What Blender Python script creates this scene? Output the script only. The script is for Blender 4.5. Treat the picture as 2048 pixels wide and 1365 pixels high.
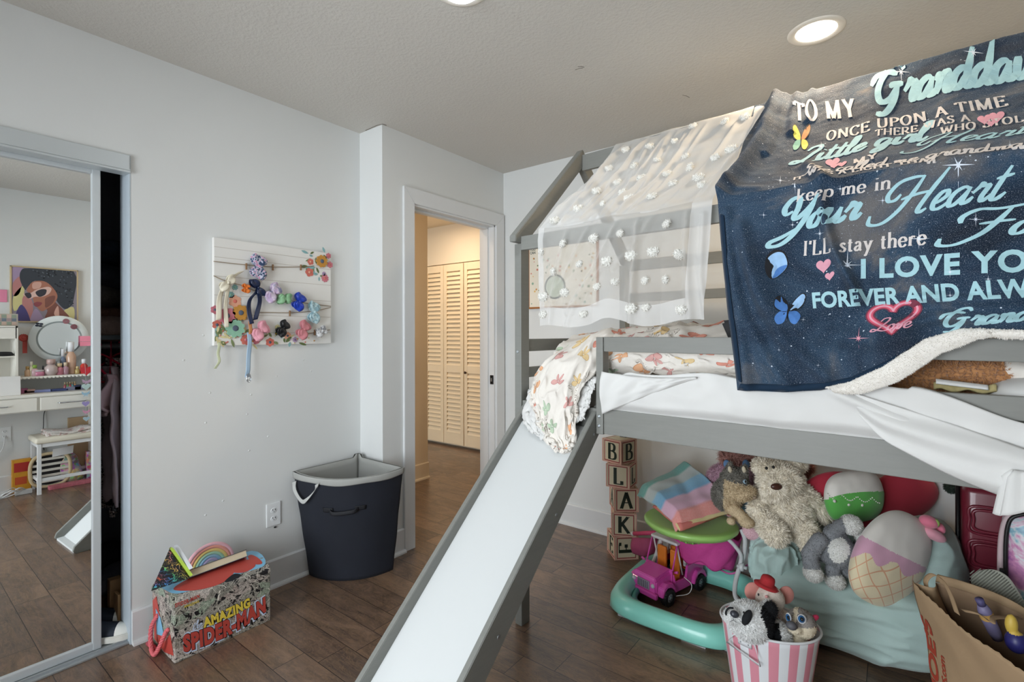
import bpy, bmesh, math, random
from mathutils import Vector, Matrix, Euler, noise
import numpy as np

# ------------------------------------------------------------------ camera, world, lights, exposure
SC = bpy.context.scene
COL = SC.collection
for o in list(bpy.data.objects): bpy.data.objects.remove(o)
F = 999.8; YAW = math.radians(37.51); HY = 666.7; CH = 1.271; RO = math.radians(-.113)
camd = bpy.data.cameras.new('camera'); cam = bpy.data.objects.new('camera', camd); COL.objects.link(cam)
camd.sensor_width = 36.0; camd.lens = 36.0 * F / 2048; camd.shift_y = (HY - 682.5) / 2048; camd.clip_start = .02
cam.location = (0, 0, CH)
cam.rotation_euler = (Matrix.Rotation(YAW, 3, 'Z') @ Matrix.Rotation(math.pi/2, 3, 'X') @ Matrix.Rotation(RO, 3, 'Z')).to_euler()
SC.camera = cam
vs = SC.view_settings
SC.display_settings.display_device = 'sRGB'
vs.view_transform = 'Standard'; vs.look = 'None'; vs.gamma = 1.0; vs.use_curve_mapping = False
vs.exposure = 0.06
SC.cycles.max_bounces = 10; SC.cycles.diffuse_bounces = 5; SC.cycles.transparent_max_bounces = 12
SC.cycles.use_denoising = True
SC.cycles.sample_clamp_indirect = 4.0

world = bpy.data.worlds.new('daylight'); SC.world = world; world.use_nodes = True
wn = world.node_tree; wn.nodes.clear()
wo = wn.nodes.new('ShaderNodeOutputWorld'); wb = wn.nodes.new('ShaderNodeBackground')
wb.inputs[0].default_value = (.82, .91, 1.0, 1); wb.inputs[1].default_value = 3.2
wn.links.new(wb.outputs[0], wo.inputs[0])

def area(name, loc, rot, sx, sy, power, color, shape='RECTANGLE', spread=180):
    d = bpy.data.lights.new(name, 'AREA'); d.shape = shape; d.size = sx; d.size_y = sy; d.energy = power; d.color = color
    d.spread = math.radians(spread)
    o = bpy.data.objects.new(name, d); COL.objects.link(o); o.location = loc; o.rotation_euler = rot
    return o
PI = math.pi
# daylight through the big window in the wall behind the camera (area light stands just outside the pane)
area('daylight_window', (-.95, -1.62, 1.15), (PI/2, 0, 0), 2.2, 2.1, 104, (.93, .972, 1.0))
# recessed ceiling lamps (their own light)
area('lamp_light_bed', (-.245, 2.25, 2.425), (0, 0, 0), .14, .14, 10, (1.0, .76, .50), 'DISK')
area('lamp_light_middle', (-1.2, 1.27, 2.425), (0, 0, 0), .12, .12, 7, (.86, .93, 1.0), 'DISK')
area('unseen_lamp_hall', (-2.85, 2.1, 2.46), (0, 0, 0), .25, .25, 6, (1.0, .80, .60), 'DISK')  # unseen, no fixture in the hall; added to light the passage
area('unseen_lamp_hall', (-3.7, 3.45, 2.46), (0, 0, 0), .25, .25, 11, (1.0, .80, .60), 'DISK')  # second unseen hall light, added to brighten the louvered doors

# ------------------------------------------------------------------ pixel to point on a real plane
S_, C_ = math.sin(YAW), math.cos(YAW)
def ray(px, py):
    u = (px - 1024) / F; v = (py - HY) / F
    u, v = u*math.cos(RO) + v*math.sin(RO), -u*math.sin(RO) + v*math.cos(RO)
    return Vector((-S_ + u*C_, C_ + u*S_, -v))
def A(px, py, X=None, Y=None, Z=None):
    d = ray(px, py)
    t = X/d[0] if X is not None else Y/d[1] if Y is not None else (Z - CH)/d[2]
    return Vector((t*d[0], t*d[1], CH + t*d[2]))
BY = math.radians(-2.93); BX0, BY0 = -1.322, 1.742
bc, bs = math.cos(BY), math.sin(BY)
def W(l, d, z): return Vector((BX0 + bc*l - bs*d, BY0 + bs*l + bc*d, z))     # bed frame to room
def AB(px, py, d=None, l=None, z=None):                                       # pixel to bed frame (l, d, z)
    r = ray(px, py); ox, oy = -BX0, -BY0
    lo = (bc*ox + bs*oy, -bs*ox + bc*oy); ld = (bc*r[0] + bs*r[1], -bs*r[0] + bc*r[1])
    t = (d - lo[1])/ld[1] if d is not None else (l - lo[0])/ld[0] if l is not None else (z - CH)/r[2]
    return Vector((lo[0] + t*ld[0], lo[1] + t*ld[1], CH + t*r[2]))
XM = -2.545                                                                    # mirror plane of the closet door
def MI(px, py, X):                                                             # pixel seen in the mirror to the real point on x = X
    p = A(px, py, X=2*XM - X); return Vector((X, p[1], p[2]))

# ------------------------------------------------------------------ mesh helpers
MW = {}
def tag(o, label=None, cat=None, group=None, kind=None):
    if label: o['label'] = label
    if cat: o['category'] = cat
    if group: o['group'] = group
    if kind: o['kind'] = kind
    return o
def thing(name, label, cat, loc=(0, 0, 0), rot=(0, 0, 0), group=None, mtx=None):
    o = bpy.data.objects.new(name, None); COL.objects.link(o); o.empty_display_size = .05
    m = mtx if mtx is not None else Matrix.Translation(loc) @ Euler(rot).to_matrix().to_4x4()
    o.matrix_world = m; MW[o] = m.copy()
    return tag(o, label, cat, group)
def lin(h):
    if isinstance(h, tuple): return h
    h = h.lstrip('#'); c = [int(h[i:i+2], 16)/255 for i in (0, 2, 4)]
    return tuple((x/12.92 if x <= .04045 else ((x + .055)/1.055)**2.4) for x in c)

class M:
    """collects shapes (world coordinates unless built local) and links them as one mesh object"""
    def __init__(s): s.v = []; s.f = []; s.m = []; s.sm = []; s.uv = None
    def add(s, vs, fs, m=0, sm=False, T=None):
        b = len(s.v)
        s.v += [tuple(T @ Vector(p)) if T is not None else tuple(p) for p in vs]
        s.f += [tuple(b + i for i in f) for f in fs]; s.m += [m]*len(fs); s.sm += [sm]*len(fs)
        return s
    def bm(s, bm, m=0, sm=False, T=None):
        bm.verts.ensure_lookup_table()
        for i, v in enumerate(bm.verts): v.index = i
        s.add([v.co[:] for v in bm.verts], [[v.index for v in f.verts] for f in bm.faces], m, sm, T)
        bm.free(); return s
    def box(s, a, b, m=0, bev=.002, T=None):
        x0, y0, z0 = a; x1, y1, z1 = b
        bm = bmesh.new(); bmesh.ops.create_cube(bm, size=1)
        for v in bm.verts: v.co = Vector(((x0+x1)/2 + v.co.x*(x1-x0), (y0+y1)/2 + v.co.y*(y1-y0), (z0+z1)/2 + v.co.z*(z1-z0)))
        if bev: bmesh.ops.bevel(bm, geom=list(bm.edges), offset=min(bev, .45*min(abs(x1-x0), abs(y1-y0), abs(z1-z0))), segments=2, affect='EDGES', profile=.6)
        bmesh.ops.recalc_face_normals(bm, faces=bm.faces)
        return s.bm(bm, m, False, T)
    def bbox(s, a, b, m=0, bev=.002):      # box in the bed's own frame (l, d, z)
        return s.box(a, b, m, bev, BEDM)
    def hexa(s, p, m=0, bev=0):            # eight corners: bottom ring then top ring
        bm = bmesh.new(); vs = [bm.verts.new(q) for q in p]
        for f in ((3,2,1,0), (4,5,6,7), (0,1,5,4), (1,2,6,5), (2,3,7,6), (3,0,4,7)): bm.faces.new([vs[i] for i in f])
        if bev: bmesh.ops.bevel(bm, geom=list(bm.edges), offset=bev, segments=2, affect='EDGES')
        bmesh.ops.recalc_face_normals(bm, faces=bm.faces)
        return s.bm(bm, m)
    def tube(s, pts, r=.005, n=8, m=0, closed=False, cap=True, sm=True, flat=1.0, up=None, T=None):
        pts = [Vector(p) for p in pts]; k = len(pts)
        rs = r if isinstance(r, (list, tuple)) else [r]*k
        vs = []; prev = None
        for i, p in enumerate(pts):
            a = pts[(i-1) % k] if (closed or i) else p; b = pts[(i+1) % k] if (closed or i < k-1) else p
            t = (b - a)
            if t.length < 1e-9: t = Vector((0, 0, 1))
            t.normalize()
            if prev is None:
                u = Vector(up) if up is not None else (Vector((0, 0, 1)) if abs(t.z) < .9 else Vector((1, 0, 0)))
            else: u = prev
            u = (u - t*u.dot(t))
            if u.length < 1e-6: u = t.orthogonal()
            u.normalize(); prev = u; w = t.cross(u)
            for j in range(n):
                an = 2*PI*j/n
                vs.append(p + (u*math.cos(an) + w*math.sin(an)*flat)*rs[i])
        fs = []
        for i in range(k if closed else k-1):
            for j in range(n):
                a = i*n + j; b = i*n + (j+1) % n; c = ((i+1) % k)*n + (j+1) % n; d = ((i+1) % k)*n + j
                fs.append((a, b, c, d))
        if cap and not closed: fs += [tuple(range(n-1, -1, -1)), tuple((k-1)*n + j for j in range(n))]
        return s.add(vs, fs, m, sm, T)
    def lathe(s, prof, n=24, m=0, c=(0, 0, 0), sx=1, sy=1, T=None, sm=True, cap=(True, True)):
        vs = []
        for r, z in prof:
            for j in range(n):
                a = 2*PI*j/n; vs.append((c[0] + r*sx*math.cos(a), c[1] + r*sy*math.sin(a), c[2] + z))
        fs = []
        for i in range(len(prof)-1):
            for j in range(n): fs.append((i*n+j, i*n+(j+1) % n, (i+1)*n+(j+1) % n, (i+1)*n+j))
        if cap[0]: fs.append(tuple(range(n-1, -1, -1)))
        if cap[1]: fs.append(tuple((len(prof)-1)*n + j for j in range(n)))
        return s.add(vs, fs, m, sm, T)
    def ell(s, c, r, m=0, R=None, n=20, k=12, T=None):
        if not isinstance(r, (tuple, list)): r = (r, r, r)
        Rm = Euler(R).to_matrix() if R is not None else Matrix.Identity(3)
        vs = [Vector(c) + Rm @ Vector((0, 0, -r[2]))]
        for i in range(1, k):
            th = PI*i/k
            for j in range(n):
                a = 2*PI*j/n
                vs.append(Vector(c) + Rm @ Vector((r[0]*math.sin(th)*math.cos(a), r[1]*math.sin(th)*math.sin(a), -r[2]*math.cos(th))))
        vs.append(Vector(c) + Rm @ Vector((0, 0, r[2])))
        fs = [(0, 1+(j+1) % n, 1+j) for j in range(n)]
        for i in range(k-2):
            for j in range(n): fs.append((1+i*n+j, 1+i*n+(j+1) % n, 1+(i+1)*n+(j+1) % n, 1+(i+1)*n+j))
        e = len(vs)-1; b = 1+(k-2)*n
        fs += [(b+j, b+(j+1) % n, e) for j in range(n)]
        return s.add(vs, fs, m, True, T)
    def grid(s, fn, nu, nv, m=0, thick=0, sm=True, uv=True, mf=None, us=1.0, vs=1.0):
        P = [[Vector(fn(i/nu, j/nv)) for i in range(nu+1)] for j in range(nv+1)]
        b = len(s.v); k = nu+1
        vs_all = [p for row in P for p in row]; fs = []
        ms = []
        for j in range(nv):
            for i in range(nu):
                fs.append((j*k+i, j*k+i+1, (j+1)*k+i+1, (j+1)*k+i)); ms.append(mf(i/nu, j/nv) if mf else m)
        if thick:
            N = []
            for j in range(nv+1):
                for i in range(nu+1):
                    a = P[j][min(i+1, nu)] - P[j][max(i-1, 0)]; c = P[min(j+1, nv)][i] - P[max(j-1, 0)][i]
                    q = a.cross(c); N.append(q.normalized() if q.length > 1e-12 else Vector((0, 0, 1)))
            o = len(vs_all); vs2 = [vs_all[i] - N[i]*thick for i in range(o)]
            nf = len(fs)
            fs += [tuple(o + i for i in reversed(f)) for f in fs[:nf]]; ms += ms[:nf]
            ring = [i for i in range(k)] + [j*k + nu for j in range(1, nv+1)] + [nv*k + i for i in range(nu-1, -1, -1)] + [j*k for j in range(nv-1, 0, -1)]
            for q in range(len(ring)):
                a, c = ring[q], ring[(q+1) % len(ring)]; fs.append((c, a, a+o, c+o)); ms.append(ms[0] if not mf else m)
            vs_all = [p for row in P for p in row] + vs2
        s.add(vs_all, fs, m, sm); s.m[-len(fs):] = ms
        if uv:
            if s.uv is None: s.uv = {}
            for j in range(nv+1):
                for i in range(nu+1):
                    s.uv[b + j*k + i] = (us*i/nu, vs*j/nv)
                    if thick: s.uv[b + (nv+1)*k + j*k + i] = (us*i/nu, vs*j/nv)
        return s
    def prism(s, pts, vec, m=0, bev=0, sm=False, T=None):      # flat outline (3-D points in a plane) given a thickness vector
        bm = bmesh.new(); vec = Vector(vec)
        lo = [bm.verts.new(p) for p in pts]; f = bm.faces.new(lo)
        r = bmesh.ops.extrude_face_region(bm, geom=[f])
        for e in r['geom']:
            if isinstance(e, bmesh.types.BMVert): e.co += vec
        bmesh.ops.recalc_face_normals(bm, faces=bm.faces)
        if bev: bmesh.ops.bevel(bm, geom=list(bm.edges), offset=bev, segments=2, affect='EDGES')
        return s.bm(bm, m, sm, T)
    def join(s, o, T=None):
        b = len(s.v); s.v += [tuple(T @ Vector(p)) for p in o.v] if T is not None else o.v
        s.f += [tuple(b + i for i in f) for f in o.f]; s.m += o.m; s.sm += o.sm; return s
    def mesh(s, name, mats, inv=None):
        me = bpy.data.meshes.new(name)
        vv = [tuple(inv @ Vector(p)) for p in s.v] if inv is not None else s.v
        me.from_pydata(vv, [], s.f)
        if not isinstance(mats, (list, tuple)): mats = [mats]
        for mm in mats: me.materials.append(mm)
        me.polygons.foreach_set('material_index', s.m); me.polygons.foreach_set('use_smooth', s.sm)
        if s.uv:
            ul = me.uv_layers.new(name='UVMap'); li = np.empty(len(me.loops), dtype=np.int32); me.loops.foreach_get('vertex_index', li)
            arr = np.zeros((len(s.v), 2), dtype=np.float32)
            for k_, q in s.uv.items(): arr[k_] = q
            ul.data.foreach_set('uv', arr[li].ravel())
        me.validate(); me.update()
        return me
    def build(s, name, mats, parent=None, at=None, local=False, label=None, cat=None, group=None, kind=None, rot=None, angle=None):
        inv = None
        if parent is not None and not local: inv = MW[parent].inverted()
        T = None
        if parent is None and at is not None:
            T = Matrix.Translation(at) @ (Euler(rot).to_matrix().to_4x4() if rot else Matrix.Identity(4))
            if not local: inv = T.inverted()
        o = bpy.data.objects.new(name, s.mesh(name, mats, inv)); COL.objects.link(o)
        if parent is not None: o.parent = parent; MW[o] = MW[parent]
        else:
            if T is not None: o.matrix_world = T
            MW[o] = T if T is not None else Matrix.Identity(4)
        if angle: 
            for p in o.data.polygons: p.use_smooth = True
            o.data.set_sharp_from_angle(angle=math.radians(angle))
        return tag(o, label, cat, group, kind)
BEDM = Matrix.Translation((BX0, BY0, 0)) @ Matrix.Rotation(BY, 4, 'Z')

def copy_tree(o, parent=None, mtx=None):
    c = o.copy(); COL.objects.link(c)
    if parent is not None: c.parent = parent
    if mtx is not None: c.matrix_world = mtx; MW[c] = mtx.copy()
    for ch in list(o.children): copy_tree(ch, c)
    return c

def fuse(shapes, voxel=.006, smooth=6, fn=None):
    """melt overlapping ellipsoids / tubes into ONE continuous skin; returns an M with that skin"""
    t = M()
    for sh in shapes: sh(t)
    me = t.mesh('tmp', []); ob = bpy.data.objects.new('tmp', me); COL.objects.link(ob)
    md = ob.modifiers.new('r', 'REMESH'); md.mode = 'VOXEL'; md.voxel_size = voxel; md.use_smooth_shade = True
    if smooth: ms = ob.modifiers.new('s', 'SMOOTH'); ms.iterations = smooth; ms.factor = .5
    dg = bpy.context.evaluated_depsgraph_get(); ev = ob.evaluated_get(dg); m2 = ev.to_mesh()
    out = M(); out.add([v.co[:] for v in m2.vertices], [tuple(p.vertices) for p in m2.polygons], 0, True)
    ev.to_mesh_clear(); bpy.data.objects.remove(ob); bpy.data.meshes.remove(me)
    if fn: out.m = [fn(Vector(out.v[f[0]])) for f in out.f]
    return out
def E(c, r, R=None): return lambda t: t.ell(c, r, 0, R, 24, 14)
def TB(pts, r, n=14):
    def g(t):
        rs = r if isinstance(r, (list, tuple)) else [r]*len(pts)
        t.tube(pts, rs, n); t.ell(pts[0], rs[0]); t.ell(pts[-1], rs[-1])
    return g
def fur(mm, n, length, width=.0012, m_fn=None, droop=.3, seed=1, jitter=.5, clump=.0):
    """short pile: thin tapering blades rooted in the skin of mm, added to the same mesh"""
    rnd = random.Random(seed); fs = [f for f in mm.f]; base = len(fs); V3 = [Vector(p) for p in mm.v]
    ar = []
    for f in fs:
        a, b, c = V3[f[0]], V3[f[1]], V3[f[2]]; ar.append((b-a).cross(c-a).length)
    idx = rnd.choices(range(base), weights=ar, k=n)
    vs = []; nf = []; ms = []
    for i in idx:
        f = fs[i]; w = [rnd.random() for _ in f]; t = sum(w); p = Vector((0, 0, 0))
        for q, ww in zip(f, w): p += V3[q]*(ww/t)
        a, b, c = V3[f[0]], V3[f[1]], V3[f[2]]; nn = (b-a).cross(c-a).normalized()
        d = (nn + Vector((rnd.gauss(0, jitter), rnd.gauss(0, jitter), rnd.gauss(0, jitter) - droop))).normalized()
        if clump:
            q = noise.noise_vector(p/clump); d = (d + q*1.2).normalized()
        L = length*rnd.uniform(.6, 1.25); sd = d.cross(nn if abs(d.dot(nn)) < .95 else nn.orthogonal()).normalized()*width
        k = len(vs); mid = p + d*L*.5; tip = p + d*L + Vector((0, 0, -droop*L*.3))
        vs += [p - sd, p + sd, mid + sd*.8, mid - sd*.8, tip]; nf += [(k, k+1, k+2, k+3), (k+3, k+2, k+4)]
        mi = m_fn(p) if m_fn else mm.m[i]; ms += [mi, mi]
    mm.add(vs, nf, 0, True); mm.m[-len(nf):] = ms
    return mm
def cr(pts, n=8, closed=False):        # Catmull-Rom through points of any dimension
    pts = [Vector(p) for p in pts]; out = []; k = len(pts)
    rng = range(k) if closed else range(k-1)
    for i in rng:
        p0 = pts[(i-1) % k] if (closed or i > 0) else pts[i]*2 - pts[i+1]
        p1 = pts[i]; p2 = pts[(i+1) % k]; p3 = pts[(i+2) % k] if (closed or i < k-2) else p2*2 - p1
        for j in range(n):
            t = j/n; out.append(.5*((2*p1) + (p2-p0)*t + (2*p0-5*p1+4*p2-p3)*t*t + (3*p1-p0-3*p2+p3)*t**3))
    if not closed: out.append(pts[-1].copy())
    return out
def sm01(x): x = max(0., min(1., x)); return x*x*(3-2*x)
def nz(p, s=1.0, seed=0): return noise.noise(Vector((p[0]*s + seed*7.3, p[1]*s - seed*3.1, (p[2] if len(p) > 2 else 0)*s + seed)))

# ------------------------------------------------------------------ materials (all node based)
class NT:
    def __init__(s, name):
        s.mat = bpy.data.materials.new(name); s.mat.use_nodes = True; s.t = s.mat.node_tree; s.t.nodes.clear()
        s.out = s.n('ShaderNodeOutputMaterial'); s.b = s.n('ShaderNodeBsdfPrincipled'); s.l(s.b.outputs[0], s.out.inputs[0])
    def n(s, ty, **kw):
        q = s.t.nodes.new(ty)
        for k_, v in kw.items(): setattr(q, k_, v)
        return q
    def l(s, a, b): s.t.links.new(a, b)
    def set(s, node, key, val):
        if hasattr(val, 'is_linked') or isinstance(val, bpy.types.NodeSocket): s.l(val, node.inputs[key])
        else:
            if isinstance(val, tuple) and len(val) == 3 and node.inputs[key].type == 'RGBA': val = (*val, 1)
            node.inputs[key].default_value = val
    def math(s, op, a, b=None, c=None):
        q = s.n('ShaderNodeMath', operation=op)
        for i, x in enumerate((a, b, c)):
            if x is not None: s.set(q, i, x)
        return q.outputs[0]
    def noise(s, vec, scale, detail=3, rough=.5, dist=0):
        q = s.n('ShaderNodeTexNoise'); s.set(q, 'Scale', scale); s.set(q, 'Detail', detail); s.set(q, 'Roughness', rough); s.set(q, 'Distortion', dist)
        if vec is not None: s.l(vec, q.inputs['Vector'])
        return q.outputs['Fac']
    def vor(s, vec, scale, feature='F1', out='Distance', rand=1.0):
        q = s.n('ShaderNodeTexVoronoi', feature=feature); s.set(q, 'Scale', scale); s.set(q, 'Randomness', rand)
        if vec is not None: s.l(vec, q.inputs['Vector'])
        return q.outputs[out]
    def ramp(s, fac, stops, interp='LINEAR'):
        q = s.n('ShaderNodeValToRGB'); q.color_ramp.interpolation = interp
        while len(q.color_ramp.elements) < len(stops): q.color_ramp.elements.new(.5)
        for e, (p, c) in zip(q.color_ramp.elements, stops): e.position = p; e.color = (*lin(c), 1)
        s.l(fac, q.inputs[0]); return q.outputs[0]
    def mix(s, fac, a, b, mode='MIX'):
        q = s.n('ShaderNodeMix', data_type='RGBA', blend_type=mode)
        s.set(q, 0, fac)
        for i, x in ((6, a), (7, b)):
            if isinstance(x, str): x = lin(x)
            if isinstance(x, bpy.types.NodeSocket): s.l(x, q.inputs[i])
            else: q.inputs[i].default_value = (*x, 1)
        return q.outputs[2]
    def obj(s): return s.n('ShaderNodeTexCoord').outputs['Object']
    def uv(s): return s.n('ShaderNodeTexCoord').outputs['UV']
    def mapv(s, vec, sc=(1, 1, 1), rot=(0, 0, 0), loc=(0, 0, 0)):
        q = s.n('ShaderNodeMapping'); s.l(vec, q.inputs[0]); q.inputs['Scale'].default_value = sc; q.inputs['Rotation'].default_value = rot; q.inputs['Location'].default_value = loc
        return q.outputs[0]
    def sep(s, vec): q = s.n('ShaderNodeSeparateXYZ'); s.l(vec, q.inputs[0]); return q.outputs
    def comb(s, x, y, z=0.):
        q = s.n('ShaderNodeCombineXYZ')
        for i, v in enumerate((x, y, z)): s.set(q, i, v)
        return q.outputs[0]
    def white(s, vec): q = s.n('ShaderNodeTexWhiteNoise', noise_dimensions='3D'); s.l(vec, q.inputs['Vector']); return q.outputs
    def base(s, c): s.set(s.b, 'Base Color', lin(c) if isinstance(c, (str, tuple)) else c)
    def p(s, **kw):
        names = dict(rough='Roughness', metal='Metallic', spec='Specular IOR Level', sheen='Sheen Weight', sr='Sheen Roughness', coat='Coat Weight', trans='Transmission Weight', ior='IOR', alpha='Alpha', sss='Subsurface Weight', emis='Emission Strength')
        for k_, v in kw.items(): s.set(s.b, names[k_], v)
        return s
    def bump(s, h, strength=.3, dist=.01):
        q = s.n('ShaderNodeBump'); s.set(q, 'Strength', strength); s.set(q, 'Distance', dist); s.l(h, q.inputs['Height']); s.l(q.outputs[0], s.b.inputs['Normal'])
_mc = {}
def mat(name, c='#888888', rough=.6, metal=0, var=.06, vs_=8, bump=0, bs_=60, bd=.002, sheen=0, coat=0, spec=.5, emis=0, ec=None, sss=0, trans=0, ior=1.45):
    """plain painted / plastic / cloth surface with slight procedural variation"""
    if name in _mc: return _mc[name]
    t = NT(name); o = t.obj(); n = t.noise(o, vs_, 3)
    r, g, b = lin(c); lo = tuple(max(0, x*(1-var)) for x in (r, g, b)); hi = tuple(min(1, x*(1+var)) for x in (r, g, b))
    q = t.mix(n, lo, hi); t.base(q); t.p(rough=rough, metal=metal, coat=coat, spec=spec)
    if sheen: t.p(sheen=sheen, sr=.5)
    if trans: t.p(trans=trans, ior=ior)
    if emis: t.set(t.b, 'Emission Color', lin(ec or c)); t.p(emis=emis)
    if bump: t.bump(t.noise(o, bs_, 4, .6), bump, bd)
    _mc[name] = t.mat; return t.mat
Rv = Vector((C_, S_, 0)); Fv = Vector((-S_, C_, 0)); Uv = Vector((0, 0, 1))
def PRJ(p):
    z = p.x*Fv.x + p.y*Fv.y; return 1024 + F*(p.x*Rv.x + p.y*Rv.y)/z, HY + F*(CH - p.z)/z

# ================================================================== THE ROOM
XL, YJ, XD, YB, XR, YF, HC = -2.483, 1.777, -2.277, 2.867, .56, -1.45, 2.44
def floor_mat():
    t = NT('dark_wood_planks'); o = t.obj(); x, y, z = t.sep(o)[:3]
    yy = t.math('DIVIDE', t.math('SUBTRACT', y, 1.841), .128)
    row = t.math('FLOOR', yy); fy = t.math('FRACT', yy)
    r1 = t.white(t.comb(row, 3.7, 1.1))[0]
    xx = t.math('DIVIDE', t.math('ADD', x, t.math('MULTIPLY', r1, 5.3)), .68)
    co = t.math('FLOOR', xx); fx = t.math('FRACT', xx)
    idv = t.comb(row, co, 2.2); w = t.white(idv); wv = w[0]
    edge = t.math('MINIMUM', t.math('MULTIPLY', t.math('MINIMUM', fy, t.math('SUBTRACT', 1, fy)), .128), t.math('MULTIPLY', t.math('MINIMUM', fx, t.math('SUBTRACT', 1, fx)), .68))
    seam = t.math('LESS_THAN', edge, .0013)
    off = t.n('ShaderNodeVectorMath', operation='SCALE'); t.l(w[1], off.inputs[0]); off.inputs['Scale'].default_value = 9
    add = t.n('ShaderNodeVectorMath', operation='ADD'); t.l(o, add.inputs[0]); t.l(off.outputs[0], add.inputs[1])
    g = t.mapv(add.outputs[0], (2.2, 26, 1)); grain = t.noise(g, 3.2, 6, .62, .6)
    cl = t.ramp(t.noise(t.mapv(add.outputs[0], (1, 2.0, 1)), 5.0, 5, .65, 1.2), [(.34, '#000000'), (.66, '#ffffff')])
    fig = t.noise(t.mapv(add.outputs[0], (1.6, 5, 1)), 3.0, 2, .5, 2.2); fw = t.math('SINE', t.math('MULTIPLY', fig, 70))
    c = t.ramp(wv, [(0, '#6a5549'), (.35, '#7c6556'), (.6, '#8c705a'), (.8, '#6f5c51'), (1, '#594a42')])
    c = t.mix(t.math('MULTIPLY', cl, .80), c, '#3a2e29')
    c = t.mix(t.ramp(grain, [(.38, '#000000'), (.68, '#8a8a8a')]), c, '#a98764')
    c = t.mix(t.math('MULTIPLY', t.math('MAXIMUM', fw, 0), .16), c, '#b08c68')
    c = t.mix(seam, c, '#120d0b'); t.base(c)
    t.p(rough=t.math('ADD', t.math('MULTIPLY', grain, .22), .24), spec=.5, coat=.35)
    t.set(t.b, 'Coat Roughness', .22)
    h = t.math('SUBTRACT', t.math('MULTIPLY', grain, .25), seam); t.bump(h, .25, .002)
    return t.mat
def wall_mat(name, c, bs=130, st=.12, bd=.0015):
    t = NT(name); o = t.obj(); n = t.noise(o, 2.2, 4); r = lin(c)
    t.base(t.mix(n, tuple(x*.965 for x in r), tuple(min(1, x*1.02) for x in r))); t.p(rough=.75, spec=.25)
    t.bump(t.noise(o, bs, 3, .55), st, bd); return t.mat
M_floor = floor_mat()
M_wall = wall_mat('pale_grey_wall_paint', '#dddfde')
M_ceil = wall_mat('textured_ceiling_paint', '#ccc8c1', 85, .55, .004)
M_hall = wall_mat('cream_hall_paint', '#e6d8c0')
M_trim = mat('white_trim_paint', '#dcdedf', rough=.4, var=.02)
M_htrim = mat('cream_trim_paint', '#e6d9c2', rough=.45, var=.02)
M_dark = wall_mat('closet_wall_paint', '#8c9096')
M_gtube = mat('grey_white_tube', '#c3c6c8', rough=.35)
M_black = mat('black_plastic', '#101012', rough=.45)
M_chrome = mat('chrome', '#c9cdd2', rough=.18, metal=1)
M_zinc = mat('zinc_screw', '#a6abae', rough=.35, metal=.8)

def st(name, m, mats): return m.build(name, mats, kind='structure')
m = M(); m.box((-5.3, YF-.1, -.06), (XR+.1, 4.3, 0), bev=0); st('floor', m, M_floor)
m = M(); m.box((-2.6, YF-.1, HC), (XR+.1, YB+.1, HC+.08), bev=0)
# little crack and chip marks in the ceiling texture
for (px, py, L, an) in ((1372, 193, .05, 1.2), (1158, 138, .035, .2), (1162, 134, .03, .9)):
    p = A(px, py, Z=HC-.0008); dx, dy = math.cos(an)*L/2, math.sin(an)*L/2
    m.tube([p + Vector((-dx, -dy, 0)), p + Vector((.004, -.003, 0)), p + Vector((dx, dy, 0))], .0009, 5, 1)
m.tube([(XD-.14, YJ-.008, HC-.001), (XD-.03, YJ-.012, HC-.001), (XD+.01, YJ-.004, HC-.001), (XD+.012, YJ+.02, HC-.001)], .0016, 5, 1)
st('ceiling', m, [M_ceil, mat('crack_dark', '#6a6258')])
m = M()
m.box((XL-.117, .673, 0), (XL, YJ+.06, HC), bev=0)                       # wall between closet and jog
m.box((XL-.117, -1.3, 2.0), (XL, .673, HC), bev=0)                          # header over the closet
m.box((XL-.117, YF, 0), (XL, -1.3, HC), bev=0)
j_ = M(); j_.box((XL, YJ, 0), (XD, YJ+.06, HC), bev=0); st('wall_jog', j_, M_wall)
for k in range(14):                                                         # dents and scuffs
    rnd = random.Random(k); y = rnd.uniform(.75, 1.6); z = rnd.uniform(.35, 1.3)
    m.ell((XL-.0005, y, z), (.0022, .006, .005), 0, n=8, k=6)
st('wall_left', m, M_wall)
m = M()
m.box((XD-.12, YJ+.06, 0), (XD, 2.0, HC), bev=0); m.box((XD-.12, 2.765, 0), (XD, YB+.1, HC), bev=0)
m.box((XD-.12, 2.0, 2.04), (XD, 2.765, HC), bev=0)
st('wall_door', m, M_wall)
m = M(); m.box((XD-.12, YB, 0), (XR+.1, YB+.1, HC), bev=0); st('wall_back', m, M_wall)
m = M(); m.box((XR, YF-.1, 0), (XR+.1, YB+.1, HC), bev=0); st('wall_right', m, M_wall)
m = M(); wx0, wx1, wz0, wz1 = -2.0, -.1, .12, 2.12
m.box((-2.6, YF-.1, 0), (wx0, YF, HC), bev=0); m.box((wx1, YF-.1, 0), (XR+.1, YF, HC), bev=0)
m.box((wx0, YF-.1, 0), (wx1, YF, wz0), bev=0); m.box((wx0, YF-.1, wz1), (wx1, YF, HC), bev=0)
st('wall_front', m, M_wall)
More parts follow.
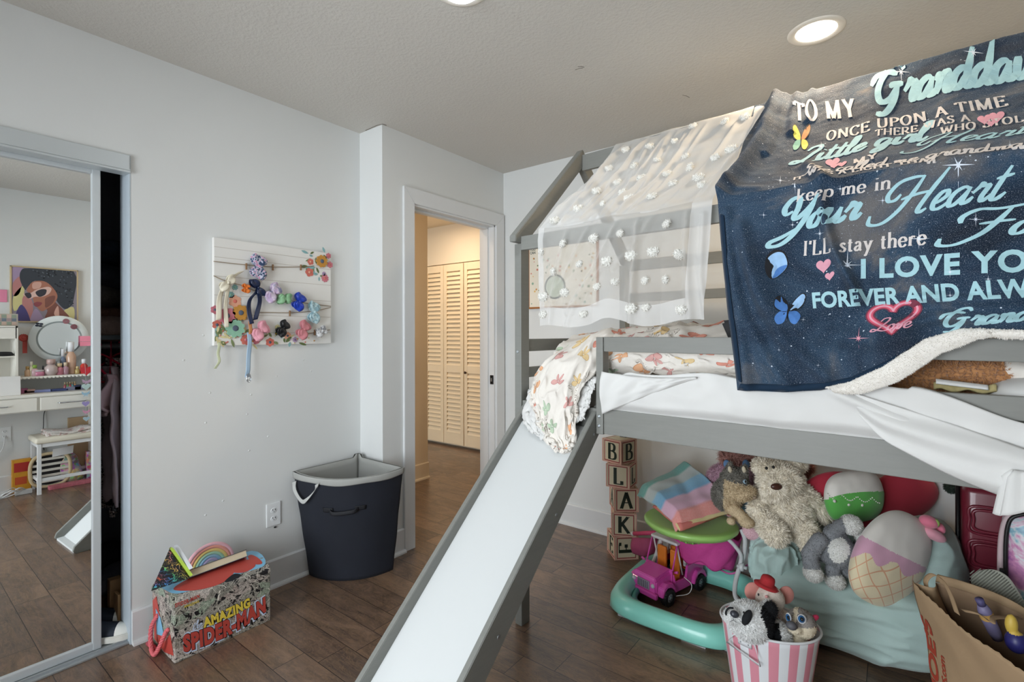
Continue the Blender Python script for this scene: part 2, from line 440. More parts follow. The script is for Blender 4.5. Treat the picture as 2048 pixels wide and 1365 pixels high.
# unseen window behind the camera, sill set low to light under the bed
w = M()
for a, b in (((wx0, YF-.08, wz0), (wx0+.05, YF-.02, wz1)), ((wx1-.05, YF-.08, wz0), (wx1, YF-.02, wz1)), ((wx0, YF-.08, wz0), (wx1, YF-.02, wz0+.05)), ((wx0, YF-.08, wz1-.05), (wx1, YF-.02, wz1)), ((-1.075, YF-.07, wz0), (-1.025, YF-.03, wz1))): w.box(a, b)
wf = w.build('window_1', M_trim, kind='structure')
tg = NT('window_glass'); tr = tg.n('ShaderNodeBsdfTransparent'); gl = tg.n('ShaderNodeBsdfGlossy'); gl.inputs['Roughness'].default_value = .02
fr = tg.n('ShaderNodeFresnel'); mx = tg.n('ShaderNodeMixShader'); tg.l(fr.outputs[0], mx.inputs[0]); tg.l(tr.outputs[0], mx.inputs[1]); tg.l(gl.outputs[0], mx.inputs[2]); tg.l(mx.outputs[0], tg.out.inputs[0])
w = M(); w.box((wx0+.05, YF-.055, wz0+.05), (wx1-.05, YF-.05, wz1-.05), bev=0); w.build('glass_pane', tg.mat, parent=wf)

# hall beyond the door
m = M(); m.box((-5.3, 1.0, 2.5), (XD-.12, 4.3, 2.58), bev=0); m.box((XL-.117, 1.84, HC), (XD-.1, 1.9, 2.58), bev=0); m.build('ceiling', M_hall, kind='structure')
m = M(); m.box((-3.62, 1.0, 0), (-3.275, 3.045, 2.5), bev=.003); m.build('wall_hall_left', M_hall, kind='structure')
m = M(); m.box((-5.3, 4.06, 2.06), (-2.2, 4.2, 2.5), bev=0); m.box((-5.3, 4.06, 0), (-4.7, 4.2, 2.06), bev=0); m.box((-3.13, 4.06, 0), (-2.2, 4.2, 2.06), bev=0)
m.box((-4.7, 4.1, 0), (-3.13, 4.2, 2.06), bev=0)
m.build('wall_hall_back', M_hall, kind='structure')
m = M(); m.box((XD-.2, YB, 0), (XD-.1, 4.1, 2.5), bev=0); m.box((XD-.13, YB-.1, 2.4), (XD-.115, YB, 2.5), bev=0); m.build('wall_hall_right', M_hall, kind='structure')
m = M(); m.box((-5.3, 1.0, 0), (-5.2, 4.2, 2.5), bev=0); m.build('wall_hall_end', M_hall, kind='structure')
m = M(); m.box((-3.3, 1.02, 0), (XL-.117, 1.12, 2.5), bev=0); m.build('wall_hall_front', M_hall, kind='structure')

def baseb(name, a, b, nrm, mt=None, h=.138):
    """skirting board with shoe moulding from a to b (floor points); nrm points into the room"""
    a = Vector((*a, 0)); b = Vector((*b, 0)); n = Vector((*nrm, 0)); q = M()
    def pr(prof): q.prism([a + n*u + Vector((0, 0, v)) for u, v in prof], b-a)
    pr([(0, 0), (.014, 0), (.014, h-.006), (.009, h), (0, h)])
    pr([(.013, 0), (.030, 0), (.029, .008), (.024, .015), (.013, .018)])
    return q.build(name, mt or M_trim, kind='structure')
baseb('baseboard_left', (XL, .673), (XL, YJ), (1, 0)); baseb('baseboard_jog', (XL, YJ), (XD+.02, YJ), (0, -1)); baseb('baseboard_door', (XD, YJ-.0), (XD, 1.925), (1, 0))
baseb('baseboard_back', (XD, YB), (XR, YB), (0, -1)); baseb('baseboard_right', (XR, YF), (XR, YB), (-1, 0)); baseb('baseboard_front', (-2.55, YF), (XR, YF), (0, 1))
baseb('baseboard_hall', (-3.275, 1.0), (-3.275, 3.045), (1, 0), M_htrim)

# door casing and jamb
m = M(); x = XD
def casing_piece(pts): m.prism(pts, (.018, 0, 0), bev=.002)
casing_piece([(x, 1.92, 0), (x, 2.0, 0), (x, 2.0, 2.04), (x, 1.92, 2.13)])
casing_piece([(x, 2.765, 0), (x, 2.855, 0), (x, 2.855, 2.13), (x, 2.765, 2.04)])
casing_piece([(x, 2.0, 2.04), (x, 2.765, 2.04), (x, 2.855, 2.13), (x, 1.92, 2.13)])
m.box((x-.13, 1.985, 0), (x+.004, 2.003, 2.045)); m.box((x-.13, 2.75, 0), (x+.004, 2.768, 2.045)); m.box((x-.13, 1.985, 2.03), (x+.004, 2.768, 2.048))
m.box((x-.085, 2.737, 0), (x-.045, 2.752, 2.03), bev=.003); m.box((x-.085, 2.0, 2.016), (x-.045, 2.75, 2.032), bev=.003); m.box((x-.085, 2.0, 0), (x-.045, 2.014, 2.03), bev=.003)
casing = m.build('trim_1', M_trim, kind='structure')
m = M(); m.box((x-.030, 2.744, .905), (x+.0, 2.7505, .97), 0, .004); m.box((x-.022, 2.7425, .925), (x-.01, 2.745, .95), 1, .001)
m.build('strike_plate', [M_black, M_zinc], parent=casing, label='black metal strike plate')

# louvered folding closet doors in the hall
M_louv = mat('cream_louver_paint', '#ecd9b8', rough=.5, var=.03)
def louver_door(i, x0, x1, knob):
    y0, y1, z0, z1 = 4.03, 4.058, .03, 2.045; q = M(); s = .048
    q.box((x0, y0, z0), (x0+s, y1, z1)); q.box((x1-s, y0, z0), (x1, y1, z1))
    for a, b in ((z0, z0+.13), (.83, .91), (z1-.08, z1)): q.box((x0+s, y0, a), (x1-s, y1, b))
    for a, b in ((z0+.13, .83), (.91, z1-.08)):
        n = int((b-a)/.0475); st_ = (b-a)/n
        for k in range(n):
            zc = a + (k+.5)*st_
            q.prism([(x0+s, y0-.002, zc-.0245), (x0+s, y0+.004, zc-.0265), (x0+s, y1-.002, zc+.019), (x0+s, y1-.008, zc+.021)], (x1-x0-2*s, 0, 0))
    d = q.build('door_%d' % i, M_louv, kind='structure')
    if knob is not None:
        q = M(); q.lathe([(.004, 0), (.005, .01), (.013, .014), (.015, .022), (.008, .028)], 12, T=Matrix.Translation((knob, y0, .84)) @ Matrix.Rotation(PI/2, 4, 'X'))
        q.build('knob', mat('dark_bronze', '#3c2a20', rough=.4, metal=.5), parent=d, label='dark bronze knob')
for i, (a, b, k) in enumerate(((-4.69, -4.386, None), (-4.38, -4.077, -4.355), (-4.071, -3.768, None), (-3.758, -3.455, -3.725), (-3.449, -3.146, None))): louver_door(i+2, a, b, k)

# closet interior
m = M(); m.box((-3.27, -1.4, 0), (-3.2, 1.0, HC), bev=0); m.box((-3.2, .93, 0), (XL-.117, 1.0, HC), bev=0); m.box((-3.2, -1.45, 0), (XL-.1, -1.38, HC), bev=0); m.box((-3.27, -1.45, HC), (XL-.1, 1.0, HC+.05), bev=0)
m.box((XL-.117-.018, .673, 0), (XL-.117, .93, HC), bev=0)
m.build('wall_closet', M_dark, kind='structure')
m = M(); m.box((XL-.117, .668, 0), (XL+.001, .6735, 2.0), bev=.001); m.build('trim_2', mat('bluish_jamb_paint', '#b9c4cc', rough=.5, var=.02), kind='structure')
m = M(); m.box((-3.2, -1.38, 1.245), (-2.78, .93, 1.265)); m.build('closet_shelf', mat('grey_shelf_board', '#6e7a82', rough=.5), label='grey closet shelf behind the mirrored door, clothes piled on it', cat='shelf')
m = M(); m.tube([(-2.86, -1.38, 1.215), (-2.86, .93, 1.215)], .012, 12); m.build('closet_rod', mat('white_rod', '#c8ccd0', rough=.3, metal=.3), label='pale closet rod holding pink hangers under the shelf', cat='closet rod')

# track above and below the mirrored doors
m = M(); m.box((XL-.05, -1.3, 1.926), (XL+.012, .668, 1.999), bev=.003); m.box((XL+.01, -1.3, 1.936), (XL+.0145, .669, 1.940), bev=0); m.box((XL+.010, -1.3, 1.926), (XL+.016, .669, 1.934), bev=.001)
m.build('trim_3', mat('brushed_track_metal', '#c7cdcf', rough=.35, metal=.25, var=.02), kind='structure')
m = M(); m.box((XL-.115, -1.3, 0), (XL-.01, .668, .008), bev=.002); m.box((XL-.034, -1.3, 0), (XL-.028, .668, .016), bev=.001); m.box((XL-.075, -1.3, 0), (XL-.07, .668, .018), bev=.001)
m.build('trim_4', mat('aluminium_sill_track', '#b8bec2', rough=.35, metal=.6), kind='structure')

M_mirror = NT('mirror_silver'); M_mirror.base((.93, .95, .945)); M_mirror.p(metal=1, rough=.006); M_mirror = M_mirror.mat
M_mframe = mat('white_mirror_frame', '#cfd5d8', rough=.3, metal=.2, var=.02)
def mirror_door(y0, y1, xf, label):
    t = thing('sliding_mirror_door', label, 'mirror door', (xf, (y0+y1)/2, .012))
    q = M(); z0, z1 = .009, 1.935
    q.box((xf-.02, y0, z0), (xf+.012, y0+.028, z1), bev=.004); q.box((xf-.02, y1-.028, z0), (xf+.012, y1, z1), bev=.004)
    q.box((xf-.02, y0+.027, z0), (xf+.010, y1-.027, z0+.03), bev=.003); q.box((xf-.02, y0+.027, z1-.025), (xf+.010, y1-.027, z1), bev=.003)
    q.build('frame', M_mframe, parent=t)
    q = M(); q.box((xf-.01, y0+.02, z0+.02), (xf, y1-.02, z1-.02), bev=0); q.build('mirror_glass', M_mirror, parent=t)
mirror_door(-.32, .588, XM, 'sliding closet door with full height mirror in white frame, reflecting the vanity')
mirror_door(-1.28, -.26, XM-.045, 'rear sliding mirror door running behind the front one')

# recessed ceiling lamps
M_emw = NT('warm_lamp_lens'); M_emw.base((1, .95, .85)); M_emw.set(M_emw.b, 'Emission Color', (1, .9, .74, 1)); M_emw.p(emis=9); M_emw = M_emw.mat
M_emc = NT('cool_lamp_lens'); M_emc.base((.9, .95, 1)); M_emc.set(M_emc.b, 'Emission Color', (.85, .93, 1, 1)); M_emc.p(emis=3.0); M_emc = M_emc.mat
def can(x, y, lens, label, z=HC, dome=False):
    t = thing('recessed_light', label, 'ceiling light', (x, y, z))
    q = M(); q.lathe([(.070, -.001), (.073, -.004), (.088, -.006), (.097, -.003), (.0985, 0)], 48, c=(x, y, z), cap=(False, False)); q.build('trim_ring', mat('white_ring', '#e4ddd2', rough=.45), parent=t)
    q = M(); q.lathe([(.0, -.0035), (.04, -.0032), (.0715, -.001)], 48, c=(x, y, z), cap=(False, False)); q.build('lens', lens, parent=t)
    if dome: q = M(); q.lathe([(.0, -.034), (.03, -.031), (.055, -.020), (.068, -.004)], 40, c=(x, y, z), cap=(False, False)); q.build('dome', lens, parent=t)
can(-.243, 2.255, M_emw, 'round recessed ceiling light glowing warm above the loft bed')
can(-1.165, 1.235, M_emc, 'round ceiling light cut by the top edge of the photo', dome=True)

# ================================================================== LOFT BED (bed frame: l along, d to the back, z up)
def wood_grey():
    t = NT('grey_painted_wood'); o = t.obj(); g = t.noise(t.mapv(o, (3, 3, 30)), 3, 5, .6)
    t.base(t.mix(g, lin('#7a7b77'), lin('#878883'))); t.p(rough=t.math('ADD', t.math('MULTIPLY', g, .15), .36), spec=.4); t.bump(g, .06, .002); return t.mat
M_bed = wood_grey()
bed = thing('loft_bed', 'grey painted wooden loft bed with a house shaped roof frame, slide at its left', 'loft bed', W(.9, .5, 0))
LEND = 1.80
def bp(name, *boxes, bev=.0025, lab=None, par=None):
    q = M()
    for a, b in boxes: q.bbox(a, b, 0, bev)
    return q.build(name, M_bed, parent=par or bed, label=lab)
def screw(parent, l, d, z, axis='d', r=.0065):
    q = M(); R = Matrix.Rotation(PI/2, 4, 'X') if axis == 'd' else Matrix.Rotation(PI/2, 4, 'Y')
    q.lathe([(r, 0), (r, .0012), (r*.8, .0022), (r*.35, .0018), (0, .001)], 14, T=BEDM @ Matrix.Translation((l, d, z)) @ R, cap=(True, False))
    return q.build('bolt', M_zinc, parent=parent)
p1_ = bp('leg', ((0, 0, 0), (.036, .056, 1.66))); bp('leg', ((0, .944, 0), (.036, 1.0, 1.66)))
bp('leg', ((LEND-.036, 0, 0), (LEND, .056, 1.66))); bp('leg', ((LEND-.036, .944, 0), (LEND, 1.0, 1.66)))
screw(p1_, .016, 0, 1.19)
g = bp('guard_post', ((.408, 0, .883), (.438, .045, 1.255))); screw(g, .421, 0, .952); screw(g, .421, 0, .915)
bp('guard_rail', ((.438, .006, 1.200), (LEND-.036, .028, 1.256))); bp('guard_rail', ((.438, .006, 1.060), (LEND-.036, .028, 1.118)))
bp('side_rail', ((.036, .008, .885), (LEND-.036, .034, .980)))
bp('side_rail', ((.036, .966, .885), (LEND-.036, .990, .980)))
bp('guard_rail', ((.036, .975, 1.190), (LEND-.036, .995, 1.250))); bp('top_rail', ((.036, .966, 1.630), (LEND-.036, .990, 1.690)))
bp('back_rail', ((.036, .975, 1.45), (LEND-.036, .990, 1.50)))
for z0, z1 in ((1.19, 1.245), (1.075, 1.12), (.885, .98)):
    bp('end_rail', ((.006, .056, z0), (.028, .944, z1))); bp('end_rail', ((LEND-.028, .056, z0), (LEND-.006, .944, z1)))
bp('top_rail', ((.036, .0, 1.630), (LEND-.036, .022, 1.690)))
bp('ridge_beam', ((.036, .49, 2.095), (LEND-.036, .512, 2.175)))
for l in (0, LEND-.036):
    for s in (0, 1):
        def yy(d): return d if s == 0 else 1.0 - d
        q = M(); w_ = .030
        pts = [(-.035, 1.665), (-.035, 1.690), (.5, 2.205), (.5, 2.115), (.038, 1.665)]
        q.prism([W(l, yy(d), z) for d, z in pts], W(l+.036, 0, 0) - W(l, 0, 0), bev=.0025)
        r_ = q.build('rafter', M_bed, parent=bed)
        if l == 0 and s == 0: q = M(); q.lathe([(.0, 0), (.012, 0), (.010, .003), (0, .004)], 12, T=BEDM @ Matrix.Translation((.018, .47, 2.09))); q.build('bolt', M_black, parent=r_)
for k in range(11): q = M(); q.bbox((.09 + k*.155, .035, .905), (.16 + k*.155, .965, .920)); q.build('slat', mat('pine_slats', '#b89a6c', rough=.6), parent=bed)

# slide
sl = thing('slide', 'white slide with grey side boards leaning down from the loft bed to the floor', 'slide', W(.225, -.5, 0))
def sline(d, off): return off + .952*d
def board(l0, l1):
    q = M(); pts = []
    prof = [(.03, .99), (.035, .885), (-.86, .02), (-.875, 0), (-.985, 0), (-.998, .012), (-.99, .04)]
    q.prism([W(l0, d, z) for d, z in prof], W(l1, 0, 0) - W(l0, 0, 0), bev=.002); return q
b1 = board(.042, .064).build('side_board', M_bed, parent=sl); b2 = board(.384, .406).build('side_board', M_bed, parent=sl)
for d in (-.012, -.262, -.56, -.86):
    z = .862 + .952*(d + .012) + .02
    screw(b2, .406, d, z, 'l', .006)
    q = M(); q.lathe([(.006, 0), (.006, .0012), (.004, .002), (0, .001)], 14, T=BEDM @ Matrix.Translation((.042, d, z)) @ Matrix.Rotation(-PI/2, 4, 'Y'), cap=(True, False)); q.build('bolt', M_zinc, parent=b1)
screw(b1, .064, -.88, .10, 'l', .006)
def slide_white():
    t = NT('glossy_white_slide_board'); o = t.obj(); s = t.noise(t.mapv(o, (40, 5, 5)), 4, 4)
    t.base(t.mix(t.ramp(t.noise(o, 3, 5), [(.5, '#000000'), (.75, '#444444')]), lin('#d3d6d6'), lin('#c4c5c0'))); t.p(rough=t.math('ADD', t.math('MULTIPLY', s, .15), .30), spec=.5); return t.mat
q = M(); pr_ = [(.035, .905), (.035, .899), (.0, .893), (-.94, .003), (-.99, 0), (-.99, .012), (-.955, .014), (-.03, .895), (-.01, .905)]
q.prism([W(.064, d, z) for d, z in pr_], W(.384, 0, 0) - W(.064, 0, 0)); q.build('slide_surface', slide_white(), parent=sl)

# mattress and white fitted sheet
M_sheet = mat('white_cotton_sheet', '#dddddb', rough=.85, var=.02, bump=.15, bs_=600, bd=.0006, sheen=.2)
q = M()
def mattress_fn():
    bm = bmesh.new(); bmesh.ops.create_cube(bm, size=1)
    for v in bm.verts: v.co = Vector((.92 + v.co.x*1.70, .51 + v.co.y*.90, 1.005 + v.co.z*.155))
    bmesh.ops.bevel(bm, geom=list(bm.edges), offset=.035, segments=5, affect='EDGES', profile=.5)
    return bm
q.bm(mattress_fn(), 0, True, BEDM); q.build('mattress', mat('mattress_ticking', '#dddcd6', rough=.9), label='white mattress lying in the loft bed under the loose sheet', cat='mattress')
def sheet_fn(u, v):
    # u along the bed, v from the top (inside) over the lower guard rail and down the front
    l = .455 + u*(LEND-.50)
    edge = .93 + .05*sm01((l-.5)/.9)
    # height of the lying-over crest
    crest = 1.128 if l > .56 else 1.128 - .05*sm01((.56-l)/.1)
    crest += .008*math.sin(l*17) + .010*nz((l*4, 0, 0), 1.5, 3)
    if l > 1.35: crest = 1.128 - .085*sm01((l-1.35)/.25) * .9
    if v < .3:
        t = v/.3; d = .20 - .205*t; z = crest - .022*(1-t) + .006*nz((l*6, t*2, 0), 2, 5)
        if t > .85: d = -.002 - .004*(t-.85)/.15
        p = (l, d, z)
    else:
        t = (v-.3)/.7; low = .972
        z = crest + (low-crest)*t
        bulge = .016*math.sin(PI*min(1, t*1.1))
        # big diagonal swag at left (from post) and right
        f = 0
        f2 = .020*math.exp(-((z - (1.12 - .19*(l-1.15)/.45))/.016)**2)*sm01((l-1.12)/.1)
        wr = .006*nz((l*9, z*20, 0), 1.3, 2) + .004*math.sin(l*60 + z*40)*math.exp(-((l-.95)/.12)**2)
        d = -.010 - bulge*.6 - f - f2 - wr*(1-.5*t) + .026*sm01((t-.72)/.28)
        p = (l, d, z)
    return W(*p)
q = M(); q.grid(sheet_fn, 170, 60, thick=.0015)
sheet = q.build('bed_sheet', M_sheet, label='crumpled white bed sheet draped over the lower guard rail of the loft bed', cat='sheet')
# the loose swag of the sheet over the post corner and the knotted corner at the right
def flap(u, v):
    l = .445 + .36*u; top = 1.125 - .012*math.sin(u*3); bot = 1.04 - .075*(1-u)**1.2 + .082*u
    z = top + (bot-top)*v; d = -.020 - .012*math.sin(PI*v) - .004*math.sin(u*22 + v*5) - .006*nz((u*5, v*4, 0), 1, 9)
    return W(l, d, z)
q = M(); q.grid(flap, 40, 20, thick=.002); q.build('sheet_fold', M_sheet, parent=sheet); q = M()
def swag(u, v):
    l = 1.14 + u*.62; top = 1.128 - .20*u**1.15; w_ = .10 + .035*u
    k = sm01(u*3.5); w_ *= k; z = top - w_*v + .01*math.sin(u*9)*v; d = -.012 - (.010 + .022*math.sin(PI*v)*(.5+u) + .007*math.sin(v*11 + u*9) + .012*u)*k
    return W(l, d, z)
q.grid(swag, 60, 26, thick=.002)
knot = AB(2028, 905, d=-.05)
def kn(u, v):
    a = u*2*PI; r = (.022 + .018*v + .006*math.sin(a*5) )*(1 if v > .15 else .5 + v*3.3)
    return W(knot[0]+.01 + r*math.cos(a), -.055 + .6*r*math.sin(a), .955 - .09*v + .02*math.cos(a)*v)
q.grid(kn, 30, 12, thick=.002)
q.build('sheet_fold', M_sheet, parent=sheet)

# ------------------------------------------------------------------ comforter with bow and shell print
def comforter_mat():
    t = NT('bow_print_cotton'); uv = t.uv(); s = t.mapv(uv, (8, 8, 1))
    base = t.mix(t.noise(uv, 60, 2), lin('#ece7e0'), lin('#e2dcd3'))
    nzv = t.n('ShaderNodeTexNoise'); t.set(nzv, 'Scale', 3.0); t.l(s, nzv.inputs['Vector'])
    wv = t.n('ShaderNodeVectorMath', operation='MULTIPLY_ADD'); t.l(nzv.outputs['Color'], wv.inputs[0]); wv.inputs[1].default_value = (.55, .55, 0); t.l(s, wv.inputs[2])
    v = t.n('ShaderNodeTexVoronoi', feature='F1'); t.set(v, 'Scale', 1.25); t.l(wv.outputs[0], v.inputs['Vector'])
    d = v.outputs['Distance']; cc = v.outputs['Color']; pos = v.outputs['Position']
    cr_ = t.white(cc)[0]
    col = t.ramp(cr_, [(0, '#d98f86'), (.22, '#e3a072'), (.42, '#a9c0a2'), (.58, '#c98590'), (.74, '#e0b070'), (.88, '#d4766a')], 'CONSTANT')
    # bow lobes: |sin| of the angle about each cell centre
    df = t.n('ShaderNodeVectorMath', operation='SUBTRACT'); sc = t.n('ShaderNodeVectorMath', operation='SCALE'); t.l(wv.outputs[0], sc.inputs[0]); sc.inputs['Scale'].default_value = 1.0
    t.l(sc.outputs[0], df.inputs[0]); t.l(pos, df.inputs[1]); x, y = t.sep(df.outputs[0])[:2]
    ang = t.math('ADD', t.math('ARCTAN2', y, x), t.math('MULTIPLY', cr_, 6.3))
    lob = t.math('MULTIPLY', t.math('ABSOLUTE', t.math('COSINE', t.math('MULTIPLY', ang, 1.5))), .46)
    inside = t.math('LESS_THAN', d, t.math('ADD', lob, .09))
    rim = t.math('LESS_THAN', t.math('ABSOLUTE', t.math('SUBTRACT', d, t.math('ADD', lob, .06))), .018)
    shell = t.math('GREATER_THAN', t.white(t.comb(cr_, 3.3, 1.))[0], .62)
    rays = t.math('GREATER_THAN', t.math('SINE', t.math('MULTIPLY', ang, 22)), .55)
    inb = t.math('LESS_THAN', d, .42)
    motif = t.mix(t.noise(s, 7, 3), col, '#f0d9c6')
    c = base
    c = t.mix(t.math('MULTIPLY', t.math('MULTIPLY', rays, inb), t.math('MULTIPLY', shell, .75)), c, '#5c4a35')
    t.base(c); t.p(rough=.9, sheen=.2); t.bump(t.noise(uv, 220, 2), .1, .001); return t.mat
M_comf = comforter_mat()
def cgrid(ctrl, nu, nv, wr=.006, seed=1, mesh=None, thick=-.010, fr=9, us=1, vs=1):
    """drapery through a coarse net of bed-frame points, with wrinkles"""
    rows = [cr(r, 12) for r in ctrl]; k = len(rows[0])
    def f(u, v):
        a = min(k-1, u*(k-1)); i = int(a); i2 = min(k-1, i+1); t = a - i
        colp = [r[i].lerp(r[i2], t) for r in rows]
        b = v*(len(colp)-1); j = min(len(colp)-2, int(b)); tt = b - j
        p0 = colp[max(0, j-1)]; p1 = colp[j]; p2 = colp[j+1]; p3 = colp[min(len(colp)-1, j+2)]
        p = .5*((2*p1) + (p2-p0)*tt + (2*p0-5*p1+4*p2-p3)*tt*tt + (3*p1-p0-3*p2+p3)*tt**3)
        n = nz((u*fr, v*fr, 0), 1, seed); n2 = nz((u*fr*2.7, v*fr*2.7, 0), 1, seed+4)
        ridge_ = (1-abs(n))**3
        return W(p[0] + wr*n2, p[1] - wr*ridge_*1.2, p[2] + wr*(ridge_*1.5 + n2))
    q = mesh or M(); q.grid(f, nu, nv, thick=thick, us=us, vs=vs); q.f_ = f; return q
# spread part lying along the bed behind the guard rail
q = cgrid([[(.10, .82, 1.19), (.5, .84, 1.20), (.9, .82, 1.19), (1.2, .84, 1.15)],
           [(.06, .55, 1.25), (.5, .58, 1.27), (.9, .55, 1.265), (1.2, .58, 1.2)],
           [(.08, .30, 1.23), (.5, .30, 1.288), (.9, .30, 1.283), (1.2, .3, 1.2)],
           [(.12, .14, 1.17), (.5, .13, 1.245), (.78, .12, 1.235), (1.16, .15, 1.17)],
           [(.15, .10, 1.10), (.5, .075, 1.17), (.78, .08, 1.165), (1.16, .10, 1.12)],
           [(.15, .14, 1.06), (.5, .11, 1.10), (.78, .11, 1.10), (1.16, .14, 1.09)]], 150, 60, wr=.012, seed=3, us=1.1, vs=.85); fA = q.f_
# heap at the head of the slide spilling over the edge
q = cgrid([[(.06, .55, 1.13), (.16, .5, 1.22), (.28, .5, 1.26), (.42, .4, 1.27), (.50, .36, 1.24)],
           [(.05, .32, 1.13), (.14, .30, 1.20), (.27, .28, 1.265), (.40, .24, 1.275), (.46, .2, 1.23)],
           [(.045, .16, 1.09), (.11, .13, 1.15), (.25, .12, 1.22), (.36, .10, 1.25), (.400, .10, 1.20)],
           [(.062, .06, 1.03), (.115, .04, 1.11), (.21, .02, 1.155), (.33, .03, 1.17), (.392, .04, 1.13)],
           [(.092, .0, .985), (.135, -.03, 1.02), (.21, -.055, 1.055), (.31, -.03, 1.07), (.36, -.005, 1.05)],
           [(.140, -.04, .935), (.18, -.07, .945), (.235, -.085, .955), (.31, -.06, .97), (.345, -.03, .965)],
           [(.205, -.065, .868), (.235, -.085, .862), (.27, -.10, .856), (.33, -.095, .860), (.365, -.075, .872)],
           [(.26, -.085, .835), (.285, -.10, .828), (.315, -.115, .815), (.345, -.115, .812), (.372, -.10, .822)]], 110, 130, wr=.011, seed=8, mesh=q, fr=6, us=.5, vs=.75)
fB = q.f_
BOWC = [mat('bow_%s_%d' % (n, i), c, rough=.9, var=.15, vs_=50) for i, (n, c) in enumerate((('rose', '#d9a8a2'), ('rose', '#c48986'), ('orange', '#e6b38c'), ('orange', '#d1956a'), ('green', '#bccdb4'), ('green', '#9ab497'), ('coral', '#e09a88'), ('coral', '#cc7a68'), ('gold', '#e2c796'), ('gold', '#c9a76e')))]
def petal(f, u0, v0, cx, cy, rx, ry, an, sc, su, sv, off, m):
    vs = []; fs = []; n = 16; K = 4; ca, sa = math.cos(an), math.sin(an)
    for r in range(K+1):
        for k in range(n):
            a = 2*PI*k/n; x, y = rx*math.cos(a)*r/K, ry*math.sin(a)*r/K; X = cx + x*ca - y*sa; Y = cy + x*sa + y*ca
            u, v = u0 + X*sc/su, v0 + Y*sc/sv; u = min(.995, max(.005, u)); v = min(.995, max(.005, v))
            p = f(u, v); nn = (f(u+.004, v) - p).cross(f(u, v+.004) - p).normalized()
            nn = nn if nn.dot(Vector((0, 0, CH)) - p) > 0 else -nn; vs.append(p + nn*off)
    for r in range(K):
        for k in range(n): fs.append((r*n+k, r*n+(k+1) % n, (r+1)*n+(k+1) % n, (r+1)*n+k))
    q.add(vs, fs, m, True)
def bow_motif(f, u, v, sc, rot, ci, su, sv, thick=.0105):
    for g, of, mm_ in ((1.14, .0006, 2*ci+2), (1.0, .0012, 2*ci+1)):
        for (x, y, rx, ry, a) in ((-.46, .12, .42, .30, .3), (.46, .12, .42, .30, -.3), (-.24, -.52, .16, .42, -.35), (.24, -.52, .16, .42, .35)):
            c, s = math.cos(rot), math.sin(rot); petal(f, u, v, x*c - y*s, x*s + y*c, rx*g, ry*g, a + rot, sc, su, sv, of, mm_)
rnd = random.Random(4)
for i in range(7):
    for j in range(8): bow_motif(fB, (i + .5 + rnd.uniform(-.2, .2) + .5*(j % 2))/7.5, (j + .5 + rnd.uniform(-.15, .15))/8, rnd.uniform(.030, .038), rnd.uniform(-.9, .9), (i*2 + j*3 + rnd.randrange(2)) % 5, .45, .80) if (i + j) % 2 == 0 else None
for i in range(14):
    for j in range(8): bow_motif(fA, (i + .5 + rnd.uniform(-.15, .15))/14, (j + .5 + rnd.uniform(-.15, .15))/8, .046, rnd.uniform(0, 6.3), (i*2 + j*3) % 5, 1.1, .80) if (i + j) % 2 == 0 else None
comf = q.build('comforter', [M_comf] + BOWC, label='cream comforter printed with orange pink and green bows, spilling onto the top of the slide', cat='comforter')
# white sheet showing under the comforter at the top of the slide
q = cgrid([[(.045, .35, 1.08), (.2, .3, 1.10), (.36, .3, 1.10), (.41, .3, 1.10)],
           [(.046, .08, 1.04), (.2, .05, 1.06), (.34, .06, 1.08), (.402, .05, 1.09)],
           [(.066, .01, .97), (.2, -.01, 1.0), (.35, .02, 1.05), (.401, .0, 1.045)],
           [(.075, -.035, .905), (.2, -.06, .93), (.34, -.015, .975), (.386, -.008, .985)],
           [(.15, -.075, .862), (.24, -.09, .85), (.33, -.05, .905), (.378, -.03, .935)]], 70, 50, wr=.008, seed=21, thick=.004)
q.build('loose_sheet', M_sheet, parent=sheet, label='white sheet end hanging over the top of the slide')

# things on the bed behind the guard rail
q = fuse([E(tuple(W(1.38, .22, 1.14)), (.26, .12, .075), (0, 0, BY)), E(tuple(W(1.25, .16, 1.12)), (.16, .08, .06)), E(tuple(W(1.5, .2, 1.16)), (.14, .10, .06))], .012, 6)
fur(q, 26000, .014, .0012, droop=.2, seed=4)
q.build('fuzzy_blanket', mat('caramel_fleece', '#b98658', rough=.95, var=.12, sheen=.4), label='fuzzy caramel brown blanket bunched on the bed under the galaxy blanket', cat='blanket', at=W(1.38, .2, 1.1))
def pillow(name, c, r, R, mt, label, cat='pillow', sq=2.6):
    q = M()
    def f(u, v):
        a = u*2*PI; b = (v-.5)*PI; ca, sa, cb, sb = math.cos(a), math.sin(a), math.cos(b), math.sin(b)
        e = 2/sq; pw = lambda x, e_: math.copysign(abs(x)**e_, x)
        return (r[0]*pw(ca, e)*pw(cb, .8) , r[1]*pw(sa, e)*pw(cb, .8), r[2]*sb*(1 - .0*abs(ca)))
    q.grid(f, 48, 24); return q.build(name, mt, at=c, rot=R, local=True, label=label, cat=cat)
pillow('pillow', W(1.60, .30, 1.155), (.17, .22, .06), (.1, .25, .5), M_comf, 'cream printed pillow at the right end of the loft bed, above the white one')
pillow('pillow', W(1.64, .12, 1.125), (.14, .09, .045), (.1, -.1, .1), M_sheet, 'plain white pillow corner showing at the right edge between the guard rails')
q = M()
def pouch(u, v):
    a = u*2*PI; return (0.055*(1-v)*math.cos(a)*(1.2), .03*math.sin(a)*(1-v*.4), .05*v)
q.grid(lambda u, v: W(1.46 + .06*(u-.5)*2, .055 + .03*v, 1.122 + .016*math.sin(v*PI) + .004*math.sin(u*14)), 20, 6, thick=.008)
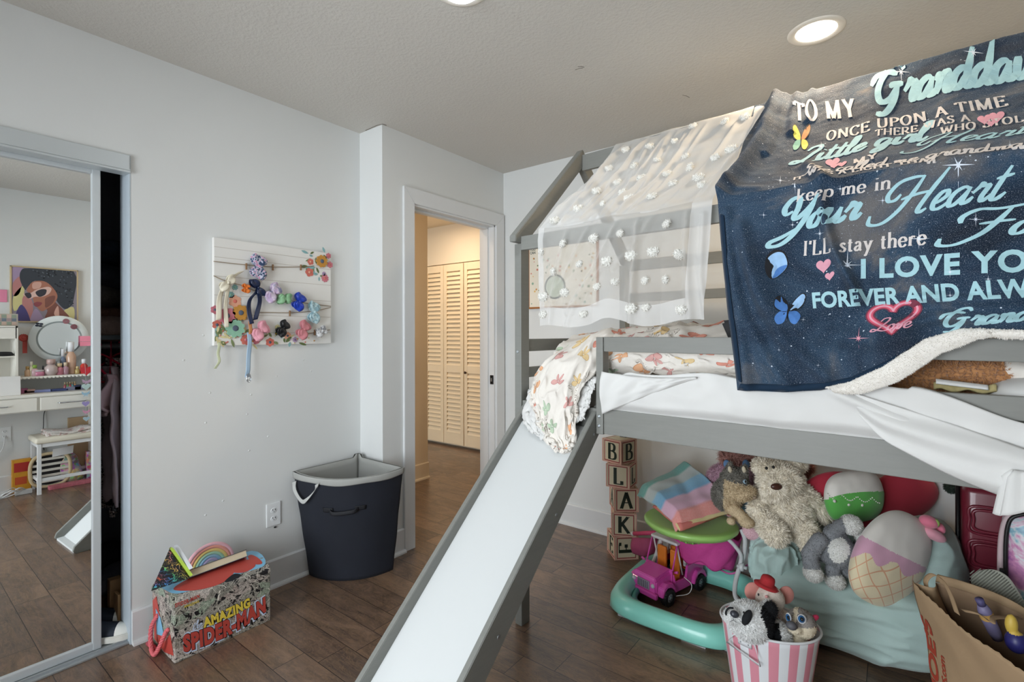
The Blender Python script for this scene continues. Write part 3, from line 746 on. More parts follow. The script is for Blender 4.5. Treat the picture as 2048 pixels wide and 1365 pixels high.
q.grid(lambda u, v: W(1.455 + .05*(u-.5)*2, .05 + .03*v, 1.138 + .010*math.sin(v*PI) - .01*u), 20, 6, thick=.004, m=1)
q.build('folded_cloth', [mat('olive_print_cloth', '#b5a878', rough=.9, var=.4, vs_=60), M_sheet], label='small olive and white folded cloth on the mattress edge beside the white pillow', cat='cloth')
q = M(); p = W(.905, .17, 1.25)
q.hexa([W(.868, .12, 1.225), W(.97, .12, 1.19), W(.97, .3, 1.19), W(.868, .3, 1.225), W(.832, .12, 1.312), W(.97, .12, 1.33), W(.97, .3, 1.33), W(.832, .3, 1.312)], bev=.01)
q.build('black_bag', mat('black_quilted_cloth', '#17181c', rough=.7, bump=.4, bs_=40), label='black quilted bag corner poking out left of the galaxy blanket', cat='bag')


# ================================================================== LETTERING (strokes drawn by hand in an em square, plus the built-in sans)
CUR = {
'a': (.52, [[(.38,.40),(.25,.46),(.08,.36),(.03,.18),(.1,.02),(.22,.04),(.34,.22),(.4,.44)], [(.4,.44),(.36,.15),(.4,.02),(.5,.04),(.58,.16)]]),
'd': (.54, [[(.38,.40),(.25,.46),(.08,.36),(.03,.18),(.1,.02),(.22,.04),(.34,.22),(.4,.44)], [(.44,1.0),(.40,.5),(.37,.15),(.42,.02),(.52,.04),(.6,.16)]]),
'u': (.54, [[(.0,.28),(.08,.44),(.07,.2),(.12,.03),(.22,.02),(.34,.2),(.38,.44)], [(.38,.44),(.36,.12),(.42,.01),(.52,.05),(.6,.16)]]),
'n': (.48, [[(.0,.3),(.08,.44),(.1,.3),(.07,.0)], [(.08,.2),(.2,.42),(.3,.44),(.34,.35),(.31,.1),(.37,.0),(.46,.04),(.54,.16)]]),
'm': (.66, [[(.0,.3),(.08,.44),(.1,.3),(.07,.0)], [(.08,.2),(.18,.42),(.26,.4),(.26,.0)], [(.27,.2),(.38,.42),(.47,.38),(.45,.1),(.5,.0),(.6,.04),(.7,.16)]]),
'r': (.40, [[(.0,.25),(.1,.42),(.13,.5),(.17,.42),(.3,.42),(.26,.15),(.3,.02),(.38,.04),(.46,.16)]]),
'e': (.40, [[(.0,.15),(.15,.2),(.3,.33),(.25,.46),(.12,.44),(.04,.25),(.08,.06),(.2,.0),(.34,.06),(.44,.18)]]),
'c': (.38, [[(.3,.38),(.22,.46),(.08,.38),(.03,.2),(.09,.03),(.2,.0),(.34,.06),(.42,.18)]]),
't': (.34, [[(.17,.85),(.12,.4),(.11,.08),(.18,.0),(.28,.04),(.38,.16)], [(-.02,.56),(.34,.62)]]),
'i': (.28, [[(0,.2),(.08,.44),(.06,.15),(.1,.02),(.2,.03),(.32,.16)], [(.12,.62),(.14,.65)]]),
'l': (.28, [[(0,.15),(.18,.6),(.22,.95),(.14,1.0),(.08,.7),(.06,.2),(.12,.01),(.22,.03),(.32,.16)]]),
'h': (.46, [[(0,.15),(.18,.6),(.2,.95),(.12,.98),(.08,.6),(.06,0)], [(.07,.2),(.2,.42),(.3,.38),(.28,.1),(.34,0),(.5,.14)]]),
'g': (.52, [[(.38,.40),(.25,.46),(.08,.36),(.03,.18),(.1,.02),(.22,.04),(.34,.22),(.4,.44)], [(.4,.44),(.36,.1),(.3,-.3),(.15,-.42),(.05,-.32),(.2,-.1),(.54,.14)]]),
'o': (.44, [[(.25,.45),(.1,.38),(.04,.18),(.12,.02),(.26,.04),(.34,.22),(.3,.4),(.22,.44),(.3,.34),(.48,.4)]]),
's': (.36, [[(0,.1),(.18,.46),(.28,.2),(.2,.0),(.06,.04)], [(.2,0),(.4,.14)]]),
'w': (.62, [[(0,.3),(.08,.44),(.08,.1),(.16,.0),(.28,.2),(.3,.42),(.3,.1),(.38,.0),(.5,.2),(.52,.44),(.64,.38)]]),
'v': (.42, [[(0,.3),(.08,.44),(.12,.1),(.2,.0),(.3,.2),(.3,.44),(.44,.38)]]),
'b': (.44, [[(0,.15),(.18,.6),(.2,.95),(.12,.98),(.08,.6),(.06,.05),(.2,.0),(.32,.15),(.28,.36),(.4,.38)]]),
'G': (.95, [[(.78,.80),(.62,.98),(.35,.95),(.12,.65),(.10,.30),(.28,.06),(.52,.10),(.68,.42)], [(.42,.42),(.60,.46),(.86,.44)], [(.70,.46),(.66,.0),(.48,-.26),(.22,-.22)], [(-.18,.50),(-.1,.74),(.3,.80),(.6,.72)]]),
'L': (.62, [[(.05,.78),(.18,.98),(.44,1.0),(.5,.8),(.3,.45),(.12,.15),(-.12,.02),(-.28,.08),(-.2,.22),(.1,.1),(.45,-.02),(.72,.02)]]),
'H': (1.10, [[(.10,.62),(.02,.48),(-.16,.48),(-.26,.68),(-.12,.96),(.22,1.04),(.50,1.02)], [(.50,1.04),(.42,.6),(.26,.14),(-.02,-.16),(-.38,-.14),(-.48,.12)], [(1.06,1.12),(.90,.6),(.80,.12),(.88,.0),(1.02,.08)], [(.18,.46),(.55,.54),(.95,.56)]]),
'Y': (.82, [[(.20,.62),(.02,.56),(-.1,.76),(.02,1.0),(.24,1.0),(.32,.72),(.30,.44),(.42,.36),(.62,.58),(.78,.96)], [(.80,1.0),(.70,.40),(.52,-.10),(.24,-.38),(-.10,-.40),(-.14,-.26),(.2,-.14),(.62,.08)]]),
'F': (.82, [[(-.30,.55),(-.36,.78),(-.12,.98),(.30,.94),(.95,1.02)], [(.50,.93),(.42,.5),(.28,.08),(-.05,-.18),(-.42,-.14),(-.50,.10)], [(.10,.46),(.45,.50),(.76,.50)]]),
'S': (.6, [[(.5,.85),(.38,1.0),(.16,.9),(.18,.65),(.36,.45),(.34,.12),(.1,.0),(-.08,.14)]]),
'I': (.35, [[(.0,.9),(.3,1.0)], [(.18,.98),(.12,.3),(.0,.0),(-.15,.05)]]),
'B': (.5, [[(.15,1.0),(.08,0)], [(.0,.9),(.3,1.0),(.4,.75),(.14,.52),(.42,.35),(.3,.02),(.02,.0)]]),
' ': (.32, [])}
_o = [(.35+.30*math.cos(a*PI/12), .5+.5*math.sin(a*PI/12)) for a in range(25)]
SER = {   # serif capitals / minuscules: (advance, strokes, serif end points)
'T': (.68, [[(.32,.02),(.32,.98)], [(.02,.96),(.62,.96)], [(.03,.97),(.03,.80)], [(.61,.97),(.61,.80)]], [(.32,.02)]),
'O': (.78, [_o], []), 'C': (.70, [[(.60,.82),(.46,.97),(.26,.96),(.09,.75),(.05,.48),(.12,.18),(.30,.02),(.48,.04),(.62,.2)], [(.60,.99),(.60,.72)]], []),
'G': (.74, [[(.60,.82),(.46,.97),(.26,.96),(.09,.75),(.05,.48),(.12,.18),(.30,.02),(.48,.04),(.62,.16)], [(.62,.16),(.62,.44)], [(.46,.44),(.72,.44)]], []),
'M': (.95, [[(.12,.02),(.12,.98)], [(.12,.98),(.43,.04)], [(.43,.04),(.76,.98)], [(.76,.98),(.76,.02)]], [(.12,.02),(.12,.98),(.76,.02),(.76,.98)]),
'Y': (.76, [[(.36,.02),(.36,.45)], [(.36,.45),(.10,.98)], [(.36,.45),(.62,.98)]], [(.36,.02),(.10,.98),(.62,.98)]),
'N': (.84, [[(.12,.02),(.12,.98)], [(.12,.98),(.66,.02)], [(.66,.02),(.66,.98)]], [(.12,.02),(.12,.98),(.66,.98)]),
'E': (.66, [[(.12,.02),(.12,.98)], [(.04,.96),(.56,.96)], [(.12,.52),(.44,.52)], [(.04,.03),(.58,.03)], [(.56,.97),(.56,.82)], [(.58,.02),(.58,.20)], [(.44,.62),(.44,.42)]], []),
'U': (.80, [[(.14,.98),(.14,.35),(.22,.08),(.40,.02),(.58,.1),(.64,.35),(.64,.98)]], [(.14,.98),(.64,.98)]),
'P': (.66, [[(.12,.02),(.12,.98)], [(.04,.96),(.34,.97),(.54,.86),(.56,.66),(.44,.50),(.14,.47)]], [(.12,.02)]),
'R': (.74, [[(.12,.02),(.12,.98)], [(.04,.96),(.34,.97),(.54,.86),(.56,.68),(.44,.52),(.14,.50)], [(.32,.50),(.64,.02)]], [(.12,.02),(.64,.02)]),
'B': (.70, [[(.14,.02),(.14,.98)], [(.04,.96),(.36,.97),(.52,.86),(.52,.66),(.40,.54),(.14,.52)], [(.14,.52),(.44,.50),(.60,.38),(.60,.14),(.42,.03),(.04,.03)]], []),
'A': (.78, [[(.08,.02),(.38,.98)], [(.36,.98),(.68,.02)], [(.18,.36),(.56,.36)]], [(.08,.02),(.68,.02)]),
'I': (.34, [[(.16,.02),(.16,.98)]], [(.16,.02),(.16,.98)]),
'H': (.84, [[(.14,.02),(.14,.98)], [(.68,.02),(.68,.98)], [(.14,.5),(.68,.5)]], [(.14,.02),(.14,.98),(.68,.02),(.68,.98)]),
'W': (1.02, [[(.08,.98),(.30,.02)], [(.30,.02),(.50,.80)], [(.50,.80),(.72,.02)], [(.72,.02),(.92,.98)]], [(.08,.98),(.50,.92),(.92,.98)]),
'S': (.58, [[(.46,.80),(.36,.97),(.16,.94),(.08,.74),(.22,.56),(.42,.42),(.48,.2),(.34,.03),(.14,.04),(.06,.22)], [(.46,.97),(.46,.74)], [(.06,.02),(.06,.26)]], []),
'L': (.62, [[(.12,.02),(.12,.98)], [(.04,.03),(.54,.03)], [(.54,.02),(.54,.24)]], [(.12,.98)]),
'K': (.80, [[(.14,.02),(.14,.98)], [(.60,.98),(.16,.42)], [(.28,.56),(.66,.02)]], [(.14,.02),(.14,.98),(.60,.98),(.66,.02)]),
"'": (.16, [[(.08,.98),(.06,.74)]], []),
'k': (.54, [[(.10,.02),(.10,.98)], [(.42,.56),(.12,.24)], [(.2,.34),(.46,.02)]], [(.10,.02),(.42,.56),(.46,.02)]),
'e': (.48, [[(.06,.32),(.40,.34),(.36,.52),(.22,.58),(.08,.46),(.05,.26),(.14,.04),(.28,.02),(.42,.14)]], []),
'p': (.54, [[(.10,-.34),(.10,.56)], [(.10,.44),(.26,.58),(.44,.46),(.45,.18),(.30,.02),(.10,.12)]], [(.10,-.34)]),
'm': (.80, [[(.10,.02),(.10,.56)], [(.10,.42),(.24,.57),(.38,.46),(.38,.02)], [(.38,.42),(.52,.57),(.67,.46),(.67,.02)]], [(.10,.02),(.38,.02),(.67,.02)]),
'i': (.26, [[(.12,.02),(.12,.56)], [(.12,.78),(.12,.84)]], [(.12,.02)]),
'n': (.54, [[(.10,.02),(.10,.56)], [(.10,.42),(.26,.57),(.42,.46),(.42,.02)]], [(.10,.02),(.42,.02)]),
's': (.40, [[(.32,.48),(.18,.58),(.08,.46),(.18,.32),(.32,.2),(.26,.04),(.12,.02),(.05,.12)]], []),
't': (.34, [[(.15,.78),(.14,.2),(.18,.03),(.30,.06)], [(.02,.56),(.30,.56)]], []),
'a': (.50, [[(.08,.46),(.20,.58),(.34,.48),(.35,.1),(.44,.02)], [(.34,.34),(.14,.28),(.06,.14),(.16,.02),(.34,.14)]], []),
'y': (.50, [[(.08,.56),(.26,.04)], [(.44,.56),(.26,.04),(.14,-.3),(.04,-.3)]], [(.08,.56),(.44,.56)]),
'h': (.54, [[(.10,.02),(.10,.98)], [(.10,.42),(.26,.57),(.42,.46),(.42,.02)]], [(.10,.02),(.42,.02)]),
'r': (.42, [[(.10,.02),(.10,.56)], [(.10,.38),(.22,.56),(.36,.52)]], [(.10,.02)]),
' ': (.34, [], [])}
def ribbon(out, pts, wf, n=6):
    """a stroke as a strip of quads in the plane; wf(direction) gives its half width"""
    c = cr([(p[0], p[1], 0) for p in pts], n) if len(pts) > 2 else [Vector((pts[0][0], pts[0][1], 0)).lerp(Vector((pts[1][0], pts[1][1], 0)), i/5) for i in range(6)]
    b = len(out[0]); k = len(c)
    for i in range(k):
        t = (c[min(k-1, i+1)] - c[max(0, i-1)])
        if t.length < 1e-9: t = Vector((1, 0, 0))
        t.normalize(); w = wf(t, i/(k-1)); nn = Vector((-t.y, t.x, 0))
        out[0].append(c[i] + nn*w); out[0].append(c[i] - nn*w)
    for i in range(k-1): out[1].append((b+2*i, b+2*i+1, b+2*i+3, b+2*i+2))
def script(text, w=.055, slant=.32, contrast=.55, sp=0):
    out = ([], []); x = 0
    for ch in text:
        adv, st = CUR[ch]
        for s in st:
            ps = [(x + p[0] + slant*p[1], p[1]) for p in s]
            ribbon(out, ps, lambda t, f: w*((1-contrast) + contrast*abs(t.y))*(.55 + .45*min(1, 6*f, 6*(1-f))))
        x += adv + sp
    return out, x
def serif(text, w=.052, sp=.04, slant=0, lw=.4):
    out = ([], []); x = 0
    for ch in text:
        adv, st, se = SER[ch]
        for s in st: ribbon(out, [(x + p[0] + slant*p[1], p[1]) for p in s], lambda t, f: w*(lw + (1-lw)*abs(t.y)), 5)
        for p in se:
            y = p[1] + (.015 if p[1] < .5 else -.0); ribbon(out, [(x + p[0] - .11 + slant*p[1], y), (x + p[0] + .11 + slant*p[1], y)], lambda t, f: .022)
        x += adv + sp
    return out, x
def sans(text, bold=.03, shear=0, cell=.25, sp=1.0):
    cu = bpy.data.curves.new('t', 'FONT'); cu.body = text; cu.size = 1.4; cu.offset = bold; cu.shear = shear; cu.space_character = sp; cu.resolution_u = 4
    ob = bpy.data.objects.new('t', cu); COL.objects.link(ob); dg = bpy.context.evaluated_depsgraph_get(); me = ob.evaluated_get(dg).to_mesh()
    bm = bmesh.new(); bm.from_mesh(me); ob.evaluated_get(dg).to_mesh_clear(); bpy.data.objects.remove(ob); bpy.data.curves.remove(cu)
    xs = [v.co.x for v in bm.verts]; ys = [v.co.y for v in bm.verts]; x0, x1, y0, y1 = min(xs), max(xs), min(ys), max(ys)
    x = x0 + cell
    while x < x1: bmesh.ops.bisect_plane(bm, geom=bm.verts[:]+bm.edges[:]+bm.faces[:], plane_co=(x, 0, 0), plane_no=(1, 0, 0)); x += cell
    y = y0 + cell
    while y < y1: bmesh.ops.bisect_plane(bm, geom=bm.verts[:]+bm.edges[:]+bm.faces[:], plane_co=(0, y, 0), plane_no=(0, 1, 0)); y += cell
    for i, v in enumerate(bm.verts): v.index = i
    out = ([Vector((v.co.x - x0, v.co.y, 0)) for v in bm.verts], [tuple(v.index for v in f.verts) for f in bm.faces]); bm.free()
    return out, x1 - x0
def place(q, glyphs, width, fn, m, bend=None):
    """glyph plane -> surface. fn(s, t): s 0..1 along the line, t in cap heights"""
    vs, fs = glyphs
    q.add([fn(p.x/width, p.y) for p in vs], fs, m, False)
def affine(o, e, top):
    o, e, top = Vector(o), Vector(e), Vector(top)
    return lambda s, t: o + (e-o)*s + (top-o)*t
def circle_pts(c, r, n=24, sy=1): return [(c[0] + r*math.cos(2*PI*i/n), c[1] + r*sy*math.sin(2*PI*i/n)) for i in range(n)]
def heart_pts(n=28): return [(.5*(16*math.sin(a)**3)/16, .5*(13*math.cos(a) - 5*math.cos(2*a) - 2*math.cos(3*a) - math.cos(4*a))/16 + .03) for a in [2*PI*i/n for i in range(n)]]
def fan(pts, c=(0, 0)): return ([Vector((c[0], c[1], 0))] + [Vector((p[0], p[1], 0)) for p in pts], [(0, 1+i, 1+(i+1) % len(pts)) for i in range(len(pts))])

# ------------------------------------------------------------------ framed poster on the back wall behind the bed
def poster():
    x0, z1 = A(1057, 493, Y=YB-.01)[0], 1.885; x1, z0 = -1.50, 1.44
    t = thing('framed_poster', 'framed cream nursery poster with sayings, hanging on the back wall behind the sheer curtain', 'poster', ((x0+x1)/2, YB-.006, z0))
    q = M(); y = YB-.016
    for a, b in (((x0, y, z1-.012), (x1, YB-.001, z1)), ((x0, y, z0), (x1, YB-.001, z0+.012)), ((x0, y+.004, z0), (x0+.006, YB-.001, z1)), ((x1-.012, y, z0), (x1, YB-.001, z1))): q.box(a, b)
    q.build('frame', mat('oak_strip', '#a56a35', rough=.5), parent=t)
    q = M(); q.box((x0+.004, YB-.008, z0+.008), (x1-.006, YB-.003, z1-.008), bev=0); rnd = random.Random(5)
    cols = ['#e0b96a', '#d08a78', '#8fae9a', '#c98f4e', '#7e8f6a']
    cx, cz = (x0+x1)/2 - .055, z0+.145
    for k in range(80):
        px, pz = rnd.uniform(x0+.02, x1-.03), rnd.uniform(z0+.02, z1-.09); s = rnd.uniform(.004, .010)
        if (px-cx)**2 + (pz-cz)**2 < .10**2: continue
        q.lathe([(0, 0), (s, 0)], 6, 1 + k % 5, T=Matrix.Translation((px, YB-.0086, pz)) @ Matrix.Rotation(PI/2, 4, 'X'), cap=(False, False))
    q.tube([(cx + .078*math.cos(a*PI/24), YB-.009, cz + .078*math.sin(a*PI/24)) for a in range(48)], .006, 6, 6, closed=True)
    q.lathe([(0, 0), (.07, 0)], 40, 7, T=Matrix.Translation((cx, YB-.0087, cz)) @ Matrix.Rotation(PI/2, 4, 'X'), cap=(False, False))
    for wd, zz_ in (('YOU', z1-.040), ('CAN', z1-.062)):
        gl, w = sans(wd, .04); place(q, gl, w, affine((x0+.012, YB-.009, zz_), (x0+.058, YB-.009, zz_), (x0+.012, YB-.009, zz_+.017)), 6)
    q.build('print', [mat('poster_paper', '#e9e2d2', rough=.6, var=.02)] + [mat('poster_ink%d' % i, c, rough=.6) for i, c in enumerate(cols)] + [mat('poster_ring', '#4b5a52'), mat('poster_disc', '#bcc9b4')], parent=t)
    return t, x0, x1, z0, z1
poster_t = poster()

# ================================================================== GALAXY BLANKET over the roof frame
RZ, EZ, FD = 2.183, 1.697, -.024         # ridge height, eave height, front plane of the hanging part
SLEN = math.hypot(.5 + .02, RZ - EZ)
def lfold(l0, l1, l, w): return math.exp(-((l-l0)/w)**2)
def blanket_bottom(l):
    pts = [(.86, 1.095), (.938, 1.092), (1.06, 1.095), (1.16, 1.108), (1.224, 1.128), (1.30, 1.175), (1.384, 1.248), (1.45, 1.272), (1.56, 1.268), (1.80, 1.26)]
    for a, b in zip(pts, pts[1:]):
        if l <= b[0]: t = max(0, (l-a[0])/(b[0]-a[0])); return a[1] + (b[1]-a[1])*t
    return 1.26
def left_edge(s):      # l of the left edge against arc length from the ridge
    pts = [(0, .849), (.25, .86), (.5, .875), (SLEN, .872), (SLEN+.15, .885), (SLEN+.35, .905), (SLEN+.61, .935)]
    for a, b in zip(pts, pts[1:]):
        if s <= b[0]: t = (s-a[0])/(b[0]-a[0]); return a[1] + (b[1]-a[1])*t
    return .935
def gcurve(p, line, w):
    best = 9
    for a, b in zip(line, line[1:]):
        ax, ay = a; bx, by = b; dx, dy = bx-ax, by-ay; t = max(0, min(1, ((p[0]-ax)*dx + (p[1]-ay)*dy)/(dx*dx+dy*dy)))
        best = min(best, math.hypot(p[0]-ax-dx*t, p[1]-ay-dy*t))
    return math.exp(-(best/w)**2)
HANGF = [([(.90, 1.66), (.92, 1.45), (.95, 1.25), (.965, 1.10)], .016, .018), ([(.945, 1.60), (.99, 1.40), (1.07, 1.24), (1.17, 1.15)], .020, .022),
         ([(.98, 1.50), (1.03, 1.36), (1.13, 1.27), (1.26, 1.25), (1.34, 1.27)], .022, .030), ([(.925, 1.50), (.96, 1.32), (1.02, 1.19), (1.08, 1.11)], .014, .018),
         ([(1.158, 1.69), (1.165, 1.60), (1.19, 1.50), (1.25, 1.36)], .026, .013), ([(1.30, 1.28), (1.42, 1.31), (1.56, 1.29), (1.8, 1.3)], .018, .016),
         ([(1.38, 1.36), (1.48, 1.345), (1.6, 1.35)], .014, .014), ([(1.45, 1.68), (1.47, 1.5), (1.5, 1.4)], .010, .035), ([(1.30, 1.66), (1.31, 1.5), (1.33, 1.42)], -.006, .05)]
SLOF = [([(.93, .0), (.925, .30), (.90, .52), (.872, .70)], .045, .026), ([(1.0, .0), (1.0, .12), (1.01, .25)], .012, .014), ([(1.05, .0), (1.05, .10), (1.055, .2)], .010, .012),
        ([(.965, .0), (.965, .2), (.955, .4)], .012, .012), ([(1.10, .55), (1.13, .63), (1.16, .70)], .022, .020), ([(1.25, .1), (1.27, .4), (1.28, .6)], .008, .04), ([(1.45, .1), (1.44, .4), (1.44, .65)], .008, .05),
        ([(.88, .62), (.92, .66), (.98, .68)], .006, .018)]
def blanket(l, s, off=0.0):
    """bed-frame point on the outer face of the blanket, l along the bed and s metres down from the ridge"""
    if s < 0:
        p = Vector((l, .5 - s*.7, RZ + s*.7 + .004)); n = Vector((0, .7, .7))
    elif s < SLEN:
        t = s/SLEN; sag = -.035*math.sin(PI*t)*sm01((l-.80)/.25) - .01*math.sin(PI*t)
        h = sum(a*gcurve((l, s), ln, w) for ln, a, w in SLOF) + .004*nz((l*14, s*14, 0), 1, 4) + .0012*nz((l*40, s*40, 0), 1, 2)
        n = Vector((0, -.70, .72)); p = Vector((l, .5 - (.5 + .02)*t, RZ - (RZ-EZ)*t)) + n*(sag + h + .006)
    else:
        z = EZ - (s - SLEN)
        h = 1.35*sum(a*gcurve((l, z), ln, w) for ln, a, w in HANGF) + .004*nz((l*12, z*12, 0), 1, 6) + .0012*nz((l*40, z*40, 0), 1, 2)
        depth = sm01((EZ - z)/.06)
        n = Vector((0, -1, 0)); p = Vector((l, FD - h*depth - .010*sm01((EZ-z)/.3), z))
        if s < SLEN + .03: n = Vector((0, -.9, .4)).normalized()
    return W(*(p + n*off))
def galaxy_mat():
    t = NT('galaxy_print_plush'); uv = t.uv(); n1 = t.noise(uv, 3.2, 5, .6, .8); n2 = t.noise(t.mapv(uv, (1, 1, 1), (0, 0, 0), (3, 5, 0)), 6, 4)
    c = t.ramp(n1, [(.28, "#16202e"), (.43, "#1d3146"), (.55, "#2f465c"), (.66, "#6c6a6a")])  # grey end of the ramp paints the pile's sheen patches into the colour
    c = t.mix(t.ramp(n2, [(.45, '#000000'), (.75, '#8c8c8c')]), c, '#2a2a38')
    pile = t.noise(uv, 420, 2); c = t.mix(t.ramp(pile, [(.50, '#000000'), (.72, '#a0a0a0')]), c, '#97a1b0')  # pale flecks are highlights on the pile, painted into the colour
    for sc, r, br in ((34, .05, .9), (75, .06, .6), (170, .09, .45)):
        q = t.n('ShaderNodeTexVoronoi', feature='F1'); t.set(q, 'Scale', sc); t.l(uv, q.inputs['Vector'])
        pick = t.math('GREATER_THAN', t.white(q.outputs['Color'])[0], .5)
        st_ = t.math('MULTIPLY', t.math('LESS_THAN', q.outputs['Distance'], r*1.4), pick)
        c = t.mix(t.math('MULTIPLY', st_, br), c, '#dfe9f5')
    t.base(c); t.p(rough=.85, sheen=.12, sr=.4, spec=.15); t.bump(t.math('ADD', t.noise(uv, 260, 3), t.math('MULTIPLY', t.noise(uv, 40, 3), .6)), .45, .004); return t.mat
M_gal = galaxy_mat()
M_gtx = mat('pale_aqua_print', '#a9d3dc', rough=.85, var=.10, vs_=90, bump=.3, bs_=300, bd=.002)
M_wtx = mat('ivory_print', '#ddd6d2', rough=.85, var=.10, vs_=90, bump=.3, bs_=300, bd=.002)
M_ptx = mat('pink_print', '#e3a3b4', rough=.85, var=.08, vs_=90)
M_hot = mat('rose_print', '#d2566e', rough=.85, var=.2, vs_=30)
M_star = mat('star_print', '#e6efff', rough=.85)
M_bfb = mat('blue_butterfly_print', '#4d7fc4', rough=.85, var=.35, vs_=60); M_bfl = mat('sky_butterfly_print', '#9cc3ea', rough=.85, var=.2, vs_=60)
M_bfy = mat('yellow_butterfly_print', '#d8cf5a', rough=.85, var=.2, vs_=60); M_bfo = mat('orange_butterfly_print', '#dd8a55', rough=.85, var=.2); M_bft = mat('teal_butterfly_print', '#7fb7a4', rough=.85, var=.2)
M_ink = mat('ink_black', '#15161c', rough=.8)
M_glow = mat('soft_rose_halo', '#7a3347', rough=.85, var=.2, vs_=40); M_glow2 = mat('taupe_halo', '#5d5858', rough=.85, var=.3, vs_=30)
BK = [M_gal, M_gtx, M_wtx, M_ptx, M_hot, M_star, M_bfb, M_bfl, M_bfy, M_bfo, M_bft, M_ink, M_glow, M_glow2]
bq = M()
def bsurf(u, v):
    # v runs from a little behind the ridge to the hem; u across
    s0 = -.12; smax = .0
    le = .849 + (.935-.849)*v
    l = le + (LEND - .02 - le)*u
    hem = SLEN + EZ - blanket_bottom(l)
    s = s0 + (hem - s0)*v
    le2 = left_edge(max(0, s)); l = le2 + (LEND - .02 - le2)*u
    return blanket(l, s)
bq.grid(bsurf, 260, 300, thick=-.006, us=.93, vs=1.42)
# hem roll with ribbing along the left edge and the bottom
for side in (0, 1):
    for k in range(150):
        f = k/150
        if side == 0:
            s = SLEN + .05 + f*.52; l = left_edge(s); a = blanket(l + .004, s, .004); b = blanket(l + .022, s + .010, .004)
        else:
            l = .94 + f*.38; z = blanket_bottom(l); a = blanket(l, SLEN + EZ - z - .003, .003); b = blanket(l + .010, SLEN + EZ - z - .022, .003)
        bq.tube([a, a.lerp(b, .5) + (a-b).orthogonal().normalized()*0, b], [.0022, .0032, .0022], 6, 0, up=(0, -1, 0))
n0 = len(bq.v)
def SU(px, py):       # pixel on the blanket -> (l, s)
    p = AB(px, py, d=FD - .006)
    if p[2] <= EZ: return Vector((p[0], SLEN + EZ - p[2]))
    # slope plane: z = RZ - k (0.5 - d)
    r = ray(px, py); ox, oy = -BX0, -BY0; lo = Vector((bc*ox + bs*oy, -bs*ox + bc*oy, CH)); ld = Vector((bc*r[0] + bs*r[1], -bs*r[0] + bc*r[1], r[2]))
    n = Vector((0, -(RZ-EZ), .52)).normalized(); p0 = Vector((0, .5, RZ - .012)); t = (p0 - lo).dot(n)/ld.dot(n); p = lo + ld*t
    return Vector((p[0], SLEN*(.5 - p[1])/.52))
def bl_fn(o, e, top, off=.0022, arc=0):
    o, e, tp = SU(*o), SU(*e), SU(*top)
    def f(s, t):
        q = o + (e-o)*s + (tp-o)*t
        return blanket(q[0], q[1] + arc*math.sin(PI*s), off)
    return f
def btext(g, w, o, e, top, m, off=.0022): place(bq, g, w, bl_fn(o, e, top, off), m)
g, w = serif('TO MY', 0.106, .08); btext(g, w, (1588, 238), (1716, 222), (1588, 212), 2)
g, w = script('Granddau', 0.106, .30, .35); btext(g, w, (1742, 207), (2076, 134), (1747, 150), 1)
g, w = serif('ONCE UPON A TIME', 0.094, .07); btext(g, w, (1650, 268), (2022, 193), (1652, 250), 2)
g, w = serif('THERE WAS A', 0.094, .07); btext(g, w, (1749, 265), (1945, 231), (1750, 250), 2)
g, w = serif('WHO STOLE', 0.094, .07); btext(g, w, (1880, 264), (2075, 229), (1881, 247), 2)
g, w = script('Little girl', 0.094, .32, .35); btext(g, w, (1592, 320), (1850, 270), (1598, 286), 1)
g, w = serif('MY', 0.106, .08); btext(g, w, (1706, 331), (1758, 322), (1706, 317), 2)
g, w = script('Heart', 0.062, .35, .4); btext(g, w, (1835, 300), (2055, 268), (1842, 272), 1)
g, w = script('She called me grandma', 0.075, .2, .35); btext(g, w, (1604, 358), (2050, 296), (1606, 341), 2)
g, w = serif('IT WAS A LIGHT THAT', 0.112, .07); btext(g, w, (1585, 368), (1880, 326), (1586, 358), 2)
g, w = serif('keep me in', 0.075, .05); btext(g, w, (1592, 404), (1783, 376), (1594, 378), 2)
g, w = script('Your', 0.094, .34, .45); btext(g, w, (1556, 467), (1713, 437), (1560, 405), 1)
g, w = script('Heart', 0.069, .36, .45); btext(g, w, (1770, 435), (2000, 398), (1782, 366), 1)
g, w = serif("I'LL stay there", 0.081, .06); btext(g, w, (1606, 513), (1855, 489), (1607, 483), 2)
g, w = script('For', 0.075, .36, .45); btext(g, w, (1925, 479), (2110, 460), (1936, 422), 1)
g, w = sans('I LOVE YOU', .055, 0, .22, 1.12); btext(g, w, (1722, 556), (2115, 540), (1722, 519), 1)
g, w = sans('FOREVER AND ALW', .05, 0, .22, 1.02); btext(g, w, (1627, 616), (2062, 594), (1624, 586), 1)
g, w = script('Grand', 0.094, .3, .4); btext(g, w, (1878, 657), (2060, 640), (1884, 622), 1)
hp = heart_pts()
def bheart(px, py, wpx, m, off=.0024, tilt=0):
    place(bq, fan([(p[0] + .5, p[1] + .5) for p in hp], (.5, .5)), 1, bl_fn((px - wpx/2, py + wpx/2 + tilt), (px + wpx/2, py + wpx/2 - tilt), (px - wpx/2, py - wpx/2 + tilt), off), m)
for a in ((1995, 222, 34, 3), (1970, 228, 30, 3), (1984, 238, 18, 3), (1664, 322, 30, 3), (1683, 328, 20, 3), (1668, 334, 16, 3), (1648, 533, 30, 3), (1660, 553, 19, 3)): bheart(*a, tilt=3)
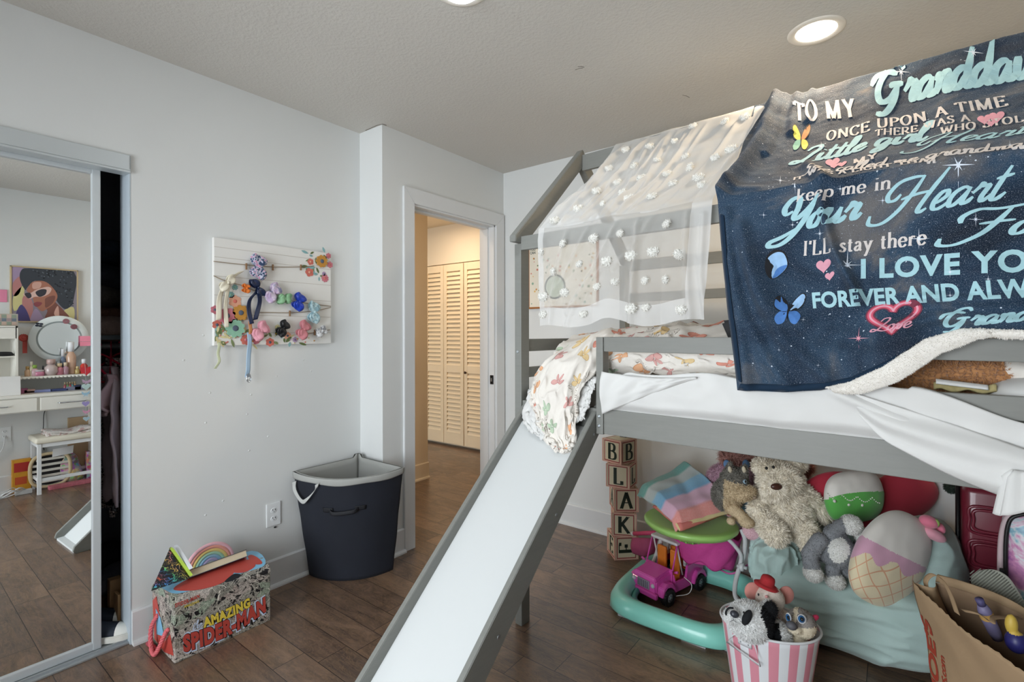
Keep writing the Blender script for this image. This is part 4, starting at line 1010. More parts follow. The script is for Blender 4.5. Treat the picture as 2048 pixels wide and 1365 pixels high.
# outlined rose heart with a word in it
hh = [(p[0]*.86 + .5, p[1]*.86 + .5) for p in heart_pts(40)]
for wd, mm_, of in ((.085, 12, .0018), (.055, 4, .0022), (.020, 3, .0028)):
    o_ = ([], []); ribbon(o_, hh + [hh[0], hh[1]], lambda t, f: wd, 3); place(bq, o_, 1, bl_fn((1732, 677), (1842, 664), (1734, 607), of), mm_)
g, w = script('Love', 0.062, .3, .4) if 'v' in CUR else script('Lore', 0.062, .3, .4)
btext(g, w, (1752, 664), (1822, 655), (1753, 640), 3, .003)
def star(px, py, r, m=5):
    pts = []
    for k in range(16):
        a = PI*k/8; rr = r*(1 if k % 4 == 0 else .10 if k % 2 else .34); pts.append((.5 + .5*rr/r*math.cos(a), .5 + .5*rr/r*math.sin(a)))
    place(bq, fan(pts, (.5, .5)), 1, bl_fn((px-r, py+r), (px+r, py+r), (px-r, py-r), .0026), m)
for a in ((1803, 151, 18), (1917, 348, 34), (1640, 281, 12), (1560, 362, 14), (1697, 532, 34), (1900, 592, 10), (1951, 441, 16), (1855, 120, 8), (1838, 478, 22), (1640, 468, 12), (1585, 450, 8), (1527, 430, 7), (1720, 677, 22, 3), (1900, 545, 12), (2020, 300, 12), (1765, 400, 10), (1948, 113, 22), (1591, 382, 8), (1680, 378, 9), (1975, 560, 9), (1560, 700, 5), (1640, 730, 5), (1610, 640, 5)): star(*a)
def wing(pts, o, e, top, m, off=.0024):
    c = (sum(p[0] for p in pts)/len(pts), sum(p[1] for p in pts)/len(pts)); pp = cr([(p[0], p[1], 0) for p in pts], 4, closed=True)
    place(bq, fan([(p.x, p.y) for p in pp], c), 1, bl_fn(o, e, top, off), m)
def butterfly(x, y, wpx, hpx, mats_, dx=0, dy=0):
    fr = ((x - wpx/2, y + hpx/2), (x + wpx/2, y + hpx/2 + dy), (x - wpx/2 + dx, y - hpx/2))
    wing([(.5,.45),(.42,.73),(.19,.96),(.04,.89),(.07,.6),(.3,.44)], *fr, 11, .0021); wing([(.5,.45),(.6,.76),(.84,.98),(.97,.88),(.90,.58),(.7,.44)], *fr, 11, .0021)
    wing([(.48,.46),(.4,.7),(.2,.93),(.06,.86),(.09,.62),(.3,.46)], *fr, mats_[0]); wing([(.52,.46),(.62,.74),(.84,.95),(.95,.86),(.88,.62),(.7,.46)], *fr, mats_[1])
    wing([(.48,.42),(.25,.44),(.1,.25),(.2,.05),(.4,.12)], *fr, mats_[2]); wing([(.52,.42),(.74,.42),(.88,.25),(.78,.02),(.6,.1)], *fr, mats_[0])
    wing([(.49,.2),(.47,.45),(.5,.7),(.53,.45),(.51,.2)], *fr, 11, .003)
butterfly(1597, 268, 40, 48, (8, 9, 10), 6, -6)
wing([(.36,.12),(.19,.35),(.16,.75),(.38,.93),(.68,.82),(.80,.45),(.6,.22)], (1522, 572), (1590, 562), (1524, 500), 11, .0020)
wing([(.38,.14),(.24,.35),(.2,.7),(.42,.85),(.66,.78),(.78,.45),(.6,.24)], (1522, 572), (1590, 562), (1524, 500), 7)
wing([(.38,.14),(.5,.4),(.78,.45),(.6,.24)], (1522, 572), (1590, 562), (1524, 500), 6, .0028)
butterfly(1580, 622, 62, 62, (6, 7, 6), 4, -4)
blk = bq.build('galaxy_blanket', BK, label='dark blue galaxy print blanket with pale script lettering hung over the bed roof', cat='blanket')
# white fleece back turning up along the rising hem
q = M()
def lining(u, v):
    l = 1.17 + u*.40; z = blanket_bottom(l); w_ = .030*math.sin(PI*min(1, u*1.25))**.7 + .004 if u < .8 else .014
    p = blanket(l + .03*v, SLEN + EZ - z + w_*(v) - .004, .005 + .007*math.sin(PI*v))
    return p
q.grid(lining, 120, 14, thick=.006)
fur(q, 7000, .0035, .0008, droop=.1, seed=3)
q.build('fleece_lining', mat('white_sherpa_fleece', '#efebe4', rough=.95, bump=.5, bs_=350, sheen=.3), parent=blk, label='white fleece underside turned up at the hem')

# ================================================================== SHEER CURTAIN with pompoms over the roof frame
def sheer_mat():
    t = NT('sheer_white_voile'); o = t.obj()
    d = t.n('ShaderNodeBsdfDiffuse'); tl = t.n('ShaderNodeBsdfTranslucent'); tp = t.n('ShaderNodeBsdfTransparent')
    d.inputs[0].default_value = (.86, .86, .85, 1); tl.inputs[0].default_value = (.86, .84, .80, 1)
    m1 = t.n('ShaderNodeMixShader'); m1.inputs[0].default_value = .45; t.l(d.outputs[0], m1.inputs[1]); t.l(tl.outputs[0], m1.inputs[2])
    lw = t.n('ShaderNodeLayerWeight'); lw.inputs[0].default_value = .35
    m2 = t.n('ShaderNodeMixShader'); t.l(t.math('ADD', t.math('MULTIPLY', lw.outputs['Facing'], .45), .38), m2.inputs[0]); t.l(tp.outputs[0], m2.inputs[1]); t.l(m1.outputs[0], m2.inputs[2]); t.l(m2.outputs[0], t.out.inputs[0])
    return t.mat
M_sheer = sheer_mat()
def voile(nm, op):
    t = NT(nm); d = t.n('ShaderNodeBsdfDiffuse'); tl = t.n('ShaderNodeBsdfTranslucent'); tp = t.n('ShaderNodeBsdfTransparent')
    d.inputs[0].default_value = (.88, .88, .87, 1); tl.inputs[0].default_value = (.8, .8, .78, 1)
    m1 = t.n('ShaderNodeMixShader'); m1.inputs[0].default_value = .35; t.l(d.outputs[0], m1.inputs[1]); t.l(tl.outputs[0], m1.inputs[2])
    m2 = t.n('ShaderNodeMixShader'); m2.inputs[0].default_value = op; t.l(tp.outputs[0], m2.inputs[1]); t.l(m1.outputs[0], m2.inputs[2]); t.l(m2.outputs[0], t.out.inputs[0]); return t.mat
M_hem = voile('double_voile_hem', .78)
CS = []
rnd = random.Random(11)
for k in range(24):
    l0 = rnd.uniform(.22, .92); CS.append(([(l0, 0), (l0 + rnd.uniform(-.08, -.0), .35), (l0 + rnd.uniform(-.16, -.03), .68)], rnd.uniform(.006, .014), rnd.uniform(.006, .014)))
CH_ = [([(.30, .72), (.24, .95), (.22, 1.10)], .010, .012), ([(.40, .72), (.32, .86), (.22, 1.0)], .008, .010), ([(.52, .72), (.42, .90), (.30, 1.06)], .010, .010), ([(.60, .74), (.585, .95), (.57, 1.12)], .016, .012),
       ([(.45, .9), (.36, 1.0), (.30, 1.1)], .008, .010), ([(.78, .72), (.775, .9), (.79, 1.1)], .014, .012), ([(.66, .72), (.60, .82), (.5, .9)], .008, .012), ([(.83, .75), (.82, .95), (.84, 1.1)], .012, .010)]
CLEN = SLEN + EZ - 1.292
def cl_l(u, s):
    lf = .225 - .075*sm01(s/SLEN) + .015*sm01((s-SLEN)/.4); rt = .90 - .045*sm01(s/SLEN) if s < SLEN else .855 - .02*sm01((s-SLEN)/.4)
    return lf + (rt-lf)*u
def curtain(l, s, off=0):
    if s < 0: return W(l, .5 - s*.6, RZ + s*.7 + .002)
    if s < SLEN:
        t = s/SLEN; h = sum(a*gcurve((l, s), ln, w) for ln, a, w in CS)*sm01(t*5)*(.35 + .65*sm01((1-t)*4)); sag = -.050*math.sin(PI*t)*math.sin(PI*min(1, max(0, (l-.1)/.8)))
        n = Vector((0, -.68, .73)); p = Vector((l, .5 - .52*t, RZ - (RZ-EZ)*t)) + n*(sag + h + .004 + off + .005*nz((l*16, s*16, 0), 1, 8))
    else:
        z = EZ - (s-SLEN); h = sum(a*gcurve((l, s), ln, w) for ln, a, w in CH_); dp = sm01((EZ-z)/.05)
        p = Vector((l, -.024 - off - dp*(h + .006*nz((l*14, z*14, 0), 1, 3)) - .006*dp - .022*sm01((EZ-z)/.4)*abs(math.sin(l*23))*.5, z))
    return W(*p)
def chem(l): return CLEN + .010*math.sin(l*21 + 1) - .022*sm01((l-.38)/.12) + .028*sm01((l-.72)/.05)*0 + .012*math.cos(l*9)
q = M()
def cs(u, v):
    s = -.10 + (CLEN + .10)*v; l = cl_l(u, max(0, s)); s = -.10 + (chem(l) + .10)*v
    return curtain(l, s)
def cm(u, v): return 1 if (u < .035 or v > .935 or (u > .90 and v > .5) or (u > .93)) else (2 if v < (SLEN+.10)/(CLEN+.10) else 0)
q.grid(cs, 150, 200, mf=cm)
crt = q.build('sheer_curtain', [M_sheer, M_hem, voile('gathered_voile', .74)], label='sheer white curtain with fluffy pompoms draped over the left half of the bed roof', cat='curtain')
# pompoms: one tuft mesh, copied
q = fuse([E((0, 0, 0), (.016, .013, .011)), E((.008, .004, .002), (.010, .010, .009)), E((-.008, .003, 0), (.010, .009, .009))], .003, 2)
fur(q, 380, .006, .0014, jitter=.9, droop=0, seed=9)
M_pom = mat('white_pompom_yarn', '#ecebe6', rough=.95, sheen=.3)
pom_me = q.mesh('pompom', M_pom)
def CU(px, py): return SU(px, py)
POM = [(1251,305),(1299,295),(1348,283),(1386,260),(1449,251),(1490,243),(1216,338),(1264,329),(1312,317),(1366,307),(1428,317),(1461,303),(1230,358),(1278,349),(1329,339),(1376,329),(1241,382),(1396,357),(1342,361),(1192,386),(1254,393),(1301,392),(1202,405),(1156,423),(1404,377),
       (1112,452),(1085,505),(1091,595),(1130,489),(1188,478),(1242,468),(1334,449),(1161,529),(1216,524),(1265,513),(1308,505),(1362,510),(1110,545),(1132,586),(1196,574),(1233,565),(1293,562),(1333,560),(1171,629),(1268,619),(1295,616),(1366,621),(1090,630)]
for i, (px, py) in enumerate(POM):
    l, s = CU(px, py)
    if not (.15 < l < .90): continue
    o = bpy.data.objects.new('pompom', pom_me); COL.objects.link(o); o.parent = crt
    p = curtain(l, s, .006); rr = random.Random(i); o.location = p
    o.rotation_euler = (rr.uniform(-.5, .5) + (.8 if s < SLEN else 1.5), 0, rr.uniform(-1, 1)); k = rr.uniform(.85, 1.2); o.scale = (k, k, k*.9)

# ================================================================== LEFT WALL: outlet, bow board, hamper, toy chest
def outlet(px0, py0, X, label, nrm=1, yz=None):
    y, z = yz; t = thing('wall_outlet', label, 'outlet', (X, y, z)); q = M(); s = nrm
    q.box((min(X, X+.006*s), y-.036, z-.058), (max(X, X+.006*s), y+.036, z+.058), bev=.003); q.build('cover_plate', mat('white_plastic', '#e8ebec', rough=.35, var=.02), parent=t)
    for dz in (-.020, .020):
        q = M(); q.ell((X+.006*s, y, z+dz), (.002, .017, .014), 0)
        for dy in (-.006, .006): q.box((X+.0075*s-.0008, y+dy-.0012, z+dz+.0), (X+.0075*s+.0012, y+dy+.0012, z+dz+.008), 1, bev=0)
        q.ell((X+.0075*s, y, z+dz-.006), (.0012, .0022, .0022), 1, n=8, k=6)
        q.build('socket', [mat('white_plastic'), M_black], parent=t)
    return t
ot = outlet(0, 0, XL, 'white double wall outlet low on the left wall beside the hamper', 1, (1.261, .363))
q = M(); q.ell((XL+.004, 1.268, .296), (.005, .006, .004), 0, n=10, k=6); q.build('plug_remnant', M_black, parent=ot)

BX = XL + .023
def bp_(px, py, off=0): return A(px, py, X=BX + off)
board = thing('bow_board', 'white shiplap canvas with printed flowers and twine, holding hair bows', 'wall board', (XL, 1.275, 1.46))
q = M(); q.box((XL+.001, .978, 1.216), (BX, 1.573, 1.711), bev=.003)
for k in (1.275, 1.36, 1.448, 1.535, 1.622, 1.668): q.box((BX-.0004, .98, k-.0012), (BX+.0005, 1.571, k+.0012), 1, bev=0)
q.build('canvas', [mat('canvas_white', '#e3e2de', rough=.8, var=.02, bump=.1, bs_=400), mat('plank_line', '#c2bdb4', rough=.8)], parent=board)
def petal_flower(q, px, py, r, n, m, mc, off=.003, rc=.38, th=.004, tilt=0):
    c = bp_(px, py, off)
    pts = []
    for k in range(n*8):
        a = 2*PI*k/(n*8); rr = r*(.80 + .20*abs(math.sin(a*n/2 + tilt))); pts.append((c[0], c[1] + rr*math.cos(a), c[2] + rr*math.sin(a)))
    q.prism(pts, (th, 0, 0), m)
    q.ell((c[0]+th, c[1], c[2]), (.004, r*rc, r*rc), mc, n=14, k=6)
def leaf(q, px, py, L, w, ang, m, off=.002):
    c = bp_(px, py, off); pts = []
    for k in range(14):
        t = k/13; pts.append((t*L, w*math.sin(PI*t)**.8)) 
    for k in range(12, 0, -1):
        t = k/13; pts.append((t*L, -w*math.sin(PI*t)**.8))
    q.prism([(c[0], c[1] + x*math.cos(ang) - y*math.sin(ang), c[2] + x*math.sin(ang) + y*math.cos(ang)) for x, y in pts], (.0008, 0, 0), m)
FLM = [mat('flower_'+n, c, rough=.85, var=.12, vs_=60, bump=.3, bs_=200) for n, c in (('mustard', '#c08a3c'), ('rose', '#c87884'), ('mint', '#8fbfa6'), ('coral', '#cf7264'), ('slate', '#566072'), ('sage', '#7d8a5e'), ('olive', '#5f6f42'), ('teal', '#84aeb0'), ('peach', '#dba48a'), ('lilac', '#a98fb0'), ('cream', '#d8cc9a'))]
q = M(); rnd = random.Random(3)
for k in range(46):      # foliage in the lower left and along the bottom
    x = 430 + abs(rnd.gauss(0, 70)); x = min(x, 655); y = rnd.uniform(max(600, 650 + (x-430)*.12), 688); leaf(q, x, y, rnd.uniform(.02, .045), rnd.uniform(.004, .009), rnd.uniform(0, 6.28), rnd.choice((5, 6, 7, 5, 10)), .0010 + k*.00002)
for k in range(22): leaf(q, rnd.uniform(608, 655), rnd.uniform(503, 560), rnd.uniform(.02, .04), rnd.uniform(.004, .008), rnd.uniform(0, 6.28), rnd.choice((5, 6, 7)), .0010 + k*.00002)
for k in range(40):
    c = bp_(rnd.uniform(432, 640), rnd.uniform(655, 688), .0025); q.ell(c, (.001, .004, .004), rnd.choice((0, 1, 3, 8, 9, 10)), n=8, k=4)
for a in ((540, 685, .022, 6, 3, 4), (492, 680, .026, 7, 3, 1), (470, 603, .030, 6, 8, 3), (430, 620, .020, 6, 1, 4), (434, 650, .022, 6, 3, 4), (575, 672, .020, 7, 8, 4), (660, 530, .018, 6, 1, 3), (621, 524, .018, 5, 3, 8), (619, 545, .024, 5, 3, 8), (650, 557, .022, 9, 1, 3), (657, 512, .016, 6, 1, 3), (512, 682, .018, 5, 1, 3), (555, 655, .014, 6, 10, 5), (590, 680, .014, 6, 9, 4), (462, 590, .016, 8, 7, 2), (470, 575, .014, 8, 7, 2), (648, 548, .012, 8, 9, 4)): petal_flower(q, *a, off=.0016, th=.0006, rc=.3)
q.build('floral_print', FLM, parent=board)
for px, py, r, m1, lab in ((453, 632, .040, 1, 'rose felt flower'), (481, 626, .038, 0, 'mustard felt flower'), (470, 657, .044, 2, 'mint felt flower'), (643, 523, .034, 0, 'mustard felt flower at the top right corner')):
    q = M(); petal_flower(q, px, py, r, 9, m1, 4, off=.006, th=.006, rc=.32); q.build('felt_flower', FLM, parent=board, label=lab)
def twine(pts):
    q = M(); q.tube(cr([bp_(x, y, .006) for x, y in pts], 8), .0016, 6); q.build('twine', mat('jute_twine', '#8f7a5c', rough=.9, bump=.6, bs_=500), parent=board)
twine([(427, 523), (480, 529), (545, 534), (605, 534), (628, 532)]); twine([(427, 552), (450, 562), (485, 572), (530, 590), (590, 603), (662, 613)]); twine([(520, 625), (580, 626), (630, 622), (662, 615)]); twine([(600, 672), (630, 665), (660, 660)])
for px, py in ((492, 533), (545, 535), (601, 535), (579, 627), (629, 665)):
    c = bp_(px, py, .006); q = M(); q.box((c[0], c[1]-.0035, c[2]-.016), (c[0]+.007, c[1]+.0035, c[2]+.014), bev=.001); q.tube([(c[0]+.0075, c[1]-.004, c[2]+.002), (c[0]+.0075, c[1]+.004, c[2]+.002)], .0008, 5)
    q.build('clothespin', mat('clothespin_wood', '#8b6b4c', rough=.7), parent=board)
def cloth2(name, a, b, sc=40, kind='noise', rough=.7, c3=None):
    t = NT(name); o = t.obj(); f = t.noise(o, sc, 2, .5) if kind == 'noise' else t.vor(o, sc)
    st_ = [(.44, a), (.5, b)] if kind == 'noise' else [(.25, a), (.35, b)]
    if c3: st_.append((.62, c3))
    t.base(t.ramp(f, st_)); t.p(rough=rough, sheen=.2); t.bump(t.noise(o, 500, 2), .15, .001); return t.mat
def hairbow(px, py, w, h, ang, mt, label, tails=None, name='hair_bow', double=True):
    w *= 1.42; h *= 1.32; c = bp_(px, py, .026); t = thing(name, label, 'hair bow', c)
    ca, sa = math.cos(ang), math.sin(ang)
    def P(x, y, z): return Vector((c[0] + z, c[1] + x*ca - y*sa, c[2] + x*sa + y*ca))
    for k, (sc, zz) in enumerate(((1, 0), (.78, .006))[:2 if double else 1]):
        for s in (-1, 1):
            q = M()
            def f(u, v):
                # a ribbon loop going out and back
                a = u*2*PI; x = s*w*sc*(.5 - .5*math.cos(a)); thick = .012*math.sin(a)
                hh = h*sc*(.25 + .75*math.sin(PI*min(1, (.5-.5*math.cos(a))*.78 + .06)))
                fold = .003*math.sin(v*9)
                yy = (v-.5)*hh; e = 1 + (.12*s*(v-.5)*2)
                return P(x*e, yy + k*.15*x, zz + thick + fold*(x/w if w else 0)*s)
            q.grid(f, 22, 8, thick=.0012); q.build('loop', mt, parent=t)
    q = M(); q.ell(P(0, 0, .010), (.006, h*.13, h*.17)); q.build('knot', mt, parent=t)
    for tl in (tails or []):
        q = M(); pts = cr([bp_(x, y, .016 + .004*i) for i, (x, y) in enumerate(tl[0])], 10); wd = tl[1]
        q.grid(lambda u, v: pts[min(len(pts)-1, int(u*(len(pts)-1)))] + Vector((.004*math.sin(u*7 + v), wd*(v-.5), wd*.25*(v-.5))), len(pts)-1, 4, thick=.001); q.build('tail', mt, parent=t)
    return t
hairbow(517, 534, .040, .056, 1.5, cloth2('leopard_ribbon', '#2f4468', '#c9d4e6', 90, c3='#c98aa8'), 'blue and pink leopard spotted hair bow clipped highest on the board')
hairbow(492, 577, .014, .024, 1.5, mat('orange_ribbon', '#d9762c', rough=.6), 'tiny orange butterfly hair clip left of the navy bow', double=False)
hairbow(515, 576, .032, .030, -1.0, mat('navy_satin', '#152344', rough=.35), 'navy satin hair bow with long hanging tails', [([(515, 582), (500, 600), (499, 625), (503, 648)], .020), ([(515, 582), (520, 605), (510, 640)], .022)], double=False)
hairbow(546, 586, .034, .046, .9, cloth2('tie_dye_ribbon', '#b9a3c4', '#d7c7d6', 30, c3='#8f8fb4'), 'lilac tie-dye hair bow between the navy bow and the green bow')
hairbow(569, 598, .026, .040, .1, mat('green_ribbon', '#86b48a', rough=.6, var=.1), 'mint green hair bow on the middle twine')
hairbow(598, 604, .030, .046, 1.2, mat('royal_satin', '#1f3fae', rough=.35), 'royal blue hair bow right of the green bow')
hairbow(628, 625, .038, .046, 1.5, cloth2('pale_blue_ribbon', '#86a9b4', '#b3cdd3', 80), 'pale blue patterned hair bow at the right end of the twine')
hairbow(521, 662, .032, .050, .8, mat('pink_ribbon', '#dc9aa8', rough=.6, var=.1), 'large pink hair bow on the bottom row left of the black bow')
hairbow(566, 657, .028, .038, 1.0, mat('black_satin', '#111216', rough=.4), 'black satin hair bow on the bottom row')
hairbow(607, 660, .032, .046, 1.1, mat('dusty_rose_ribbon', '#c77f86', rough=.6, var=.12), 'dusty rose hair bow on the bottom row right of the black bow')
hairbow(643, 663, .022, .036, .5, cloth2('silver_lace', '#8d8f94', '#d2d3d4', 120), 'silver grey lace hair bow at the lower right of the board', double=False)
hairbow(455, 566, .030, .030, .8, mat('cream_ribbon', '#ddd6c2', rough=.5), 'cream ribbon hair bow with long tails at the left of the board', [([(450, 566), (440, 595), (437, 640)], .022), ([(456, 570), (452, 610), (453, 655)], .018), ([(456, 562), (470, 552), (482, 543)], .024)], double=False)
def streamer(name, pts, wd, mt, label, extra=None):
    t = thing(name, label, 'ribbon', bp_(*pts[0], .02)); pp = cr([bp_(x, y, .018) for x, y in pts], 10); q = M()
    q.grid(lambda u, v: pp[min(len(pp)-1, int(u*(len(pp)-1)))] + Vector((.004*math.sin(u*11), wd*(v-.5), 0)), len(pp)-1, 4, thick=.0009); q.build('ribbon_band', mt, parent=t)
    if extra:
        q = M(); c = bp_(*extra, .02)
        for k in range(3): q.tube([c + Vector((.002*k, .010*math.cos(a*PI/10), .014*math.sin(a*PI/10) - .006*k)) for a in range(20)], .0016, 6, closed=True)
        q.build('metal_ring', M_chrome, parent=t, label='silver metal ring')
streamer('ribbon_streamer', [(498, 665), (499, 700), (496, 735), (495, 755)], .020, mat('ice_blue_satin', '#9fb9d0', rough=.4), 'ice blue ribbon hanging below the board with a silver ring at its end', (497, 754))
streamer('ribbon_streamer', [(438, 685), (437, 705), (438, 722), (431, 738)], .012, mat('pale_green_organza', '#c9cfae', rough=.5), 'thin pale green ribbon hanging below the left end of the board')
streamer('ribbon_streamer', [(500, 630), (501, 650), (500, 680)], .016, mat('orange_gold_ribbon', '#c98a58', rough=.5, var=.3, vs_=60), 'short orange ribbon beside the pink bow at the bottom of the board')

# ------------------------------------------------------------------ corner laundry hamper
ham = thing('laundry_hamper', 'black fabric corner laundry hamper with a grey lining folded over the rim', 'hamper', (-2.3, 1.6, 0))
HCx, HCy = -2.452, 1.742
def ham_pt(u, z, grow=0):
    """closed outline: back corner, left end, quarter arc, right end"""
    R = .305 + (.390-.305)*(z/.56) + grow; cx = HCx; cy = HCy
    if u < .25: t = u/.25; p = (cx, cy - R*t)
    elif u < .75:
        t = (u-.25)/.5; a = -PI/2 + t*PI/2; rr = R*(1.0 + .02*math.sin(PI*t)); p = (cx + rr*math.cos(a), cy + rr*math.sin(a))
    else: t = (u-.75)/.25; p = (cx + R*(1-t), cy)
    return Vector((p[0] + .004*0, p[1], z))
M_hamb = mat('black_hamper_canvas', '#171b26', rough=.85, var=.25, vs_=6, bump=.25, bs_=700, bd=.0006)
M_haml = mat('grey_hamper_lining', '#a4a5a1', rough=.9, var=.06, bump=.2, bs_=500)
def hz(u): return .56 + .022*math.sin(PI*min(1, max(0, (u-.0)/.25)))*0 - .018*math.sin(PI*max(0, min(1, (u-.25)/.5))) + (.018 if u < .02 or u > .98 else 0)
def hb(u, v):
    p = ham_pt(u, .0 + hz(u)*v); w_ = .004*nz((u*14, v*5, 0), 1, 3)*math.sin(PI*v)
    d = (p - Vector((HCx+.15, HCy-.15, p.z))).normalized(); return p + d*w_
q = M(); q.grid(hb, 96, 30, thick=.003); q.add([ham_pt(i/48, .004) for i in range(48)], [tuple(range(48))])
q.build('body', M_hamb, parent=ham)
q = M(); q.grid(lambda u, v: ham_pt(u, hz(u) + .004 - .10*v if v > .5 else hz(u) + .004 - .0*v, -.006 - .012*v + .006*math.sin(u*70)*v*(1 if v > .5 else 0)), 120, 16, thick=.002)
q.grid(lambda u, v: ham_pt(u, hz(u) + .004 - .032*v*(1 + .1*math.sin(u*30)), .004 + .002*math.sin(v*PI)), 120, 6, thick=.002)
def inn(u, v):
    p = ham_pt(u, hz(u)*(1-v*.82) + .003); d = (p - Vector((HCx+.13, HCy-.13, p.z))); return p - d*(.035 + .04*v + .03*abs(nz((u*9, v*4, 0), 1, 8))*sm01(v*4))
q.grid(inn, 96, 14, thick=.002); q.build('lining', M_haml, parent=ham, label='grey cotton lining folded over the rim')
q = M(); pts = cr([ham_pt(.262, .515, .01), ham_pt(.268, .47, .018), ham_pt(.31, .425, .022), ham_pt(.345, .445, .022), ham_pt(.385, .50, .014), ham_pt(.392, .525, .010)], 8)
q.grid(lambda u, v: pts[min(len(pts)-1, int(u*(len(pts)-1)))] + Vector((.004, -.004, .022*(v-.5)*(1-.6*abs(2*u-1)))) + Vector((.014*(v-.5)*abs(2*u-1), .014*(v-.5)*abs(2*u-1), 0)), len(pts)-1, 4, thick=.002)
q.build('strap', mat('grey_strap', '#b9bab7', rough=.85), parent=ham, label='grey carrying strap')
q = M()
for u0, z0 in ((.425, .385), (.56, .392)):
    q.grid(lambda u, v: ham_pt(u0 + .045*(u-.5), z0 + .022*(v-.5), .006), 6, 4, thick=.003)
pts = cr([ham_pt(.43, .385, .006), ham_pt(.455, .372, .022), ham_pt(.53, .380, .024), ham_pt(.555, .392, .006)], 8)
q.grid(lambda u, v: pts[min(len(pts)-1, int(u*(len(pts)-1)))] + Vector((0, 0, .020*(v-.5))), len(pts)-1, 3, thick=.003)
q.build('front_handle', mat('black_webbing', '#0f1118', rough=.7), parent=ham)
# floor of the hamper holds a little laundry
q = fuse([E((HCx+.10, HCy-.10, .36), (.09, .09, .07)), E((HCx+.16, HCy-.13, .33), (.08, .08, .06))], .012, 4); q.build('laundry', mat('dark_laundry', '#3a3532', rough=.9, var=.3, bump=.5, bs_=30), label='dark laundry showing inside the black hamper', cat='laundry')

# ------------------------------------------------------------------ comic printed toy chest
def comic_mat():
    t = NT('comic_collage_print'); o = t.obj(); v = t.n('ShaderNodeTexVoronoi', feature='DISTANCE_TO_EDGE'); t.set(v, 'Scale', 17.0); t.l(t.mapv(o, (1, 1.0, 1.6), (.3, .2, .5)), v.inputs['Vector'])
    v2 = t.n('ShaderNodeTexVoronoi', feature='F1'); v2.distance = 'CHEBYCHEV'; t.set(v2, 'Scale', 15.0); t.l(t.mapv(o, (1, 1.0, 1.6), (.3, .2, .5)), v2.inputs['Vector'])
    tone = t.ramp(t.white(v2.outputs['Color'])[0], [(0, '#b9b3a6'), (.35, '#8d8a80'), (.6, '#c9bdb4'), (.8, '#a38f86'), (1, '#9fae9a')])
    n = t.noise(o, 55, 4, .7, 2.5); ink = t.math('LESS_THAN', t.math('ABSOLUTE', t.math('SUBTRACT', n, .5)), .022)
    big = t.math('GREATER_THAN', t.noise(o, 24, 3, .65, 1.8), .57)
    c = t.mix(ink, tone, '#1c1a1a'); c = t.mix(big, c, '#17171a'); c = t.mix(t.math('LESS_THAN', v.outputs['Distance'], .008), c, '#d9d4c8')
    t.base(c); t.p(rough=.45); return t.mat
M_comic = comic_mat()
M_red = mat('toy_red', '#b8463c', rough=.5); M_skyb = mat('toy_sky_blue', '#7fb8d8', rough=.5); M_paleb = mat('lettering_halo', '#cfdcf2', rough=.5); M_yel = mat('lettering_yellow', '#e2c84a', rough=.5)
chest = thing('toy_chest', 'comic printed toy chest with red and yellow lettering on the floor by the wall', 'toy chest', (-2.32, .92, 0))
cx0, cx1, cy0, cy1, chz = -2.443, -2.200, .733, 1.104, .205
q = M(); q.box((cx0, cy0, 0), (cx1, cy1, chz), bev=.004); body = q.build('body', M_comic, parent=chest)
q = M(); prof = [(cx1, chz), (cx1, chz+.012)] + [(-2.322 + .122*math.cos(a), chz + .012 + .046*math.sin(a)) for a in [PI*k/20 for k in range(1, 20)]] + [(cx0, chz+.012), (cx0, chz)]
q.prism([(x, cy0-.002, z) for x, z in prof], (0, cy1-cy0+.004, 0), bev=.0015); lid = q.build('lid', M_comic, parent=chest)
def lid_pt(y, a, off=.0015): return Vector((-2.322 + (.122+off)*math.cos(a), y, chz + .012 + (.046+off)*math.sin(a)))
q = M()
def lidpatch(pts, m, off):      # outline in (y fraction, angle fraction) laid on the dome
    c = (sum(p[0] for p in pts)/len(pts), sum(p[1] for p in pts)/len(pts)); pp = cr([(p[0], p[1], 0) for p in pts], 5, closed=True); rings = 7; vs = []; fs = []; n = len(pp)
    for r in range(rings+1):
        for p in pp: vs.append(lid_pt(cy0 + (cy1-cy0)*(c[0] + (p.x-c[0])*r/rings), PI*(c[1] + (p.y-c[1])*r/rings), off))
    for r in range(rings):
        for i in range(n): fs.append((r*n+i, r*n+(i+1) % n, (r+1)*n+(i+1) % n, (r+1)*n+i))
    q.add(vs, fs, m, True)
lidpatch([(.02, .30), (.02, .75), (.5, .8), (.98, .75), (.98, .22), (.7, .20), (.3, .22)], 1, .0008)
lidpatch([(.05, .35), (.22, .20), (.45, .15), (.62, .25), (.70, .42), (.45, .48), (.2, .45)], 0, .0014)
lidpatch([(.62, .30), (.72, .20), (.86, .24), (.88, .40), (.74, .46)], 0, .0016)
lidpatch([(.55, .45), (.80, .42), (.86, .52), (.66, .62), (.52, .56)], 0, .0018)
lidpatch([(.50, .16), (.58, .12), (.68, .17), (.62, .24)], 2, .0020); lidpatch([(.86, .30), (.95, .25), (.94, .5), (.88, .48)], 0, .0020)
q.build('lid_print', [M_red, M_skyb, M_ink], parent=lid)
